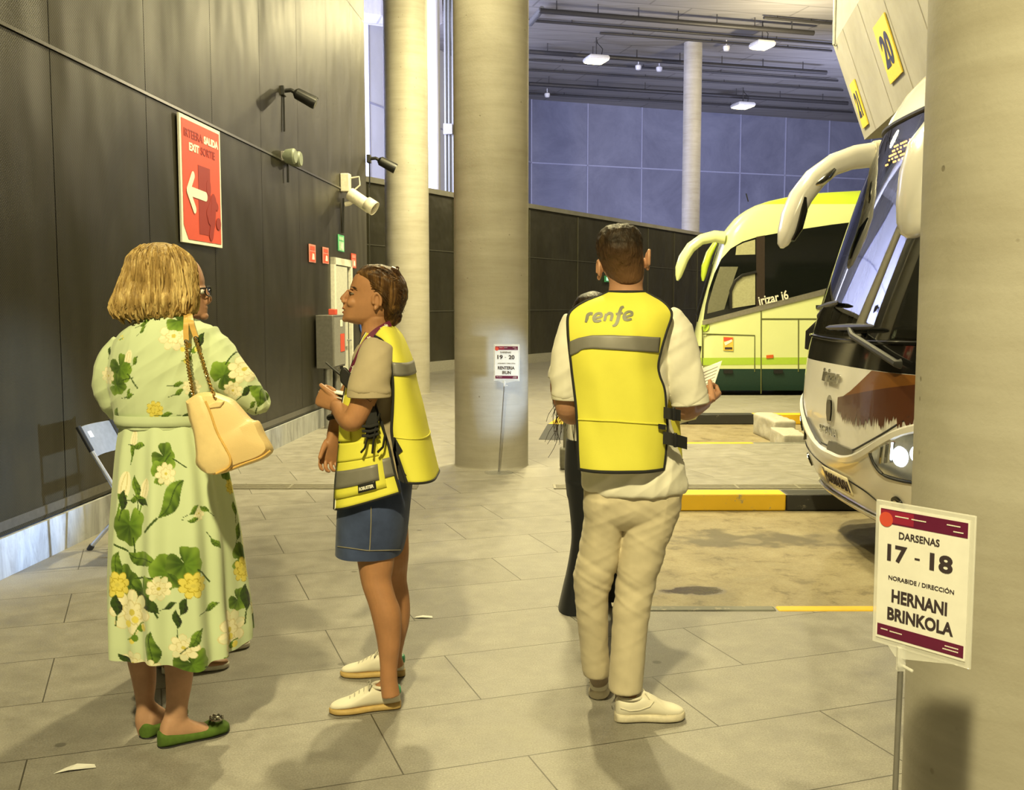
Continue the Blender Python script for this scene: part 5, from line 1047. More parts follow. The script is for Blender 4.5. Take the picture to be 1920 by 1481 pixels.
# green flat shoes with a jewelled buckle
M_SUEDE = plain('green_suede', (.075, .14, .015), .9, 0, .15, 40, bump=.2); M_JEWEL = plain('jewel_setting', (.35, .33, .27), .25, .7)
FLAT = [(0, .008, .002, .046, 0), (.03, .026, .001, .054, 0), (.12, .0345, 0, .050, 0), (.3, .035, 0, .040, 0), (.5, .039, 0, .037, 0), (.68, .045, 0, .040, 0), (.80, .044, 0, .047, 0), (.92, .034, 0, .040, 0), (.98, .016, .002, .030, 0), (1, .004, .006, .02, 0)]
for h_, t_ in ((p_h1, p_t1), (p_h2, p_t2)):
    so = footloft(h_, t_, FLAT, ex=2.7).build('shoe', M_SUEDE, fw); footloft(h_, t_, [(a, b * .98, -.0005, .006, 0) for a, b, c, d, e in FLAT]).build('sole', M_RUB, so)
    d_ = (t_ - h_); L_ = d_.length; d_.normalize(); sd_ = V(-d_.y, d_.x, 0); c = h_ + d_ * L_ * .82 + ZA * .052; bk = MB()
    bk.tube([c + d_ * .020 * math.cos(a) + sd_ * .024 * math.sin(a) for a in np.linspace(0, 2 * PI, 17)], .004, 6)
    for a in np.linspace(0, 2 * PI, 9)[:-1]: bk.ell(c + d_ * .020 * math.cos(a) + sd_ * .024 * math.sin(a) + ZA * .003, .006, 8, 6)
    bk.ell(c + ZA * .003, (.012, .014, .006), 10, 6); bk.build('buckle', M_JEWEL, so)
# handbag on her shoulder
hbg = thing('handbag', 'pale yellow shoulder bag with gold chain straps, worn against a floral dress', 'bag', at(430, 880, YF - .20))
M_BAG = plain('bag_leather', (.78, .60, .29), .45, 0, .06, 18, bump=.15); M_BAGT = plain('bag_tan', (.66, .41, .11), .45, 0, .06); M_GOLD = plain('gold_chain', (.55, .38, .12), .25, .95)
k = N('bag_ribbed'); v_ = k.coord(rot=(0, math.radians(-18), 0)); wv = k.n('TexWave'); wv.wave_type = 'BANDS'; wv.bands_direction = 'Z'; wv.inputs['Scale'].default_value = 95; wv.inputs['Distortion'].default_value = 2.5; k.l(v_, wv.inputs['Vector'])
k.base(k.mix(k.math('MULTIPLY', wv.outputs['Fac'], .22), (.78, .58, .27), (.66, .45, .17))).set(Roughness=.45); k.bump(wv.outputs['Fac'], .18, .0015); M_BAGR = k.m
def bagring(pts, Y, dd, t):              # outline points in the picture, pushed to either side
    return [at(x, y, Y) for x, y in pts]
OUT = [(350, 752), (372, 738), (398, 735), (420, 742), (440, 752), (470, 785), (485, 790), (497, 815), (510, 838), (508, 850), (490, 862), (450, 876), (415, 888), (390, 888), (370, 872), (369, 850), (365, 815), (356, 785)]
O2 = spline(OUT + [OUT[0]], 73)[:-1]; cxy = O2.mean(0)
R_ = []
for f_, dy in ((.90, .075), (.97, .06), (1.0, .03), (1.0, -.03), (.97, -.06), (.90, -.08), (.5, -.09)):
    R_.append([at(cxy[0] + (x - cxy[0]) * f_ + dy * 60, cxy[1] + (y - cxy[1]) * f_, YF - .265 + dy) for x, y in O2])
bg = MB().rings(R_); bgm = bg.build('bag_body', M_BAGR, hbg)
sp = [(352, 755), (372, 741), (385, 752), (395, 775), (407, 810), (422, 838), (432, 860), (428, 876), (405, 888), (386, 887), (371, 870), (369, 848), (364, 812), (356, 782)]
sp2 = spline(sp + [sp[0]], 61)[:-1]; cx2 = sp2.mean(0)
MB().rings([[at(cx2[0] + (x - cx2[0]) * f_, cx2[1] + (y - cx2[1]) * f_, YF - .35 - o_) for x, y in sp2] for f_, o_ in ((1.0, -.045), (1.0, -.008), (.97, .004), (.85, .009), (.5, .012))]).build('side_panel', M_BAG, hbg)
MB().tube([at(x, y, YF - .357) for x, y in spline([(385, 752), (395, 775), (407, 810), (422, 838), (432, 860), (428, 876), (405, 888)], 40)], .0035, 8).build('piping', M_BAGT, hbg)
MB().tube([at(x, y, YF - .34) for x, y in spline([(400, 888), (430, 880), (460, 868), (490, 857), (507, 845)], 30)], .0035, 8).build('piping', M_BAGT, hbg)
fp = [at(x, y, YF - .356) for x, y in ((384, 762), (404, 752), (420, 752), (413, 764), (386, 768))]
MB().prism(fp, (0, .02, 0)).build('strap_tab', M_BAG, hbg, bevel=.004)
MB().box(at(478, 848, YF - .335), (.018, .006, .006)).build('small_badge', M_GOLD, hbg, bevel=.002)
def chain(pts, Ys, nm):
    P = spline([(*at(x, y, Y),) for (x, y), Y in zip(pts, Ys)], 34); m = MB()
    for i in range(len(P) - 1):
        a, b = V(*P[i]), V(*P[i + 1]); c = (a + b) / 2; t = (b - a).normalized(); s1 = t.cross(V(0, 1, 0)).normalized(); s2 = t.cross(s1); q = s1 if i % 2 else s2; L = (b - a).length * .85
        m.tube([c + t * (L * .9 * math.cos(a_)) + q * (.0058 * math.sin(a_)) for a_ in np.linspace(0, 2 * PI, 11)], .0019, 5)
    return m.build(nm, M_GOLD, hbg)
chain([(349, 640), (352, 680), (357, 712), (362, 742)], [YF - .148, YF - .165, YF - .19, YF - .28], 'chain'); chain([(366, 634), (378, 670), (388, 705), (403, 745)], [YF - .140, YF - .16, YF - .19, YF - .35], 'chain')
for (x0, y0), (x1, y1) in (((349, 593), (349, 638)), ((355, 592), (367, 632))):
    a, b, c = at(x0, y0 - 4, YF - .04), at(x0 + (x1 - x0) * .2, y0 + 8, YF - .135), at(x1, y1, YF - .142); P = spline([tuple(a), tuple(b), tuple((b + c) / 2 + V(0, -.004, 0)), tuple(c)], 14)
    MB().rings([[V(*p) + XA * (.0085 * q) + YA * o_ for q, o_ in ((-1, 0), (1, 0), (1, .004), (-1, .004))] for p in P]).build('leather_strap', M_BAGT, hbg)
    MB().tube([c + V(.006 * math.cos(a_), 0, .006 * math.sin(a_) - .004) for a_ in np.linspace(0, 2 * PI, 13)], .002, 6).build('ring', M_CHROME, hbg)
# ================================================================ MAN WITH GLASSES, BEHIND HER
YM = 4.15; mg = thing('person', 'man with black glasses mostly hidden behind the woman in the floral dress', 'person', (at(330, 1250, YM).x, YM, 0))
hx, ha = at(345, 548, YM), .0
def headrows(rows): return slab(rows, 36, 2.2)
face = [slab([(596, 338, 366, YM, .045), (592, 322, 377, YM, .055), (584, 314, 379, YM, .064), (572, 308, 379, YM, .070), (556, 303, 377, YM, .075), (540, 300, 375, YM, .078), (524, 299, 374, YM, .080), (505, 301, 368, YM, .078), (490, 310, 358, YM, .065), (482, 325, 345, YM, .03)], 36, 2.1),
        limb([(374, 540, YM, .009), (380, 552, YM, .012), (384, 561, YM, .013), (379, 567, YM, .013)]), limb([(340, 585, YM, .058), (332, 612, YM, .062), (328, 635, YM, .075)]),
        MB().ell(at(377.5, 577, YM), (.010, .022, .006)), MB().ell(at(377, 583, YM), (.010, .020, .007)), MB().ell(at(375, 593, YM), (.018, .028, .015)), ear(at(328, 552, YM - .072), (1, 0, 0), (0, -1, 0)), ear(at(328, 552, YM + .072), (1, 0, 0), (0, 1, 0)), MB().ell(at(373, 541, YM), (.010, .055, .008))]
bodym = face + [slab([(615, 290, 372, YM, .08), (650, 265, 388, YM, .12), (720, 262, 388, YM, .12), (800, 268, 384, YM, .12), (860, 266, 384, YM, .12), (905, 270, 382, YM, .1)]),
         limb([(300, 880, YM, .08), (298, 1040, YM + .02, .058), (300, 1130, YM + .02, .05), (302, 1225, YM + .05, .036)]), limb([(355, 880, YM, .08), (356, 1040, YM - .02, .058), (354, 1130, YM - .03, .05), (318, 1228, YM - .05, .036)]),
         limb([(280, 650, YM - .05, .05), (275, 730, YM - .03, .042), (285, 790, YM + .05, .036), (320, 800, YM - .02, .03)]), limb([(376, 650, YM + .05, .05), (378, 730, YM + .05, .042), (378, 780, YM + .02, .034), (350, 800, YM - .06, .03)])]
mh, mt = fl(296, 1262), fl(423, 1250); mh2 = mh + V(.03, .25, 0); mt2 = mt + V(.02, .26, 0)
bodym += [footloft(mh, mt, FOOT), footloft(mh2, mt2, FOOT)] + hand(at(320, 800, YM - .02), (1, -.2, -.1), (0, 0, 1), 1.0, .6) + hand(at(350, 800, YM - .06), (-1, -.1, -.1), (0, 0, 1), 1.0, .6, -1)
obj('body', fuse(bodym, .005, 2, 'body'), S_MAN, mg)
for s_ in (-1, 1):
    c = at(371.5, 547, YM + s_ * .033); MB().ell(c, (.010, .014, .010), 12, 8).build('eye', plain('eye_white', (.7, .68, .62), .2), mg); MB().ell(c + V(.0075, 0, 0), (.0035, .006, .006), 10, 6).build('iris', plain('eye_dark', (.03, .018, .01), .15), mg)
slab([(590, 300, 318, YM, .05), (570, 297, 322, YM, .078), (545, 295, 326, YM, .084), (520, 294, 340, YM, .087), (500, 297, 352, YM, .085), (485, 308, 350, YM, .07), (477, 322, 345, YM, .03)], 32).build('hair', hair_mat('hair_grey', (.05, .045, .035), (.12, .11, .09), (.25, .23, .2)), mg)
gl = MB()
for s_ in (-1, 1):
    fc = at(384, 546, YM + s_ * .036); ring = [fc + V(-.012 * (s_ * 0) - .006 * abs(math.cos(a)) ** 2 * (1 if s_ * math.cos(a) > 0 else 0), .027 * math.copysign(abs(math.cos(a)) ** .7, math.cos(a)), .019 * math.copysign(abs(math.sin(a)) ** .7, math.sin(a))) for a in np.linspace(0, 2 * PI, 25)]
    gl.tube(ring, .0028, 6); gl.tube([fc + V(-.006, s_ * .028, .012), fc + V(-.03, s_ * .04, .010), at(332, 545, YM + s_ * .078)], .003, 6)
gl.tube([at(384, 545, YM - .010), at(386, 543, YM), at(384, 545, YM + .010)], .0028, 6)
g = gl.build('glasses', M_BLACK, mg); M_LENS = thin_glass('lens', (.92, .94, 1.0), .08)
for s_ in (-1, 1):
    fc = at(384, 546, YM + s_ * .036); MB().add([fc + V(0, .026 * math.cos(a), .018 * math.sin(a)) for a in np.linspace(0, 2 * PI, 20, endpoint=False)], [tuple(range(20))]).build('lens', M_LENS, g, smooth=False)
M_NAVYC = cloth('shirt_navy', (.03, .04, .07)); M_CHINO = cloth('trousers_beige', (.30, .24, .15))
sh_ = [slab([(608, 300, 360, YM, .07), (620, 275, 382, YM, .105), (650, 255, 395, YM, .14), (720, 252, 396, YM, .14), (800, 258, 392, YM, .14), (880, 256, 392, YM, .14), (912, 256, 392, YM, .13)]), limb([(280, 645, YM - .05, .07), (275, 730, YM - .03, .058), (285, 785, YM + .04, .05)]), limb([(376, 645, YM + .05, .07), (378, 730, YM + .05, .058), (378, 775, YM + .02, .05)])]
me = fuse(sh_, .01, 5, 'shirt'); displace(me, folds(.006, 8, 10, 5)); obj('shirt', me, M_NAVYC, mg)
me = fuse([slab([(890, 262, 388, YM, .12), (950, 262, 388, YM, .11), (1000, 268, 385, YM, .1)]), slab([(960, 264, 330, YM + .01, .1), (1080, 272, 326, YM + .02, .075), (1180, 276, 326, YM + .03, .065), (1243, 278, 328, YM + .05, .062)]), slab([(960, 322, 388, YM - .01, .1), (1080, 326, 380, YM - .02, .075), (1160, 315, 368, YM - .03, .065), (1238, 298, 345, YM - .05, .06)])], .01, 4, 'trousers'); displace(me, folds(.006, 10, 12, 9)); obj('trousers', me, M_CHINO, mg)
M_TANL = plain('shoe_tan', (.30, .15, .055), .5); M_SOLEW = plain('sole_white', (.62, .58, .48), .6)
for h_, t_ in ((mh, mt), (mh2, mt2)): sneaker(mg, h_, t_, M_TANL, M_SOLEW)
# ================================================================ garments as sheets
def ushell(rows, n=24, m=40, flip=1):
    """open sheet round one side of the body; rows (py edge, px edge, py outermost, px outermost, Y near, Y far, roundness)"""
    P = spline(rows, m); R_ = []
    for pe, xe, po, xo, Yn, Yf, ex in P:
        row = []; Ym, Yh = (Yn + Yf) / 2, (Yf - Yn) / 2; ze = at(xe, pe, Yn); zo = at(xo, po, Ym); zf = V(ze.x + (0), Yf, ze.z)
        for k_ in range(n + 1):
            a = -PI / 2 + PI * k_ / n; c = max(0, math.cos(a)) ** (2 / ex); s_ = math.copysign(abs(math.sin(a)) ** (2 / ex), math.sin(a))
            row.append(V(ze.x + (zo.x - ze.x) * c, Ym + Yh * s_, ze.z + (zo.z - ze.z) * c))
        R_.append(row)
    return R_
def wrinkle_rows(R_, amp, f1, f2, seed=0):
    out = []
    for i, r in enumerate(R_):
        o = []
        for p in r:
            v = mnoise.noise(Vector((p.x * f1 + seed, p.y * f1, p.z * f2))); v2 = mnoise.noise(Vector((p.x * f1 * 2.5 - seed, p.y * f1 * 2, p.z * f2 * 2.2 + p.x * 8))); o.append(p + V(v * amp * .5, (v + v2 * .5) * amp, 0))
        out.append(o)
    return out
def sheet_obj(R_, mat, nm, par, th=.005): return MB().grid(R_).build(nm, mat, par, solid=th)
def pipe_along(pts, r, mat, nm, par): return MB().tube([Vector(p) for p in pts], r, 8).build(nm, mat, par)
def band(R_, z0, z1, mat, nm, par, off, i0=0, i1=None, c=None):
    """strip of the sheet between two heights measured as row fractions, lifted by off from the body centre c"""
    m = len(R_); a, b = z0 * (m - 1), z1 * (m - 1); out = []
    for t in np.linspace(a, b, 6):
        i = min(int(t), m - 2); u = t - i; row = [R_[i][k_] * (1 - u) + R_[i + 1][k_] * u for k_ in range(i0, i1 or len(R_[0]))]
        out.append([p + (V(p.x - c.x, p.y - c.y, 0).normalized() * off) for p in row])
    return MB().grid(out).build(nm, mat, par, solid=.002)
M_VEST = plain('vest_yellow', (.74, .70, .085), .7, 0, .04, 6, bump=.1, bscale=300, spec=.25); M_REFL = plain('reflective_grey', (.21, .20, .17), .5, .2, .05); M_PIPE = plain('piping_black', (.012, .012, .012), .8); M_STRAP = plain('strap_black', (.014, .014, .013), .85)
M_CREAM = cloth('tshirt_cream', (.80, .77, .65)); M_TEE2 = cloth('tshirt_sand', (.42, .35, .23)); M_DENIM = cloth('denim', (.042, .060, .135), .85, .3, 300, .3); M_STITCH = plain('stitching', (.22, .20, .16), .8); M_SHOEW = plain('shoe_white', (.72, .68, .56), .5, 0, .05, 12); M_SOLEG = plain('sole_gum', (.52, .36, .13), .6); M_TABG = plain('heel_green', (.05, .30, .16), .5)
M_LAN = plain('lanyard_purple', (.13, .012, .045), .55)
# ================================================================ WOMAN IN PROFILE WITH THE YELLOW VEST
YV = 3.85
vw = thing('person', 'woman in profile with brown hair bun, yellow vest, denim skirt and white sneakers', 'person', (at(700, 1320, YV).x, YV, 0))
fn_h, fn_t = fl(752, 1325), fl(617, 1338); ff_h, ff_t = fl(760, 1266), fl(638, 1267)
def hrow(*a): return a
hd = [slab([(608, 668, 716, YV, .036), (603, 650, 722, YV, .044), (597, 643.5, 730, YV, .053), (590, 644, 738, YV, .058), (582, 646, 744, YV, .062), (574, 648, 748, YV, .065), (565, 651, 751, YV, .068), (556, 653.5, 753, YV, .070), (547, 656, 754, YV, .072), (539, 657, 753, YV, .074), (530, 660, 751, YV, .075), (520, 664, 746, YV, .073), (510, 672, 739, YV, .064), (503, 684, 728, YV, .048), (499, 698, 714, YV, .02)], 40, 2.05, 60),
      limb([(655, 544, YV, .0075), (649, 553, YV, .0105), (643.5, 560, YV, .0115), (641, 563.5, YV, .0095)], 12), MB().ell(at(645, 565, YV - .010), (.010, .008, .007)), MB().ell(at(645, 565, YV + .010), (.010, .008, .007)), limb([(646.5, 565, YV, .008), (647.5, 573, YV, .008)], 10),
      MB().ell(at(646, 577, YV), (.0075, .020, .0052)), MB().ell(at(646.5, 585, YV), (.0075, .018, .0058)), MB().ell(at(648, 598, YV), (.013, .022, .012)), MB().ell(at(665, 568, YV - .040), (.030, .016, .020)), MB().ell(at(665, 568, YV + .040), (.030, .016, .020)), MB().ell(at(662, 541, YV - .03), (.012, .024, .006)), MB().ell(at(662, 541, YV + .03), (.012, .024, .006)),
      ear(at(706, 566, YV - .064), (-1, .1, 0), (.35, -1, 0), .98), ear(at(706, 566, YV + .064), (-1, -.1, 0), (.35, 1, 0), .98),
      limb([(703, 596, YV, .054), (704, 615, YV, .052), (706, 632, YV, .060), (708, 648, YV, .075)])]
for s_ in (-1, 1): pass
bd = hd + [slab([(630, 694, 724, YV, .07), (645, 678, 744, YV, .13), (670, 668, 760, YV, .15), (720, 660, 768, YV, .145), (780, 658, 770, YV, .135), (830, 658, 768, YV, .135), (900, 656, 758, YV, .145), (960, 656, 754, YV, .145), (990, 660, 750, YV, .13)]),
      limb([(702, 960, YV - .075, .078), (704, 1030, YV - .088, .073), (705, 1060, YV - .10, .066), (706, 1090, YV - .115, .056), (716, 1125, YV - .13, .052), (725, 1155, YV - .135, .054), (729, 1200, YV - .145, .044), (729, 1245, YV - .155, .033), (729, 1275, YV - .16, .032), (733, 1305, YV - .165, .034)], 24),
      limb([(728, 960, YV + .075, .075), (733, 1030, YV + .09, .070), (735, 1062, YV + .12, .062), (738, 1090, YV + .13, .053), (744, 1125, YV + .14, .051), (746, 1160, YV + .15, .047), (742, 1200, YV + .16, .036), (739, 1228, YV + .165, .031), (742, 1248, YV + .17, .033)], 24),
      footloft(fn_h, fn_t, [(a, b * .85, c + .006, max(d - .012, c + .02), e) for a, b, c, d, e in FOOT]), footloft(ff_h, ff_t, [(a, b * .85, c + .006, max(d - .012, c + .02), e) for a, b, c, d, e in FOOT]),
      limb([(708, 655, YV - .155, .050), (697, 700, YV - .185, .048), (684, 745, YV - .20, .044), (668, 780, YV - .205, .041), (658, 789, YV - .20, .039), (648, 780, YV - .15, .038), (637, 767, YV - .07, .031), (631, 760, YV - .03, .025)], 22),
      limb([(704, 655, YV + .15, .050), (672, 710, YV + .19, .045), (646, 760, YV + .20, .041), (637, 785, YV + .19, .038), (629, 812, YV + .15, .033), (624, 826, YV + .12, .026)], 20)]
hw_ = at(631, 760, YV - .03); bd += hand(hw_, (-.55, .35, .28), (.35, .75, -.1), .98, 1.05, -1, 0, V(-.75, .2, .55))
hw2 = at(624, 824, YV + .12); bd += hand(hw2, (-.22, -.12, -.95), (.55, -.75, .1), .95, .5, 1, .05)
me = fuse(bd, .0031, 3, 'body'); obj('body', me, S_TAN, vw)
M_EYE = plain('eye_white', (.7, .68, .62), .2); M_IRIS = plain('eye_dark', (.03, .018, .01), .15); HBR = hair_mat('hair_brown', (.014, .007, .003), (.055, .026, .009), (.20, .105, .035), .38); M_BROW = plain('brow_hair', (.03, .016, .008), .9); M_LIP = plain('lips', (.26, .085, .055), .45)
for s_ in (-1, 1):
    c = at(661, 549.5, YV + s_ * .037); MB().ell(c, (.0105, .0125, .0055), 14, 10, Matrix.Rotation(s_ * -.5, 3, 'Z')).build('eye', M_EYE, vw); MB().ell(c + V(-.008, s_ * .003, 0), (.0042, .0062, .0052), 10, 8).build('iris', M_IRIS, vw)
    MB().tube([c + V(-.013, -s_ * .014, .006), c + V(-.0125, 0, .0095), c + V(-.004, s_ * .013, .007), c + V(.006, s_ * .019, .001)], [.002, .0042, .0042, .002], 8).build('eyelid', S_TAN, vw)
    MB().tube([at(657.5, 541, YV + s_ * .018), at(658.5, 539, YV + s_ * .036), at(664, 538.5, YV + s_ * .056), at(669, 541, YV + s_ * .0665)], [.0016, .003, .0028, .001], 8).build('eyebrow', M_BROW, vw)
MB().ell(at(644.8, 578, YV), (.0065, .019, .0040)).merge(MB().ell(at(645, 585.5, YV), (.0066, .017, .0048))).build('lips', M_LIP, vw)
MB().tube([at(645.2, 581, YV - .006), at(647.5, 581.5, YV - .020), at(652.5, 582, YV - .033)], [.0014, .0018, .0008], 8).build('mouth_line', M_BROW, vw)
# hair swept back to a low knot
hc = [slab([(606, 722, 742, YV, .035), (596, 718, 748, YV, .05), (585, 716, 754, YV, .062), (574, 712, 759, YV, .073), (562, 706, 763, YV, .080), (550, 696, 764, YV, .084), (540, 690, 763, YV, .087), (530, 682, 760, YV, .088), (520, 672, 755, YV, .084), (512, 668, 748, YV, .076), (504, 675, 738, YV, .062), (498, 688, 724, YV, .040), (495.5, 698, 714, YV, .015)], 40, 2.1, 40),
      MB().ell(at(742, 598, YV), (.022, .026, .020)), MB().ell(at(737, 606, YV - .006), (.016, .022, .014)), MB().ell(at(746, 592, YV + .004), (.016, .02, .014)), MB().ell(at(741, 511, YV), (.018, .03, .014))]
me = fuse(hc, .004, 3, 'hair'); displace(me, lambda p, n: np.array([.0035 * mnoise.noise(Vector((q[0] * 12, q[1] * 90, q[2] * 60 + q[0] * 30))) + .003 * mnoise.noise(Vector(q) * 25) for q in p])); hb = obj('hair', me, HBR, vw)
lm = MB(); rg = np.random.RandomState(4)
for k_ in range(70):
    s_ = -1 if k_ % 3 else 1; x0 = rg.uniform(667, 706); y0 = np.interp(x0, [667, 680, 700, 712], [518, 537, 552, 558]) - rg.uniform(0, 30) * (1 if k_ % 2 else .3); tx, ty = rg.uniform(735, 760), rg.uniform(520, 595); Pp = []
    for q in np.linspace(0, 1, 9):
        x = x0 + (tx - x0) * q; y = y0 + (ty - y0) * q ** 1.3 - 10 * math.sin(PI * q) * (rg.rand() * .1 + .6); y = max(y, np.interp(x, [667, 680, 700, 720, 740, 760], [517, 505, 499, 500, 508, 525])); d = .084 * math.sqrt(max(.05, 1 - ((x - 716) / 52) ** 2 * .8 - ((y - 545) / 62) ** 2 * .75)) ; Pp.append(tuple(at(x, y, YV + s_ * (d - .0005 - .009 * max(0, 1 - q * 3)))) + (.0006 + .0028 * math.sin(PI * min(1, q * 1.1 + .0)) ** .7 if q < .9 else .0006,))
    lm.tube([V(*p[:3]) for p in Pp], [p[3] for p in Pp], 5)
lm.build('locks', HBR, hb)
for a, b in (((735, 503), (749, 516)), ((745, 502), (738, 518))): MB().tube([at(*a, YV - .02), at((a[0] + b[0]) / 2 + 2, (a[1] + b[1]) / 2 - 3, YV - .03), at(*b, YV - .02)], .008, 8).build('hair_clip', plain('clip_brown', (.06, .03, .015), .3), hb)
# T-shirt
ts = [slab([(632, 692, 728, YV, .07), (645, 676, 748, YV, .145), (670, 664, 764, YV, .165), (720, 657, 772, YV, .16), (780, 655, 774, YV, .15), (830, 652, 775, YV, .16), (890, 648, 774, YV, .175)]),
      limb([(710, 652, YV - .14, .055), (702, 672, YV - .175, .062), (697, 700, YV - .195, .068), (693, 725, YV - .205, .074), (692, 737, YV - .207, .076)], 28), limb([(706, 652, YV + .14, .055), (690, 690, YV + .185, .062), (676, 720, YV + .2, .066)], 24)]
me = fuse(ts, .0055, 5, 'tshirt'); displace(me, lambda p, n: folds(.0055, 3, 22, 2, .7)(p, n)); a = at(692, 741, YV - .2); clip(me, [])
bm = bmesh.new(); bm.from_mesh(me)
obj('tshirt', me, M_TEE2, vw); bm.free()
MB().rings([[at(692, 737.5, YV - .205) + V(math.cos(a) * r_, math.sin(a) * r_ * .98, z) for a in np.linspace(0, 2 * PI, 40, endpoint=False)] for r_, z in ((.074, .014), (.0775, .012), (.0785, -.010), (.074, -.013), (.07, -.010))]).build('sleeve_hem', M_TEE2, vw)
# denim skirt
R_ = []
for py, l, r, d in spline([(880, 640, 776, .165), (910, 637, 774, .172), (950, 634, 770, .178), (1000, 632, 764, .180), (1031, 631, 757, .178)], 40):
    c = at((l + r) / 2, py, YV); R_.append([p + V(0, 0, 0) for p in sell(c, XA, YA, (r - l) / 2 * YV / FPX, d, 64, 2.5)])
R_ = wrinkle_rows(R_, .006, 9, 5, 4); R_ = R_[::-1]
inner = [[p + V((R_[0][0].x + R_[0][32].x) / 2 - p.x, YV - p.y, 0) * .05 for p in r] for r in R_[:6]]
MB().rings(inner[::-1] + R_, False).build('denim_skirt', M_DENIM, vw)
sb = bvh_of(bpy.data.objects['denim_skirt'].data); mm = MB()
P = [hit(sb, x, y, .002) for x, y in ((696, 950), (696, 975), (695, 1000), (694, 1020), (693, 1033))]; mm.tube([p for p in P if p], .0022, 6)
P = [hit(sb, x, y, .002) for x, y in [(x, np.interp(x, [633, 690, 745], [1024, 1032, 1031])) for x in np.linspace(634, 750, 16)]]; mm.tube([p for p in P if p], .002, 6); mm.build('stitching', M_STITCH, bpy.data.objects['denim_skirt'])
# vest: back sheet and front sheet joined over the shoulder
RB = ushell([(630, 703, 606, 728, YV - .115, YV + .115, 3), (638, 716, 618, 742, YV - .145, YV + .145, 3), (650, 724, 636, 754, YV - .165, YV + .165, 3), (675, 732, 672, 769, YV - .180, YV + .18, 3), (700, 735, 696, 775, YV - .185, YV + .185, 3), (730, 737, 724, 781, YV - .185, YV + .185, 3), (770, 736, 764, 792, YV - .185, YV + .185, 3), (810, 734, 804, 801, YV - .19, YV + .19, 3), (840, 740, 836, 808, YV - .195, YV + .195, 3), (870, 750, 864, 814, YV - .20, YV + .2, 3), (906, 762, 890, 820, YV - .205, YV + .205, 3)], 30, 60)
RB = wrinkle_rows(RB, .007, 6, 4, 1); vb = sheet_obj(RB, M_VEST, 'vest', vw)
RF = ushell([(630, 703, 622, 690, YV - .115, YV + .115, 2.6), (645, 696, 640, 681, YV - .14, YV + .14, 2.6), (680, 690, 680, 666, YV - .16, YV + .16, 2.6), (720, 694, 720, 653, YV - .17, YV + .17, 2.6), (760, 704, 762, 645, YV - .175, YV + .175, 2.8), (800, 717, 806, 641, YV - .18, YV + .18, 2.8), (840, 730, 850, 637, YV - .190, YV + .185, 2.9), (880, 739, 896, 633, YV - .20, YV + .19, 3.1), (923, 750, 945, 631, YV - .212, YV + .195, 3.3)], 30, 60)
RF = wrinkle_rows(RF, .006, 7, 6, 6)
RFn = [r[:12] for r in RF]; RFf = [[p + V(.0, 0, .03 * (i / 59)) for p in r[19:]] for i, r in enumerate(RF)]
f1_ = MB().grid(RFn).build('vest_front', M_VEST, vw, solid=.005); MB().grid(RFf).build('vest_front', M_VEST, vw, solid=.005)
cV = V(at(705, 700, YV).x, YV, 0)
pipe_along([r[0] + V(0, -.002, 0) for r in RB], .0055, M_PIPE, 'vest_piping', vw); pipe_along([p for p in RB[-1]], .005, M_PIPE, 'vest_piping', vw); pipe_along([r[0] + V(0, -.002, 0) for r in RF], .005, M_PIPE, 'vest_piping', vw); pipe_along(RFn[-1], .0045, M_PIPE, 'vest_piping', vw); pipe_along([r[11] + V(-.002, -.003, 0) for r in RF], .0045, M_PIPE, 'zip', vw); pipe_along([r[10] * .6 + r[11] * .4 + V(-.001, -.004, 0) for r in RF], .0025, M_SWHITE, 'zip_tape', vw)
pipe_along([RB[0][0] + (RF[0][0] - RB[0][0]) * t for t in (0, .5, 1)], .0055, M_PIPE, 'vest_piping', vw)
band(RB, .315, .415, M_REFL, 'reflective_stripe', vb, .0055, c=cV); band(RF, .80, .905, M_REFL, 'reflective_stripe', f1_, .0055, 0, 12, c=cV)
band(RB, .725, .732, M_VEST, 'vest_seam', vb, .0045, c=cV)
# front pocket, label, straps
def rfp(u, t, o): i = min(int(t * 59), 58); j = u * 11; j0 = min(int(j), 10); fr_ = t * 59 - i; a = (RF[i][j0] * (1 - (j - j0)) + RF[i][j0 + 1] * (j - j0)) * (1 - fr_) + (RF[i + 1][j0] * (1 - (j - j0)) + RF[i + 1][j0 + 1] * (j - j0)) * fr_; return a + V(a.x - cV.x, a.y - cV.y, 0).normalized() * o
def rfpatch(u0, u1, t0, t1, o, mat, nm, n=8, th=.003): return MB().grid([[rfp(u0 + (u1 - u0) * a / n, t0 + (t1 - t0) * b / n, o) for a in range(n + 1)] for b in range(n + 1)]).build(nm, mat, f1_, solid=th)
rfpatch(.08, .92, .68, .775, .010, M_VEST, 'pocket_flap'); rfpatch(.06, .94, .765, .95, .007, M_VEST, 'pocket'); rfpatch(.50, .92, .56, .67, .012, M_VEST, 'pocket')
band(RF, .82, .905, M_REFL, 'reflective_stripe', f1_, .0105, 1, 11, c=cV)
lb = rfpatch(.13, .34, .905, .945, .0125, M_BLACK, 'vest_label'); m = tex('ROBUSTER', .1, .004); xs = [p[0] for p in m.v]; w0 = max(xs) - min(xs)
m.v = [tuple(rfp(.235 - x / w0 * .17 * -1 * -1, .925 - y / .1 * .022, .0185)) for x, y, _ in m.v]; m.build('label_lettering', M_SWHITE, lb, smooth=False)
for pts in (((712, 775), (705, 800), (700, 830), (698, 850)), ((716, 790), (722, 815), (718, 838), (708, 848)), ((698, 790), (690, 815), (684, 840), (677, 848))):
    MB().tube([at(x, y, YV - .205 - .01 * i) for i, (x, y) in enumerate(pts)], .010, 8, flat=.4, up=(0, 1, 0)).build('vest_strap', M_STRAP, vw)
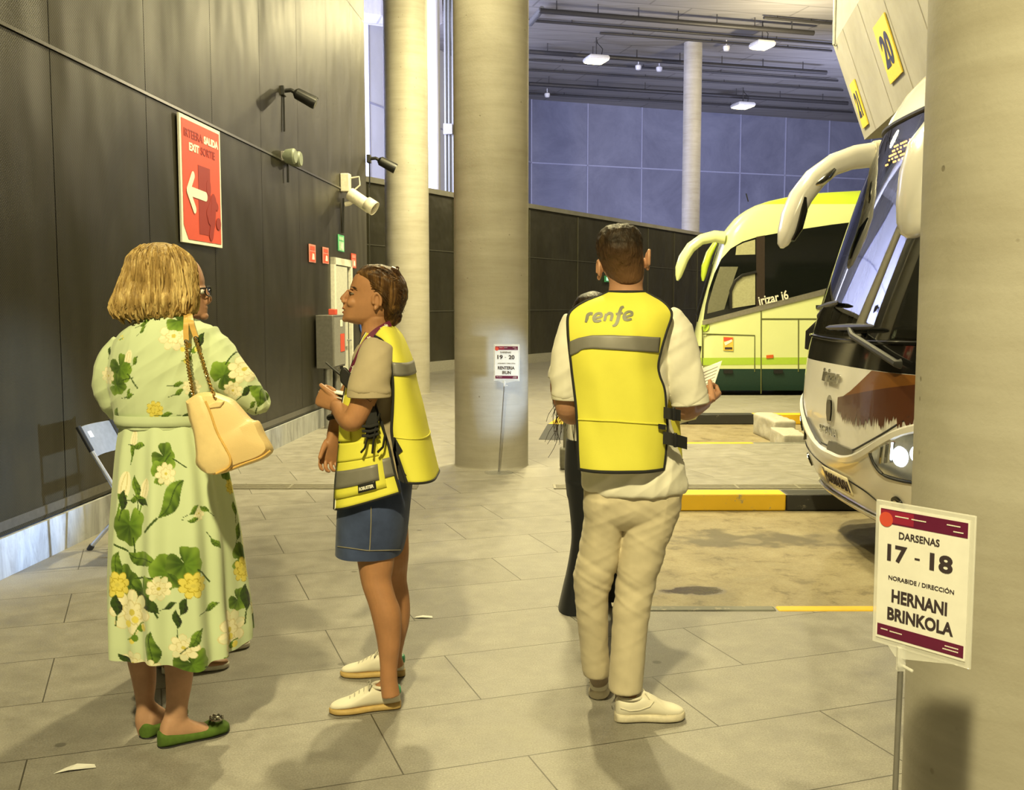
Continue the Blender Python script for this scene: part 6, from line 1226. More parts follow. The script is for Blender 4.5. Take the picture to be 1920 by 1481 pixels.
MB().rings([[at(x, y, YV - .198 - o_) for x, y in ((698, 757), (706, 770), (710, 800), (706, 822), (688, 824), (684, 800), (690, 772))] for o_ in (0, .02)]).build('strap_pad', M_STRAP, vw, bevel=.004)
for y0 in (797, 806, 815): MB().tube([at(679, y0 + 2, YV - .222), at(694, y0 + 3, YV - .226), at(710, y0 - 2, YV - .222)], .0055, 6).build('vest_strap', M_STRAP, vw)
MB().rings([[at(x, y, YV - .19 - o_) for x, y in ((733, 818), (741, 820), (755, 845), (747, 852), (737, 845), (742, 870), (753, 878), (763, 892), (757, 906), (748, 900))] for o_ in (0, .012)]).build('side_strap', M_STRAP, vw)
# lanyard and radio
sb = bvh_of(bpy.data.objects['tshirt'].data)
lp = [at(x, y, YV - dy) for (x, y), dy in zip(((733, 606), (722, 611), (708, 619), (696, 629), (686, 641), (677, 657), (669, 675), (662, 690), (657, 704), (653, 722)), (.06, .088, .108, .125, .142, .15, .142, .13, .12, .11))]
PL = spline([tuple(p) for p in lp], 40); upd = V(.55, -.1, .8)
LR = []
for i, p in enumerate(PL):
    t = V(*(PL[min(i + 1, 39)] - PL[max(i - 1, 0)])).normalized(); s_ = t.cross(V(0, -1, 0)).normalized(); LR.append((V(*p), t, s_))
ln_ = MB().rings([[p + s_ * (.0105 * q) + V(0, o_, 0) for q, o_ in ((-1, 0), (1, 0), (1, -.003), (-1, -.003))] for p, t, s_ in LR]).build('lanyard', M_LAN, vw)
for at_i in (5, 16, 31):
    p, t, s_ = LR[at_i]; M = frame(p + V(0, -.0045, 0), -t, -s_ if s_.z < 0 else s_); m = tex('renfe', .017, .0003); m = thick(m, .0006); M2 = M
    if (M.to_3x3() @ ZA).y > 0: M2 = M @ Matrix.Scale(-1, 4, (0, 0, 1))
    m.xf(M2).build('lanyard_lettering', M_SWHITE, ln_, smooth=False)
rd = thing('walkie_talkie', 'black handheld radio with antenna clipped to the chest of a yellow vest', 'radio', at(648, 710, YV - .13))
MB().rings([[at(x, y, YV - .15 + o_) for x, y in ((640, 690), (648, 688), (660, 702), (663, 706), (657, 730), (650, 728), (638, 716), (637, 700))] for o_ in (-.018, .03)]).build('radio_body', M_BLACK, rd, bevel=.006)
MB().tube([at(641, 704, YV - .14), at(626, 692, YV - .14), at(611, 679, YV - .14)], [.006, .0055, .0035], 8).build('antenna', M_BLACK, rd); MB().tube([at(641, 692, YV - .135), at(640, 686, YV - .135)], .006, 8).build('knob', M_BLACK, rd)
ph = thing('folded_papers', 'folded white papers held in the fist of the woman in profile', 'paper', at(620, 740, YV + .03))
MB().prism([at(597, 735, YV + .06), at(610, 734, YV + .02), at(648, 742, YV - .08), at(652, 737, YV + .08), at(618, 731, YV + .16)], (0, 0, .004)).build('sheet', M_PAPER, ph, smooth=False); MB().prism([at(598, 738, YV + .06), at(612, 740, YV + .02), at(646, 750, YV - .08), at(650, 742, YV + .08)], (0, 0, .003)).build('sheet', M_PAPER, ph, smooth=False); MB().prism([at(600, 738.5, YV + .055), at(614, 741, YV + .015), at(616, 745, YV + .015)], (.004, 0, .004)).build('dark_edge', M_REFL, ph, smooth=False)
MB().tube([hw2 + V(-.012 + .017 * math.cos(a), -.02 + .012 * math.sin(a), .028 + .006 * math.cos(a)) for a in np.linspace(0, 2 * PI, 17)], .0, 6) if False else None
for h_, t_ in ((fn_h, fn_t), (ff_h, ff_t)): sneaker(vw, h_, t_, M_SHOEW, M_SOLEG, M_TABG, plain('lace_grey', (.42, .40, .34), .8))
MB().tube([at(684, 747, YV - .246), at(690, 749, YV - .249), at(694, 753, YV - .250), at(697, 751, YV - .249)], .0012, 6).build('arm_tattoo', plain('tattoo_ink', (.07, .035, .02), .7), vw)
MB().tube([at(638, 778, YV + .20) + V(.043 * math.cos(a), .043 * math.sin(a), .01 * math.cos(a)) for a in np.linspace(0, 2 * PI, 21)], .012, 8).build('dark_cuff', M_STRAP, vw)
# ================================================================ MAN IN THE YELLOW VEST, FROM BEHIND
YN = 3.68
vm = thing('person', 'young man seen from behind in a yellow vest, cream T-shirt and beige trousers', 'person', (at(1165, 1340, YN).x, YN, 0))
rs_h, rs_t = fl(1152, 1351), fl(1284, 1346); ls_h, ls_t = fl(1120, 1312), fl(1140, 1262)
ls_t = ls_h + (ls_t - ls_h).normalized() * .27
hd = [slab([(535, 1144, 1204, YN, .060), (522, 1140, 1206, YN + .005, .068), (508, 1132, 1207, YN + .01, .078), (494, 1126, 1207, YN + .01, .086), (478, 1122, 1205, YN + .01, .094), (460, 1122, 1203, YN + .01, .097), (445, 1126, 1199, YN + .01, .090), (433, 1136, 1190, YN + .01, .074), (426, 1150, 1178, YN + .01, .04)], 36, 2.2),
      slab([(520, 1143, 1205, YN, .060), (540, 1142, 1205, YN, .060), (552, 1138, 1210, YN, .064), (566, 1118, 1226, YN, .075)], 36, 2.1), ear(at(1211, 488, YN + .01), (.15, 1, 0), (1, -.25, 0), 1.1), ear(at(1127, 507, YN + .01), (-.15, 1, 0), (-1, -.25, 0), 1.05),
      MB().ell(at(1168, 500, YN + .115), (.014, .018, .016)), MB().ell(at(1166, 515, YN + .095), (.03, .02, .03))]
bd = hd + [slab([(560, 1125, 1215, YN, .075), (585, 1075, 1250, YN, .105), (640, 1075, 1245, YN, .125), (760, 1090, 1245, YN, .12), (860, 1100, 1255, YN, .11), (930, 1110, 1256, YN, .105)]),
      limb([(1216, 930, YN, .075), (1200, 1050, YN - .02, .058), (1188, 1120, YN - .03, .05), (1181, 1200, YN - .04, .044), (1174, 1290, YN - .05, .034), (1170, 1330, YN - .05, .032)]), limb([(1138, 930, YN, .070), (1126, 1050, YN + .02, .058), (1111, 1120, YN + .03, .048), (1113, 1200, YN + .05, .044), (1118, 1245, YN + .10, .036), (1123, 1275, YN + .16, .032)]),
      footloft(rs_h, rs_t, [(a, b * .85, c + .01, max(d - .012, c + .02), e) for a, b, c, d, e in FOOT]), footloft(ls_h, ls_t, [(a, b * .85, c + .01, max(d - .012, c + .02), e) for a, b, c, d, e in FOOT]),
      limb([(1250, 605, YN, .055), (1272, 670, YN + .0, .05), (1284, 735, YN + .01, .045), (1284, 765, YN + .03, .042), (1298, 763, YN + .12, .040), (1313, 757, YN + .20, .032), (1321, 754, YN + .235, .027)], 22),
      limb([(1085, 610, YN, .055), (1068, 670, YN, .05), (1064, 745, YN + .01, .045), (1066, 770, YN + .04, .043), (1078, 775, YN + .13, .040), (1100, 765, YN + .25, .030)], 22)]
hr_ = at(1321, 754, YN + .235); bd += hand(hr_, (.45, .75, .10), (-.45, .25, .75), 1.02, 1.2, 1, 0, V(.0, .6, .75)); hl_ = at(1100, 765, YN + .25); bd += hand(hl_, (.6, .6, .2), (.3, -.3, .8), 1.0, .7, -1)
obj('body', fuse(bd, .0031, 3, 'body'), S_MAN, vm)
HDK = hair_mat('hair_dark', (.006, .004, .002), (.020, .012, .006), (.055, .034, .016), .5); HFD = HDK
nt = HDK.node_tree; bs = nt.nodes['Principled BSDF']; src = bs.inputs['Base Color'].links[0].from_socket; tcn = nt.nodes.new('ShaderNodeTexCoord'); sx = nt.nodes.new('ShaderNodeSeparateXYZ'); mr_ = nt.nodes.new('ShaderNodeMapRange'); mxn = nt.nodes.new('ShaderNodeMix'); mxn.data_type = 'RGBA'
nt.links.new(tcn.outputs['Object'], sx.inputs[0]); nt.links.new(sx.outputs[2], mr_.inputs[0]); mr_.inputs[1].default_value = at(0, 532, YN).z; mr_.inputs[2].default_value = at(0, 455, YN).z; mr_.inputs[3].default_value = .85; mr_.inputs[4].default_value = 0
nt.links.new(mr_.outputs[0], mxn.inputs[0]); nt.links.new(src, mxn.inputs[6]); mxn.inputs[7].default_value = (.17, .085, .040, 1); nt.links.new(mxn.outputs[2], bs.inputs['Base Color'])
me = fuse([slab([(534, 1150, 1198, YN, .063), (525, 1143.5, 1204, YN + .002, .0735), (513, 1135, 1206, YN + .006, .083), (501, 1128.5, 1206, YN + .006, .0915), (488, 1124, 1205.5, YN + .003, .0995), (474, 1119.5, 1204.5, YN, .106), (458, 1118.5, 1204, YN + .005, .108), (444, 1120.5, 1202, YN + .01, .104), (432, 1127, 1196, YN + .012, .092), (424, 1138, 1187, YN + .015, .070), (420.5, 1152, 1176, YN + .02, .03)], 44)], .0045, 3, 'h')
zf0, zf1 = at(0, 534, YN).z, at(0, 470, YN).z
displace(me, lambda p, n: np.array([np.clip((q[2] - zf0) / (zf1 - zf0), 0, 1) * (.004 * mnoise.noise(Vector((q[0] * 60, q[1] * 60, q[2] * 45))) + .0015 * mnoise.noise(Vector(q) * 140)) for q in p]))
bm = bmesh.new(); bm.from_mesh(me); bmesh.ops.delete(bm, geom=[f for f in bm.faces if f.calc_center_median().y > YN + .03 and f.calc_center_median().z < at(0, 478, YN).z], context='FACES'); bm.to_mesh(me); bm.free(); hb = obj('hair', me, HDK, vm)
# T-shirt
ts = [slab([(556, 1130, 1214, YN, .085), (572, 1095, 1240, YN, .11), (590, 1070, 1258, YN, .13), (640, 1070, 1250, YN, .15), (760, 1085, 1252, YN, .15), (830, 1088, 1266, YN, .15), (880, 1089, 1284, YN, .155), (905, 1090, 1290, YN, .155), (919, 1098, 1284, YN, .15)]),
      limb([(1238, 598, YN, .062), (1258, 625, YN, .074), (1272, 670, YN, .072), (1284, 715, YN + .005, .070), (1293, 752, YN + .012, .066)], 28), limb([(1090, 600, YN, .062), (1076, 640, YN, .068), (1069, 690, YN, .066), (1066, 742, YN + .01, .060)], 28)]
me = fuse(ts, .0058, 6, 'tshirt'); f1 = folds(.006, 2.5, 18, 12, .6); f2 = folds(.005, 16, 3, 2, -.25); displace(me, lambda p, n: f1(p, n) + f2(p, n)); obj('tshirt', me, M_CREAM, vm)
for c_, r_ in ((at(1294, 753, YN + .012), .067), (at(1066, 744, YN + .01), .061)):
    ax = V(.13 if r_ > .065 else -.03, 0, -1).normalized(); u_ = ax.orthogonal().normalized(); w_ = ax.cross(u_)
    MB().rings([[c_ + ax * z + u_ * (math.cos(a) * rr) + w_ * (math.sin(a) * rr) for a in np.linspace(0, 2 * PI, 40, endpoint=False)] for rr, z in ((r_ * .96, -.022), (r_ * 1.01, -.02), (r_ * 1.02, .006), (r_ * .97, .010), (r_ * .9, .006))]).build('sleeve_hem', M_CREAM, vm)
# trousers
tr = [slab([(895, 1096, 1278, YN, .13), (915, 1094, 1280, YN, .135), (940, 1095, 1276, YN, .135), (965, 1097, 1271, YN, .12), (985, 1105, 1262, YN, .08)], 44, 2.5),
      slab([(930, 1096, 1172, YN, .125), (985, 1094, 1167, YN + .005, .105), (1030, 1087, 1163, YN + .01, .095), (1062, 1081, 1155, YN + .01, .088), (1085, 1077, 1148, YN + .015, .084), (1110, 1078, 1141, YN + .02, .080), (1150, 1081, 1140, YN + .03, .076), (1200, 1087, 1140, YN + .05, .072), (1245, 1090, 1143, YN + .07, .070), (1263, 1093, 1143, YN + .08, .068)], 36, 2.3),
      slab([(930, 1165, 1277, YN, .125), (985, 1166, 1262, YN - .01, .11), (1040, 1161, 1243, YN - .015, .10), (1085, 1157, 1229, YN - .02, .09), (1120, 1153, 1222, YN - .03, .085), (1160, 1149, 1216, YN - .035, .08), (1210, 1146, 1211, YN - .04, .076), (1260, 1143, 1206, YN - .045, .074), (1292, 1141, 1203, YN - .05, .073)], 36, 2.3)]
me = fuse(tr, .0055, 5, 'trousers'); f1 = folds(.0075, 3, 24, 5, .5); f2 = folds(.007, 2.5, 28, 9, -.55); f3 = folds(.004, 20, 6, 4)
def trf(p, n):
    zk = at(0, 1080, YN).z; k_ = .16 + .5 * np.exp(-((p[:, 2] - zk) / .14) ** 2) + .35 * np.exp(-((p[:, 2] - at(0, 960, YN).z) / .07) ** 2); return (f1(p, n) + f2(p, n)) * k_ + f3(p, n) * .5
M_TRO = cloth('trousers_sand', (.58, .51, .36)); displace(me, trf); obj('trousers', me, M_TRO, vm)
M_SHOE2 = plain('shoe_cream', (.74, .70, .58), .5, 0, .04, 12)
UP_SAVE, SO_SAVE = UPPER, SOLE
UPPER = [(a, b * 1.12, c, d * 1.12, e) for a, b, c, d, e in UPPER]; SOLE = [(a, b * 1.18, c, .034 if .02 < a < .99 else d, e) for a, b, c, d, e in SOLE]
for h_, t_ in ((rs_h, rs_t), (ls_h, ls_t)):
    so = sneaker(vm, h_, t_, M_SHOE2, plain('sole_cream', (.66, .60, .46), .6)); d_ = (t_ - h_); L_ = d_.length; d_.normalize(); sd_ = V(-d_.y, d_.x, 0)
    for sg_ in (-1, 1): MB().tube([h_ + d_ * (L_ * s) + sd_ * (sg_ * w_) + ZA * z for s, w_, z in ((.06, .034, .06), (.18, .0385, .05), (.32, .039, .052), (.46, .044, .066), (.52, .040, .084))], .0022, 6).build('side_seam', M_SHOE2, so)
    MB().tube([h_ + d_ * (L_ * s) + sd_ * y + ZA * z for s, y, z in [(.72 + .02 * math.cos(a), .045 * math.cos(a), .03 + .026 * math.sin(a)) for a in np.linspace(0, PI, 13)]], .002, 6).build('toe_seam', M_SHOE2, so)
UPPER, SOLE = UP_SAVE, SO_SAVE
sk = cloth('sock_taupe', (.30, .24, .18)); limb([(1174, 1278, YN - .05, .040), (1172, 1300, YN - .05, .0365), (1171, 1316, YN - .05, .036)]).build('sock', sk, vm); limb([(1119, 1245, YN + .10, .040), (1122, 1268, YN + .15, .036), (1124, 1278, YN + .16, .034)]).build('sock', sk, vm)
# vest back sheet
vr = [(548, 1141, 1207, .088), (556, 1124, 1222, .104), (566, 1098, 1240, .126), (578, 1078, 1253, .145), (592, 1067, 1257.5, .160), (620, 1066, 1248, .178), (650, 1068, 1239, .186), (680, 1071, 1233, .190), (700, 1073, 1236, .192), (725, 1076, 1245, .194), (760, 1080, 1248, .197), (800, 1083, 1250, .199), (840, 1085, 1247, .202), (868, 1087, 1244, .204)]
RV = []
for py, l, r, dp in spline(vr, 90):
    row = []; c = at((l + r) / 2, py, YN); hwid = (r - l) / 2 * (YN - dp * .5) / FPX
    for k_ in range(49):
        a = -1 + 2 * k_ / 48; s_ = abs(a) ** 2.6; row.append(V(at((l + r) / 2, py, YN - dp * .6).x + hwid * a, YN - dp + dp * .34 * s_, c.z - .035 * (1 - s_) * max(0, (py - 590) / 280) * .0 + (.03 * (1 - abs(a) ** 2) if py < 556 else 0) * .0))
    RV.append(row)
RV = wrinkle_rows(RV, .011, 6, 3, 3); vb = MB().grid(RV).build('vest', M_VEST, vm, solid=.006); bvV = bvh_of(vb.data); cN = V(at(1160, 700, YN).x, YN + .1, 0)
for e in ([r[0] for r in RV], [r[-1] for r in RV], RV[-1], RV[0]): pipe_along([p + V(0, -.003, 0) for p in e], .0058, M_PIPE, 'vest_piping', vm)
def vpatch(pts, off, mat, nm, th=.002):
    P = [hit(bvV, x, y, off) for x, y in pts]; P = [p for p in P if p]; return P
rows = []
for t in np.linspace(0, 1, 8):
    row = []
    for q in np.linspace(0, 1, 40):
        x = 1069.5 + q * (1234 - 1069.5) + (2 - 3.5 * t) * q; yt = np.interp(x, [1068, 1085, 1110, 1150, 1235], [641, 634, 629, 629, 632]); yb = np.interp(x, [1068, 1085, 1092, 1110, 1235], [668, 661, 655, 653.5, 661]); h = hit(bvV, x, yt + (yb - yt) * t, .006)
        row.append(h if h else (row[-1] if row else V(0, 0, 0)))
    rows.append(row)
MB().grid(rows).build('reflective_stripe', M_REFL, vb, solid=.002)
pp = [hit(bvV, x, np.interp(x, [1084, 1150, 1247], [786, 789, 796]), .005) for x in np.linspace(1086, 1246, 40)]; MB().tube([p for p in pp if p], .003, 6).build('vest_seam', M_VEST, vb)
# lettering on the back, built from strokes
def stroke_text(paths, mat, nm, par):
    m = MB()
    for pts, w_ in paths:
        P = spline(pts, max(10, len(pts) * 6)); ws = np.interp(np.linspace(0, 1, len(P)), np.linspace(0, 1, len(w_)), w_); L_, R2 = [], []
        for i, p in enumerate(P):
            t = P[min(i + 1, len(P) - 1)] - P[max(i - 1, 0)]; t = t / (np.hypot(*t) + 1e-9); nn = np.array((-t[1], t[0])) * ws[i] * .64; a, b = hit(bvV, *(p + nn), .0042), hit(bvV, *(p - nn), .0042)
            if a and b: L_.append(a); R2.append(b)
        m.grid([L_, R2])
    return m.build(nm, mat, par, smooth=False, solid=.0015)
M_LOGO = plain('logo_grey', (.20, .20, .13), .5)
def S_(x, y): return (1000 + x / 2.963, 400 + y / 2.963)
def pl_(*a): return [S_(*q) for q in a]
stroke_text([(pl_((293, 607), (299, 585), (305, 567), (318, 560), (331, 562)), (3, 4.2, 4.6, 4, 4.2)), (pl_((307, 561), (301, 585), (293, 607)), (3, 4, 3)),
    (pl_((336, 585), (366, 580), (379, 573), (376, 561), (360, 559), (345, 567), (337, 583), (342, 598), (360, 601), (378, 596)), (3.2, 3.4, 3.8, 4, 3.4, 3.8, 4.4, 4.6, 4, 3)),
    (pl_((395, 600), (401, 578), (406, 561)), (3.4, 4.4, 4)), (pl_((404, 570), (420, 558), (436, 562), (437, 575), (431, 599)), (3, 3.6, 4.4, 4.6, 3.6)),
    (pl_((503, 524), (490, 528), (482, 545), (474, 575), (466, 605), (455, 622), (440, 628)), (3, 4.4, 4.8, 5, 4.8, 4, 2.4)), (pl_((458, 562), (480, 559), (498, 557)), (2.6, 3.4, 2.6)),
    (pl_((504, 580), (530, 573), (546, 566), (545, 554), (528, 550), (511, 559), (503, 576), (508, 590), (525, 594), (545, 589)), (3.2, 3.4, 3.8, 4, 3.4, 3.8, 4.4, 4.6, 4, 3))], M_LOGO, 'vest_lettering', vb)
# front of the vest seen past the side, and the side straps
RFm = []
for py, xe, xo in spline([(600, 1240, 1250), (680, 1236, 1245), (740, 1244, 1262), (770, 1250, 1274), (800, 1256, 1278), (840, 1260, 1281), (868, 1266, 1282)], 30):
    p0 = at(xe, py, YN + .02); row = []
    for k_ in range(16):
        a = k_ / 15; x = at(xe, py, YN).x + (at(xo, py, YN + .1).x - at(xe, py, YN).x) * math.sin(min(1, a * 1.6) * PI / 2) - max(0, a - .45) * .30; row.append(V(x, YN + .02 + .16 * a ** .8, p0.z))
    RFm.append(row)
vf = sheet_obj(RFm, M_VEST, 'vest_front', vm); pipe_along([r[0] for r in RFm], .005, M_PIPE, 'vest_piping', vm); pipe_along(RFm[-1], .005, M_PIPE, 'vest_piping', vm)
mir = [[V(at(1163, 700, YN).x - (p.x - at(1163, 700, YN).x) * .50, p.y, p.z) for p in r] for r in RFm]; sheet_obj(mir, M_VEST, 'vest_front', vm)
def strap(pts, w_, Ys, nm='side_strap'):
    m = MB(); P = [at(x, y, Y) for (x, y), Y in zip(pts, Ys)]; P = [V(*p) for p in spline([tuple(p) for p in P], 14)]
    m.rings([[p + ZA * (w_ * q) + V(0, o_, 0) for q, o_ in ((-1, 0), (1, 0), (1, -.006), (-1, -.006))] for p in P]); return m.build(nm, M_STRAP, vm)
strap([(1244, 773), (1258, 776), (1276, 779)], .0195, [YN - .16, YN - .165, YN - .10]); strap([(1243, 820), (1262, 824), (1288, 831)], .0215, [YN - .16, YN - .165, YN - .10]); strap([(1234, 799), (1248, 801)], .0085, [YN - .178, YN - .165])
MB().box(at(1263, 776, YN - .165), (.012, .012, .046)).build('buckle', M_BLACK, vm, bevel=.003); MB().box(at(1266, 825, YN - .165), (.012, .012, .05)).build('buckle', M_BLACK, vm, bevel=.003)
# papers in his hand
pa = thing('paper_sheets', 'loose white printed sheets held up by the man seen from behind', 'paper', at(1310, 730, YN + .32))
def psheet(c4, bend, nm, lines=True):
    a, b, c, d = [Vector(q) for q in c4]; nrm = (b - a).cross(d - a).normalized(); R_ = [[a * (1 - u) * (1 - v) + b * u * (1 - v) + c * u * v + d * (1 - u) * v + nrm * (bend * math.sin(PI * u)) for u in np.linspace(0, 1, 10)] for v in np.linspace(0, 1, 10)]
    o = MB().grid(R_).build(nm, M_PAPER, pa, solid=.0012)
    if lines:
        m = MB()
        for v in np.linspace(.12, .8, 9):
            m.tube([a * (1 - u) * (1 - v) + b * u * (1 - v) + c * u * v + d * (1 - u) * v + nrm * (bend * math.sin(PI * u)) + V(0, -.0022, 0) for u in np.linspace(.18, .9, 8)], .0011, 5)
        m.build('print_lines', plain('print_grey', (.25, .24, .2), .7), o)
psheet((at(1312, 692, YN + .33), at(1354, 676, YN + .36), at(1330, 752, YN + .30), at(1300, 770, YN + .28)), .02, 'sheet'); psheet((at(1270, 690, YN + .36), at(1318, 686, YN + .34), at(1322, 770, YN + .29), at(1276, 792, YN + .30)), .015, 'sheet', False); psheet((at(1285, 762, YN + .27), at(1322, 758, YN + .27), at(1305, 786, YN + .26), at(1272, 796, YN + .27)), .01, 'sheet', False)
# ================================================================ DARK-HAIRED WOMAN BEHIND HIM
YK = 5.0
kw = thing('person', 'woman with long dark hair in a white T-shirt and black flared trousers, half hidden', 'person', (at(1110, 1140, YK).x, YK, 0))
kl, kr = fl(1066, 1141), fl(1150, 1118)
kb = [slab([(650, 1095, 1128, YK, .045), (640, 1085, 1138, YK - .005, .058), (622, 1080, 1144, YK - .01, .072), (600, 1078, 1146, YK - .01, .078), (580, 1078, 1146, YK, .08), (562, 1083, 1141, YK, .07), (552, 1096, 1128, YK, .04)], 32, 2.1), limb([(1112, 640, YK, .05), (1112, 670, YK, .055)]), MB().ell(at(1112, 607, YK - .09), (.014, .02, .02)), MB().ell(at(1112, 622, YK - .08), (.022, .012, .008)),
      slab([(668, 1090, 1134, YK, .06), (690, 1050, 1172, YK, .10), (740, 1055, 1168, YK, .11), (800, 1066, 1158, YK, .10), (860, 1060, 1164, YK, .11), (900, 1062, 1162, YK, .11)]),
      limb([(1055, 685, YK, .045), (1046, 725, YK - .01, .038), (1056, 765, YK - .03, .034), (1085, 778, YK - .12, .03), (1110, 770, YK - .18, .024)]), limb([(1168, 685, YK, .045), (1176, 725, YK - .01, .038), (1166, 765, YK - .03, .034), (1140, 778, YK - .12, .03), (1122, 772, YK - .18, .024)]),
      limb([(1088, 880, YK, .065), (1090, 1000, YK, .045), (1078, 1110, YK + .02, .032)]), limb([(1136, 880, YK + .02, .065), (1140, 1000, YK + .05, .045), (1145, 1100, YK + .10, .032)]), footloft(kl + V(.02, .07, 0), kl + V(.02, -.09, 0), [(a, b * .7, c + .008, max(c + .014, d * .75), e) for a, b, c, d, e in FOOT]), footloft(kr + V(0, .12, 0), kr + V(0, -.06, 0), [(a, b * .7, c + .008, max(c + .014, d * .75), e) for a, b, c, d, e in FOOT])]
kb += hand(at(1110, 770, YK - .18), (.6, -.5, .1), (0, 0, 1), .9, .5) + hand(at(1122, 772, YK - .18), (-.6, -.5, .1), (0, 0, 1), .9, .5, -1)
obj('body', fuse(kb, .006, 2, 'body'), S_DK, kw)
for s_ in (-1, 1):
    c = at(1112 + s_ * 13, 597, YK - .077); MB().ell(c, (.013, .008, .007)).build('eye', M_EYE, kw); MB().ell(c + V(0, -.006, 0), (.0055, .004, .0055)).build('iris', M_IRIS, kw); MB().tube([at(1112 + s_ * 6, 588, YK - .085), at(1112 + s_ * 14, 586, YK - .085), at(1112 + s_ * 20, 589, YK - .07)], [.002, .003, .0015], 6).build('eyebrow', M_BROW, kw)
me = fuse([slab([(700, 1078, 1146, YK + .06, .05), (660, 1074, 1150, YK + .05, .06), (620, 1072, 1152, YK + .035, .075), (595, 1072.5, 1151, YK + .02, .085), (572, 1075, 1148, YK + .012, .088), (558, 1082, 1141, YK + .012, .08), (551, 1092, 1132, YK + .015, .058), (547, 1104, 1121, YK + .015, .03), (545.5, 1110, 1115, YK + .015, .012)], 36, 2.1)], .006, 2, 'h'); HBK = hair_mat('hair_black', (.004, .003, .002), (.014, .009, .006), (.05, .034, .02), .35); hb = obj('hair', me, HBK, kw)
lm = MB(); rg = np.random.RandomState(9)
for k_ in range(46):
    s_ = -1 if k_ < 34 else 1; x0 = 1112 + s_ * rg.uniform(27, 38); xe = (1112 + s_ * rg.uniform(28, 76)) if k_ % 3 else 1112 + s_ * rg.uniform(64, 86); ye = rg.uniform(740, 845); w1 = rg.uniform(0, 6); P = []
    for q in np.linspace(0, 1, 16): x = x0 + (1112 + s_ * 38 - x0) * min(1, q * 3) + (xe - 1112 - s_ * 38) * max(0, q - .3) / .7 + (3 + 5 * (k_ % 3 == 0)) * math.sin(15 * q + w1) * q; y = 551 + (abs(x0 - 1112) / 36) ** 2 * 22 + (ye - 560) * q; P.append((x, y, YK - (.03 if q < .08 else .05 + .075 * min(1, q * 1.5)), .0042 * (1 - .75 * q)))
    lm.merge(limb(P, 5, 30))
lm.build('locks', HBK, hb)
M_TEEW = cloth('tshirt_white', (.80, .77, .66)); me = fuse([slab([(666, 1088, 1136, YK, .07), (676, 1062, 1160, YK, .10), (700, 1052, 1170, YK, .12), (760, 1060, 1164, YK, .115), (829, 1064, 1162, YK, .115)]), limb([(1066, 676, YK, .055), (1053, 692, YK - .005, .058), (1049, 712, YK - .01, .058)]), limb([(1158, 676, YK, .055), (1170, 692, YK - .005, .058), (1174, 712, YK - .01, .058)])], .007, 4, 'tshirt'); displace(me, folds(.004, 9, 12, 6)); obj('tshirt', me, M_TEEW, kw)
M_BLKT = cloth('trousers_black', (.010, .011, .013)); me = fuse([slab([(822, 1060, 1164, YK, .12), (880, 1058, 1168, YK, .13), (930, 1062, 1164, YK, .12)]), slab([(900, 1059, 1116, YK, .12), (960, 1068, 1114, YK, .09), (1010, 1071, 1108, YK, .078), (1060, 1064, 1104, YK, .085), (1100, 1055, 1102, YK, .105), (1144, 1045, 1100, YK - .01, .13)]), slab([(900, 1108, 1166, YK + .02, .12), (960, 1114, 1164, YK + .04, .09), (1010, 1120, 1162, YK + .05, .078), (1060, 1122, 1166, YK + .06, .085), (1118, 1116, 1172, YK + .08, .12)])], .007, 3, 'trousers'); obj('trousers', me, M_BLKT, kw)
sneaker(kw, kl + V(.02, .09, 0), kl + V(.02, -.12, 0), M_RUB, M_RUB); sneaker(kw, kr + V(0, .14, 0), kr + V(0, -.08, 0), M_RUB, M_RUB)
mg.location.x += .016
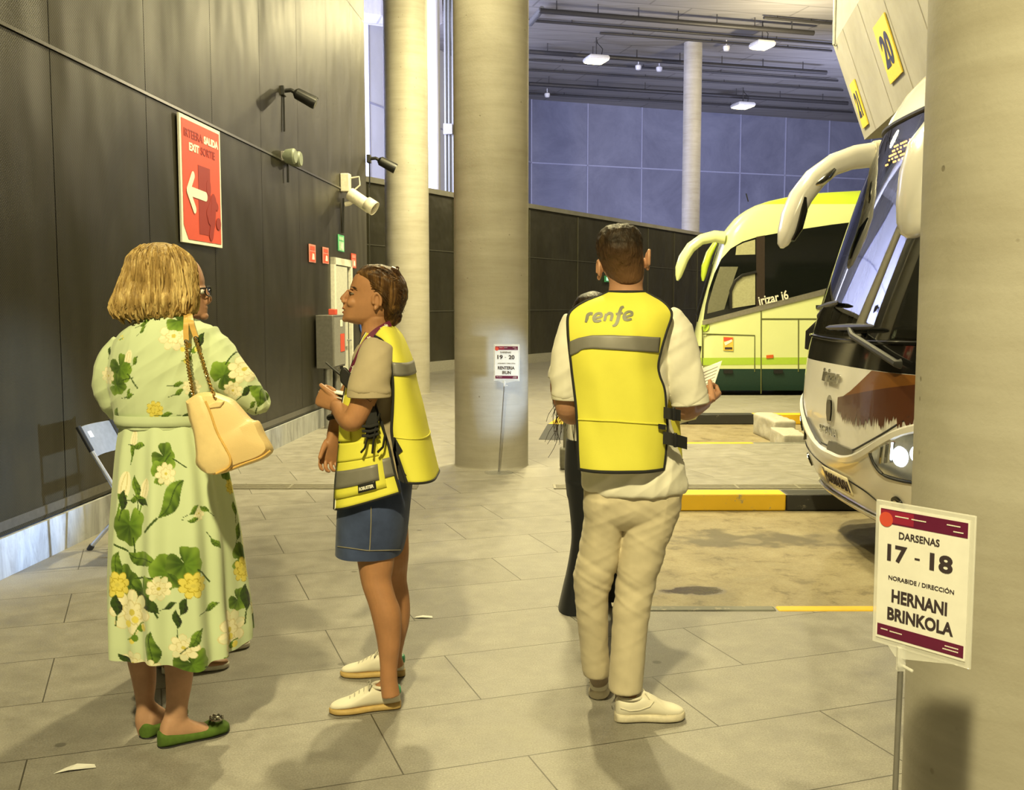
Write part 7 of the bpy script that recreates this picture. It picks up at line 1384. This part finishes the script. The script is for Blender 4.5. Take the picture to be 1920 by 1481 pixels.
# ================================================================ LIGHT
def area(name, loc, target, size, power, col, spread=180):
    l = bpy.data.lights.new(name, 'AREA'); l.shape = 'DISK'; l.size = size; l.energy = power; l.color = col; l.spread = math.radians(spread)
    o = bpy.data.objects.new(name, l); C.objects.link(o); o.location = loc; o.rotation_euler = (Vector(target) - Vector(loc)).to_track_quat('-Z', 'Y').to_euler(); return o
WARM = (1.0, .865, .45)
def point(name, loc, power, col, r=.25):
    l = bpy.data.lights.new(name, 'POINT'); l.energy = power; l.color = col; l.shadow_soft_size = r
    o = bpy.data.objects.new(name, l); C.objects.link(o); o.location = loc
area('lamp_near_right', (4.6, 2.2, 6.6), (0, 3.6, 0), .3, 1350, WARM)
area('lamp_mid', (-.4, 8.6, 6.8), (.4, 7.5, 0), .3, 560, WARM)
area('lamp_near_left', (-.7, -1.3, 5.6), (.7, 3.4, .5), .3, 700, WARM)
area('bay_fill', (.7, 11.8, 7.2), (2.0, 13.5, 0), .5, 900, WARM)  # extra light above the bays, added for brightness
area('bay_fill_far', (.6, 14.5, 7), (3.2, 18, 0), .5, 800, WARM)  # another added light, brightens the far bay and its coach
point('hall_fill', (1.0, 22, 7.6), 620, WARM)  # bare point light without a fitting, added to brighten the ceiling
point('lamp_hall_right', (9, 33, 8.4), 1300, (1, .86, .55))
area('daylight_opening', (-9, 27.5, 6.5), (2, 46, 7), 5, 4200, (.58, .62, 1.0))
area('daylight_fill_left', (-5.6, 26.5, 6.5), (-7.5, 33, 7), 3, 2600, (.62, .66, 1.0))  # no opening of its own; second blue light added to brighten the left wall
area('daylight_fill_right', (14, 38, 5), (13, 52, 8), 5, 1500, (.58, .62, 1.0))  # added blue light on the back wall, no opening stands here
def spot(name, loc, target, power, col, deg=75, blend=.8, r=.08):
    l = bpy.data.lights.new(name, 'SPOT'); l.energy = power; l.color = col; l.spot_size = math.radians(deg); l.spot_blend = blend; l.shadow_soft_size = r
    o = bpy.data.objects.new(name, l); C.objects.link(o); o.location = loc; o.rotation_euler = (Vector(target) - Vector(loc)).to_track_quat('-Z', 'Y').to_euler()
spot('headlight_near', (1.98, 5.62, .68), (-2.8, 5.8, .66), 2600, (.50, .68, 1.0), 22, .7); spot('headlight_far', (2.0, 7.5, .68), (-.12, 9.25, .80), 420, (.55, .72, 1.0), 24, .8)
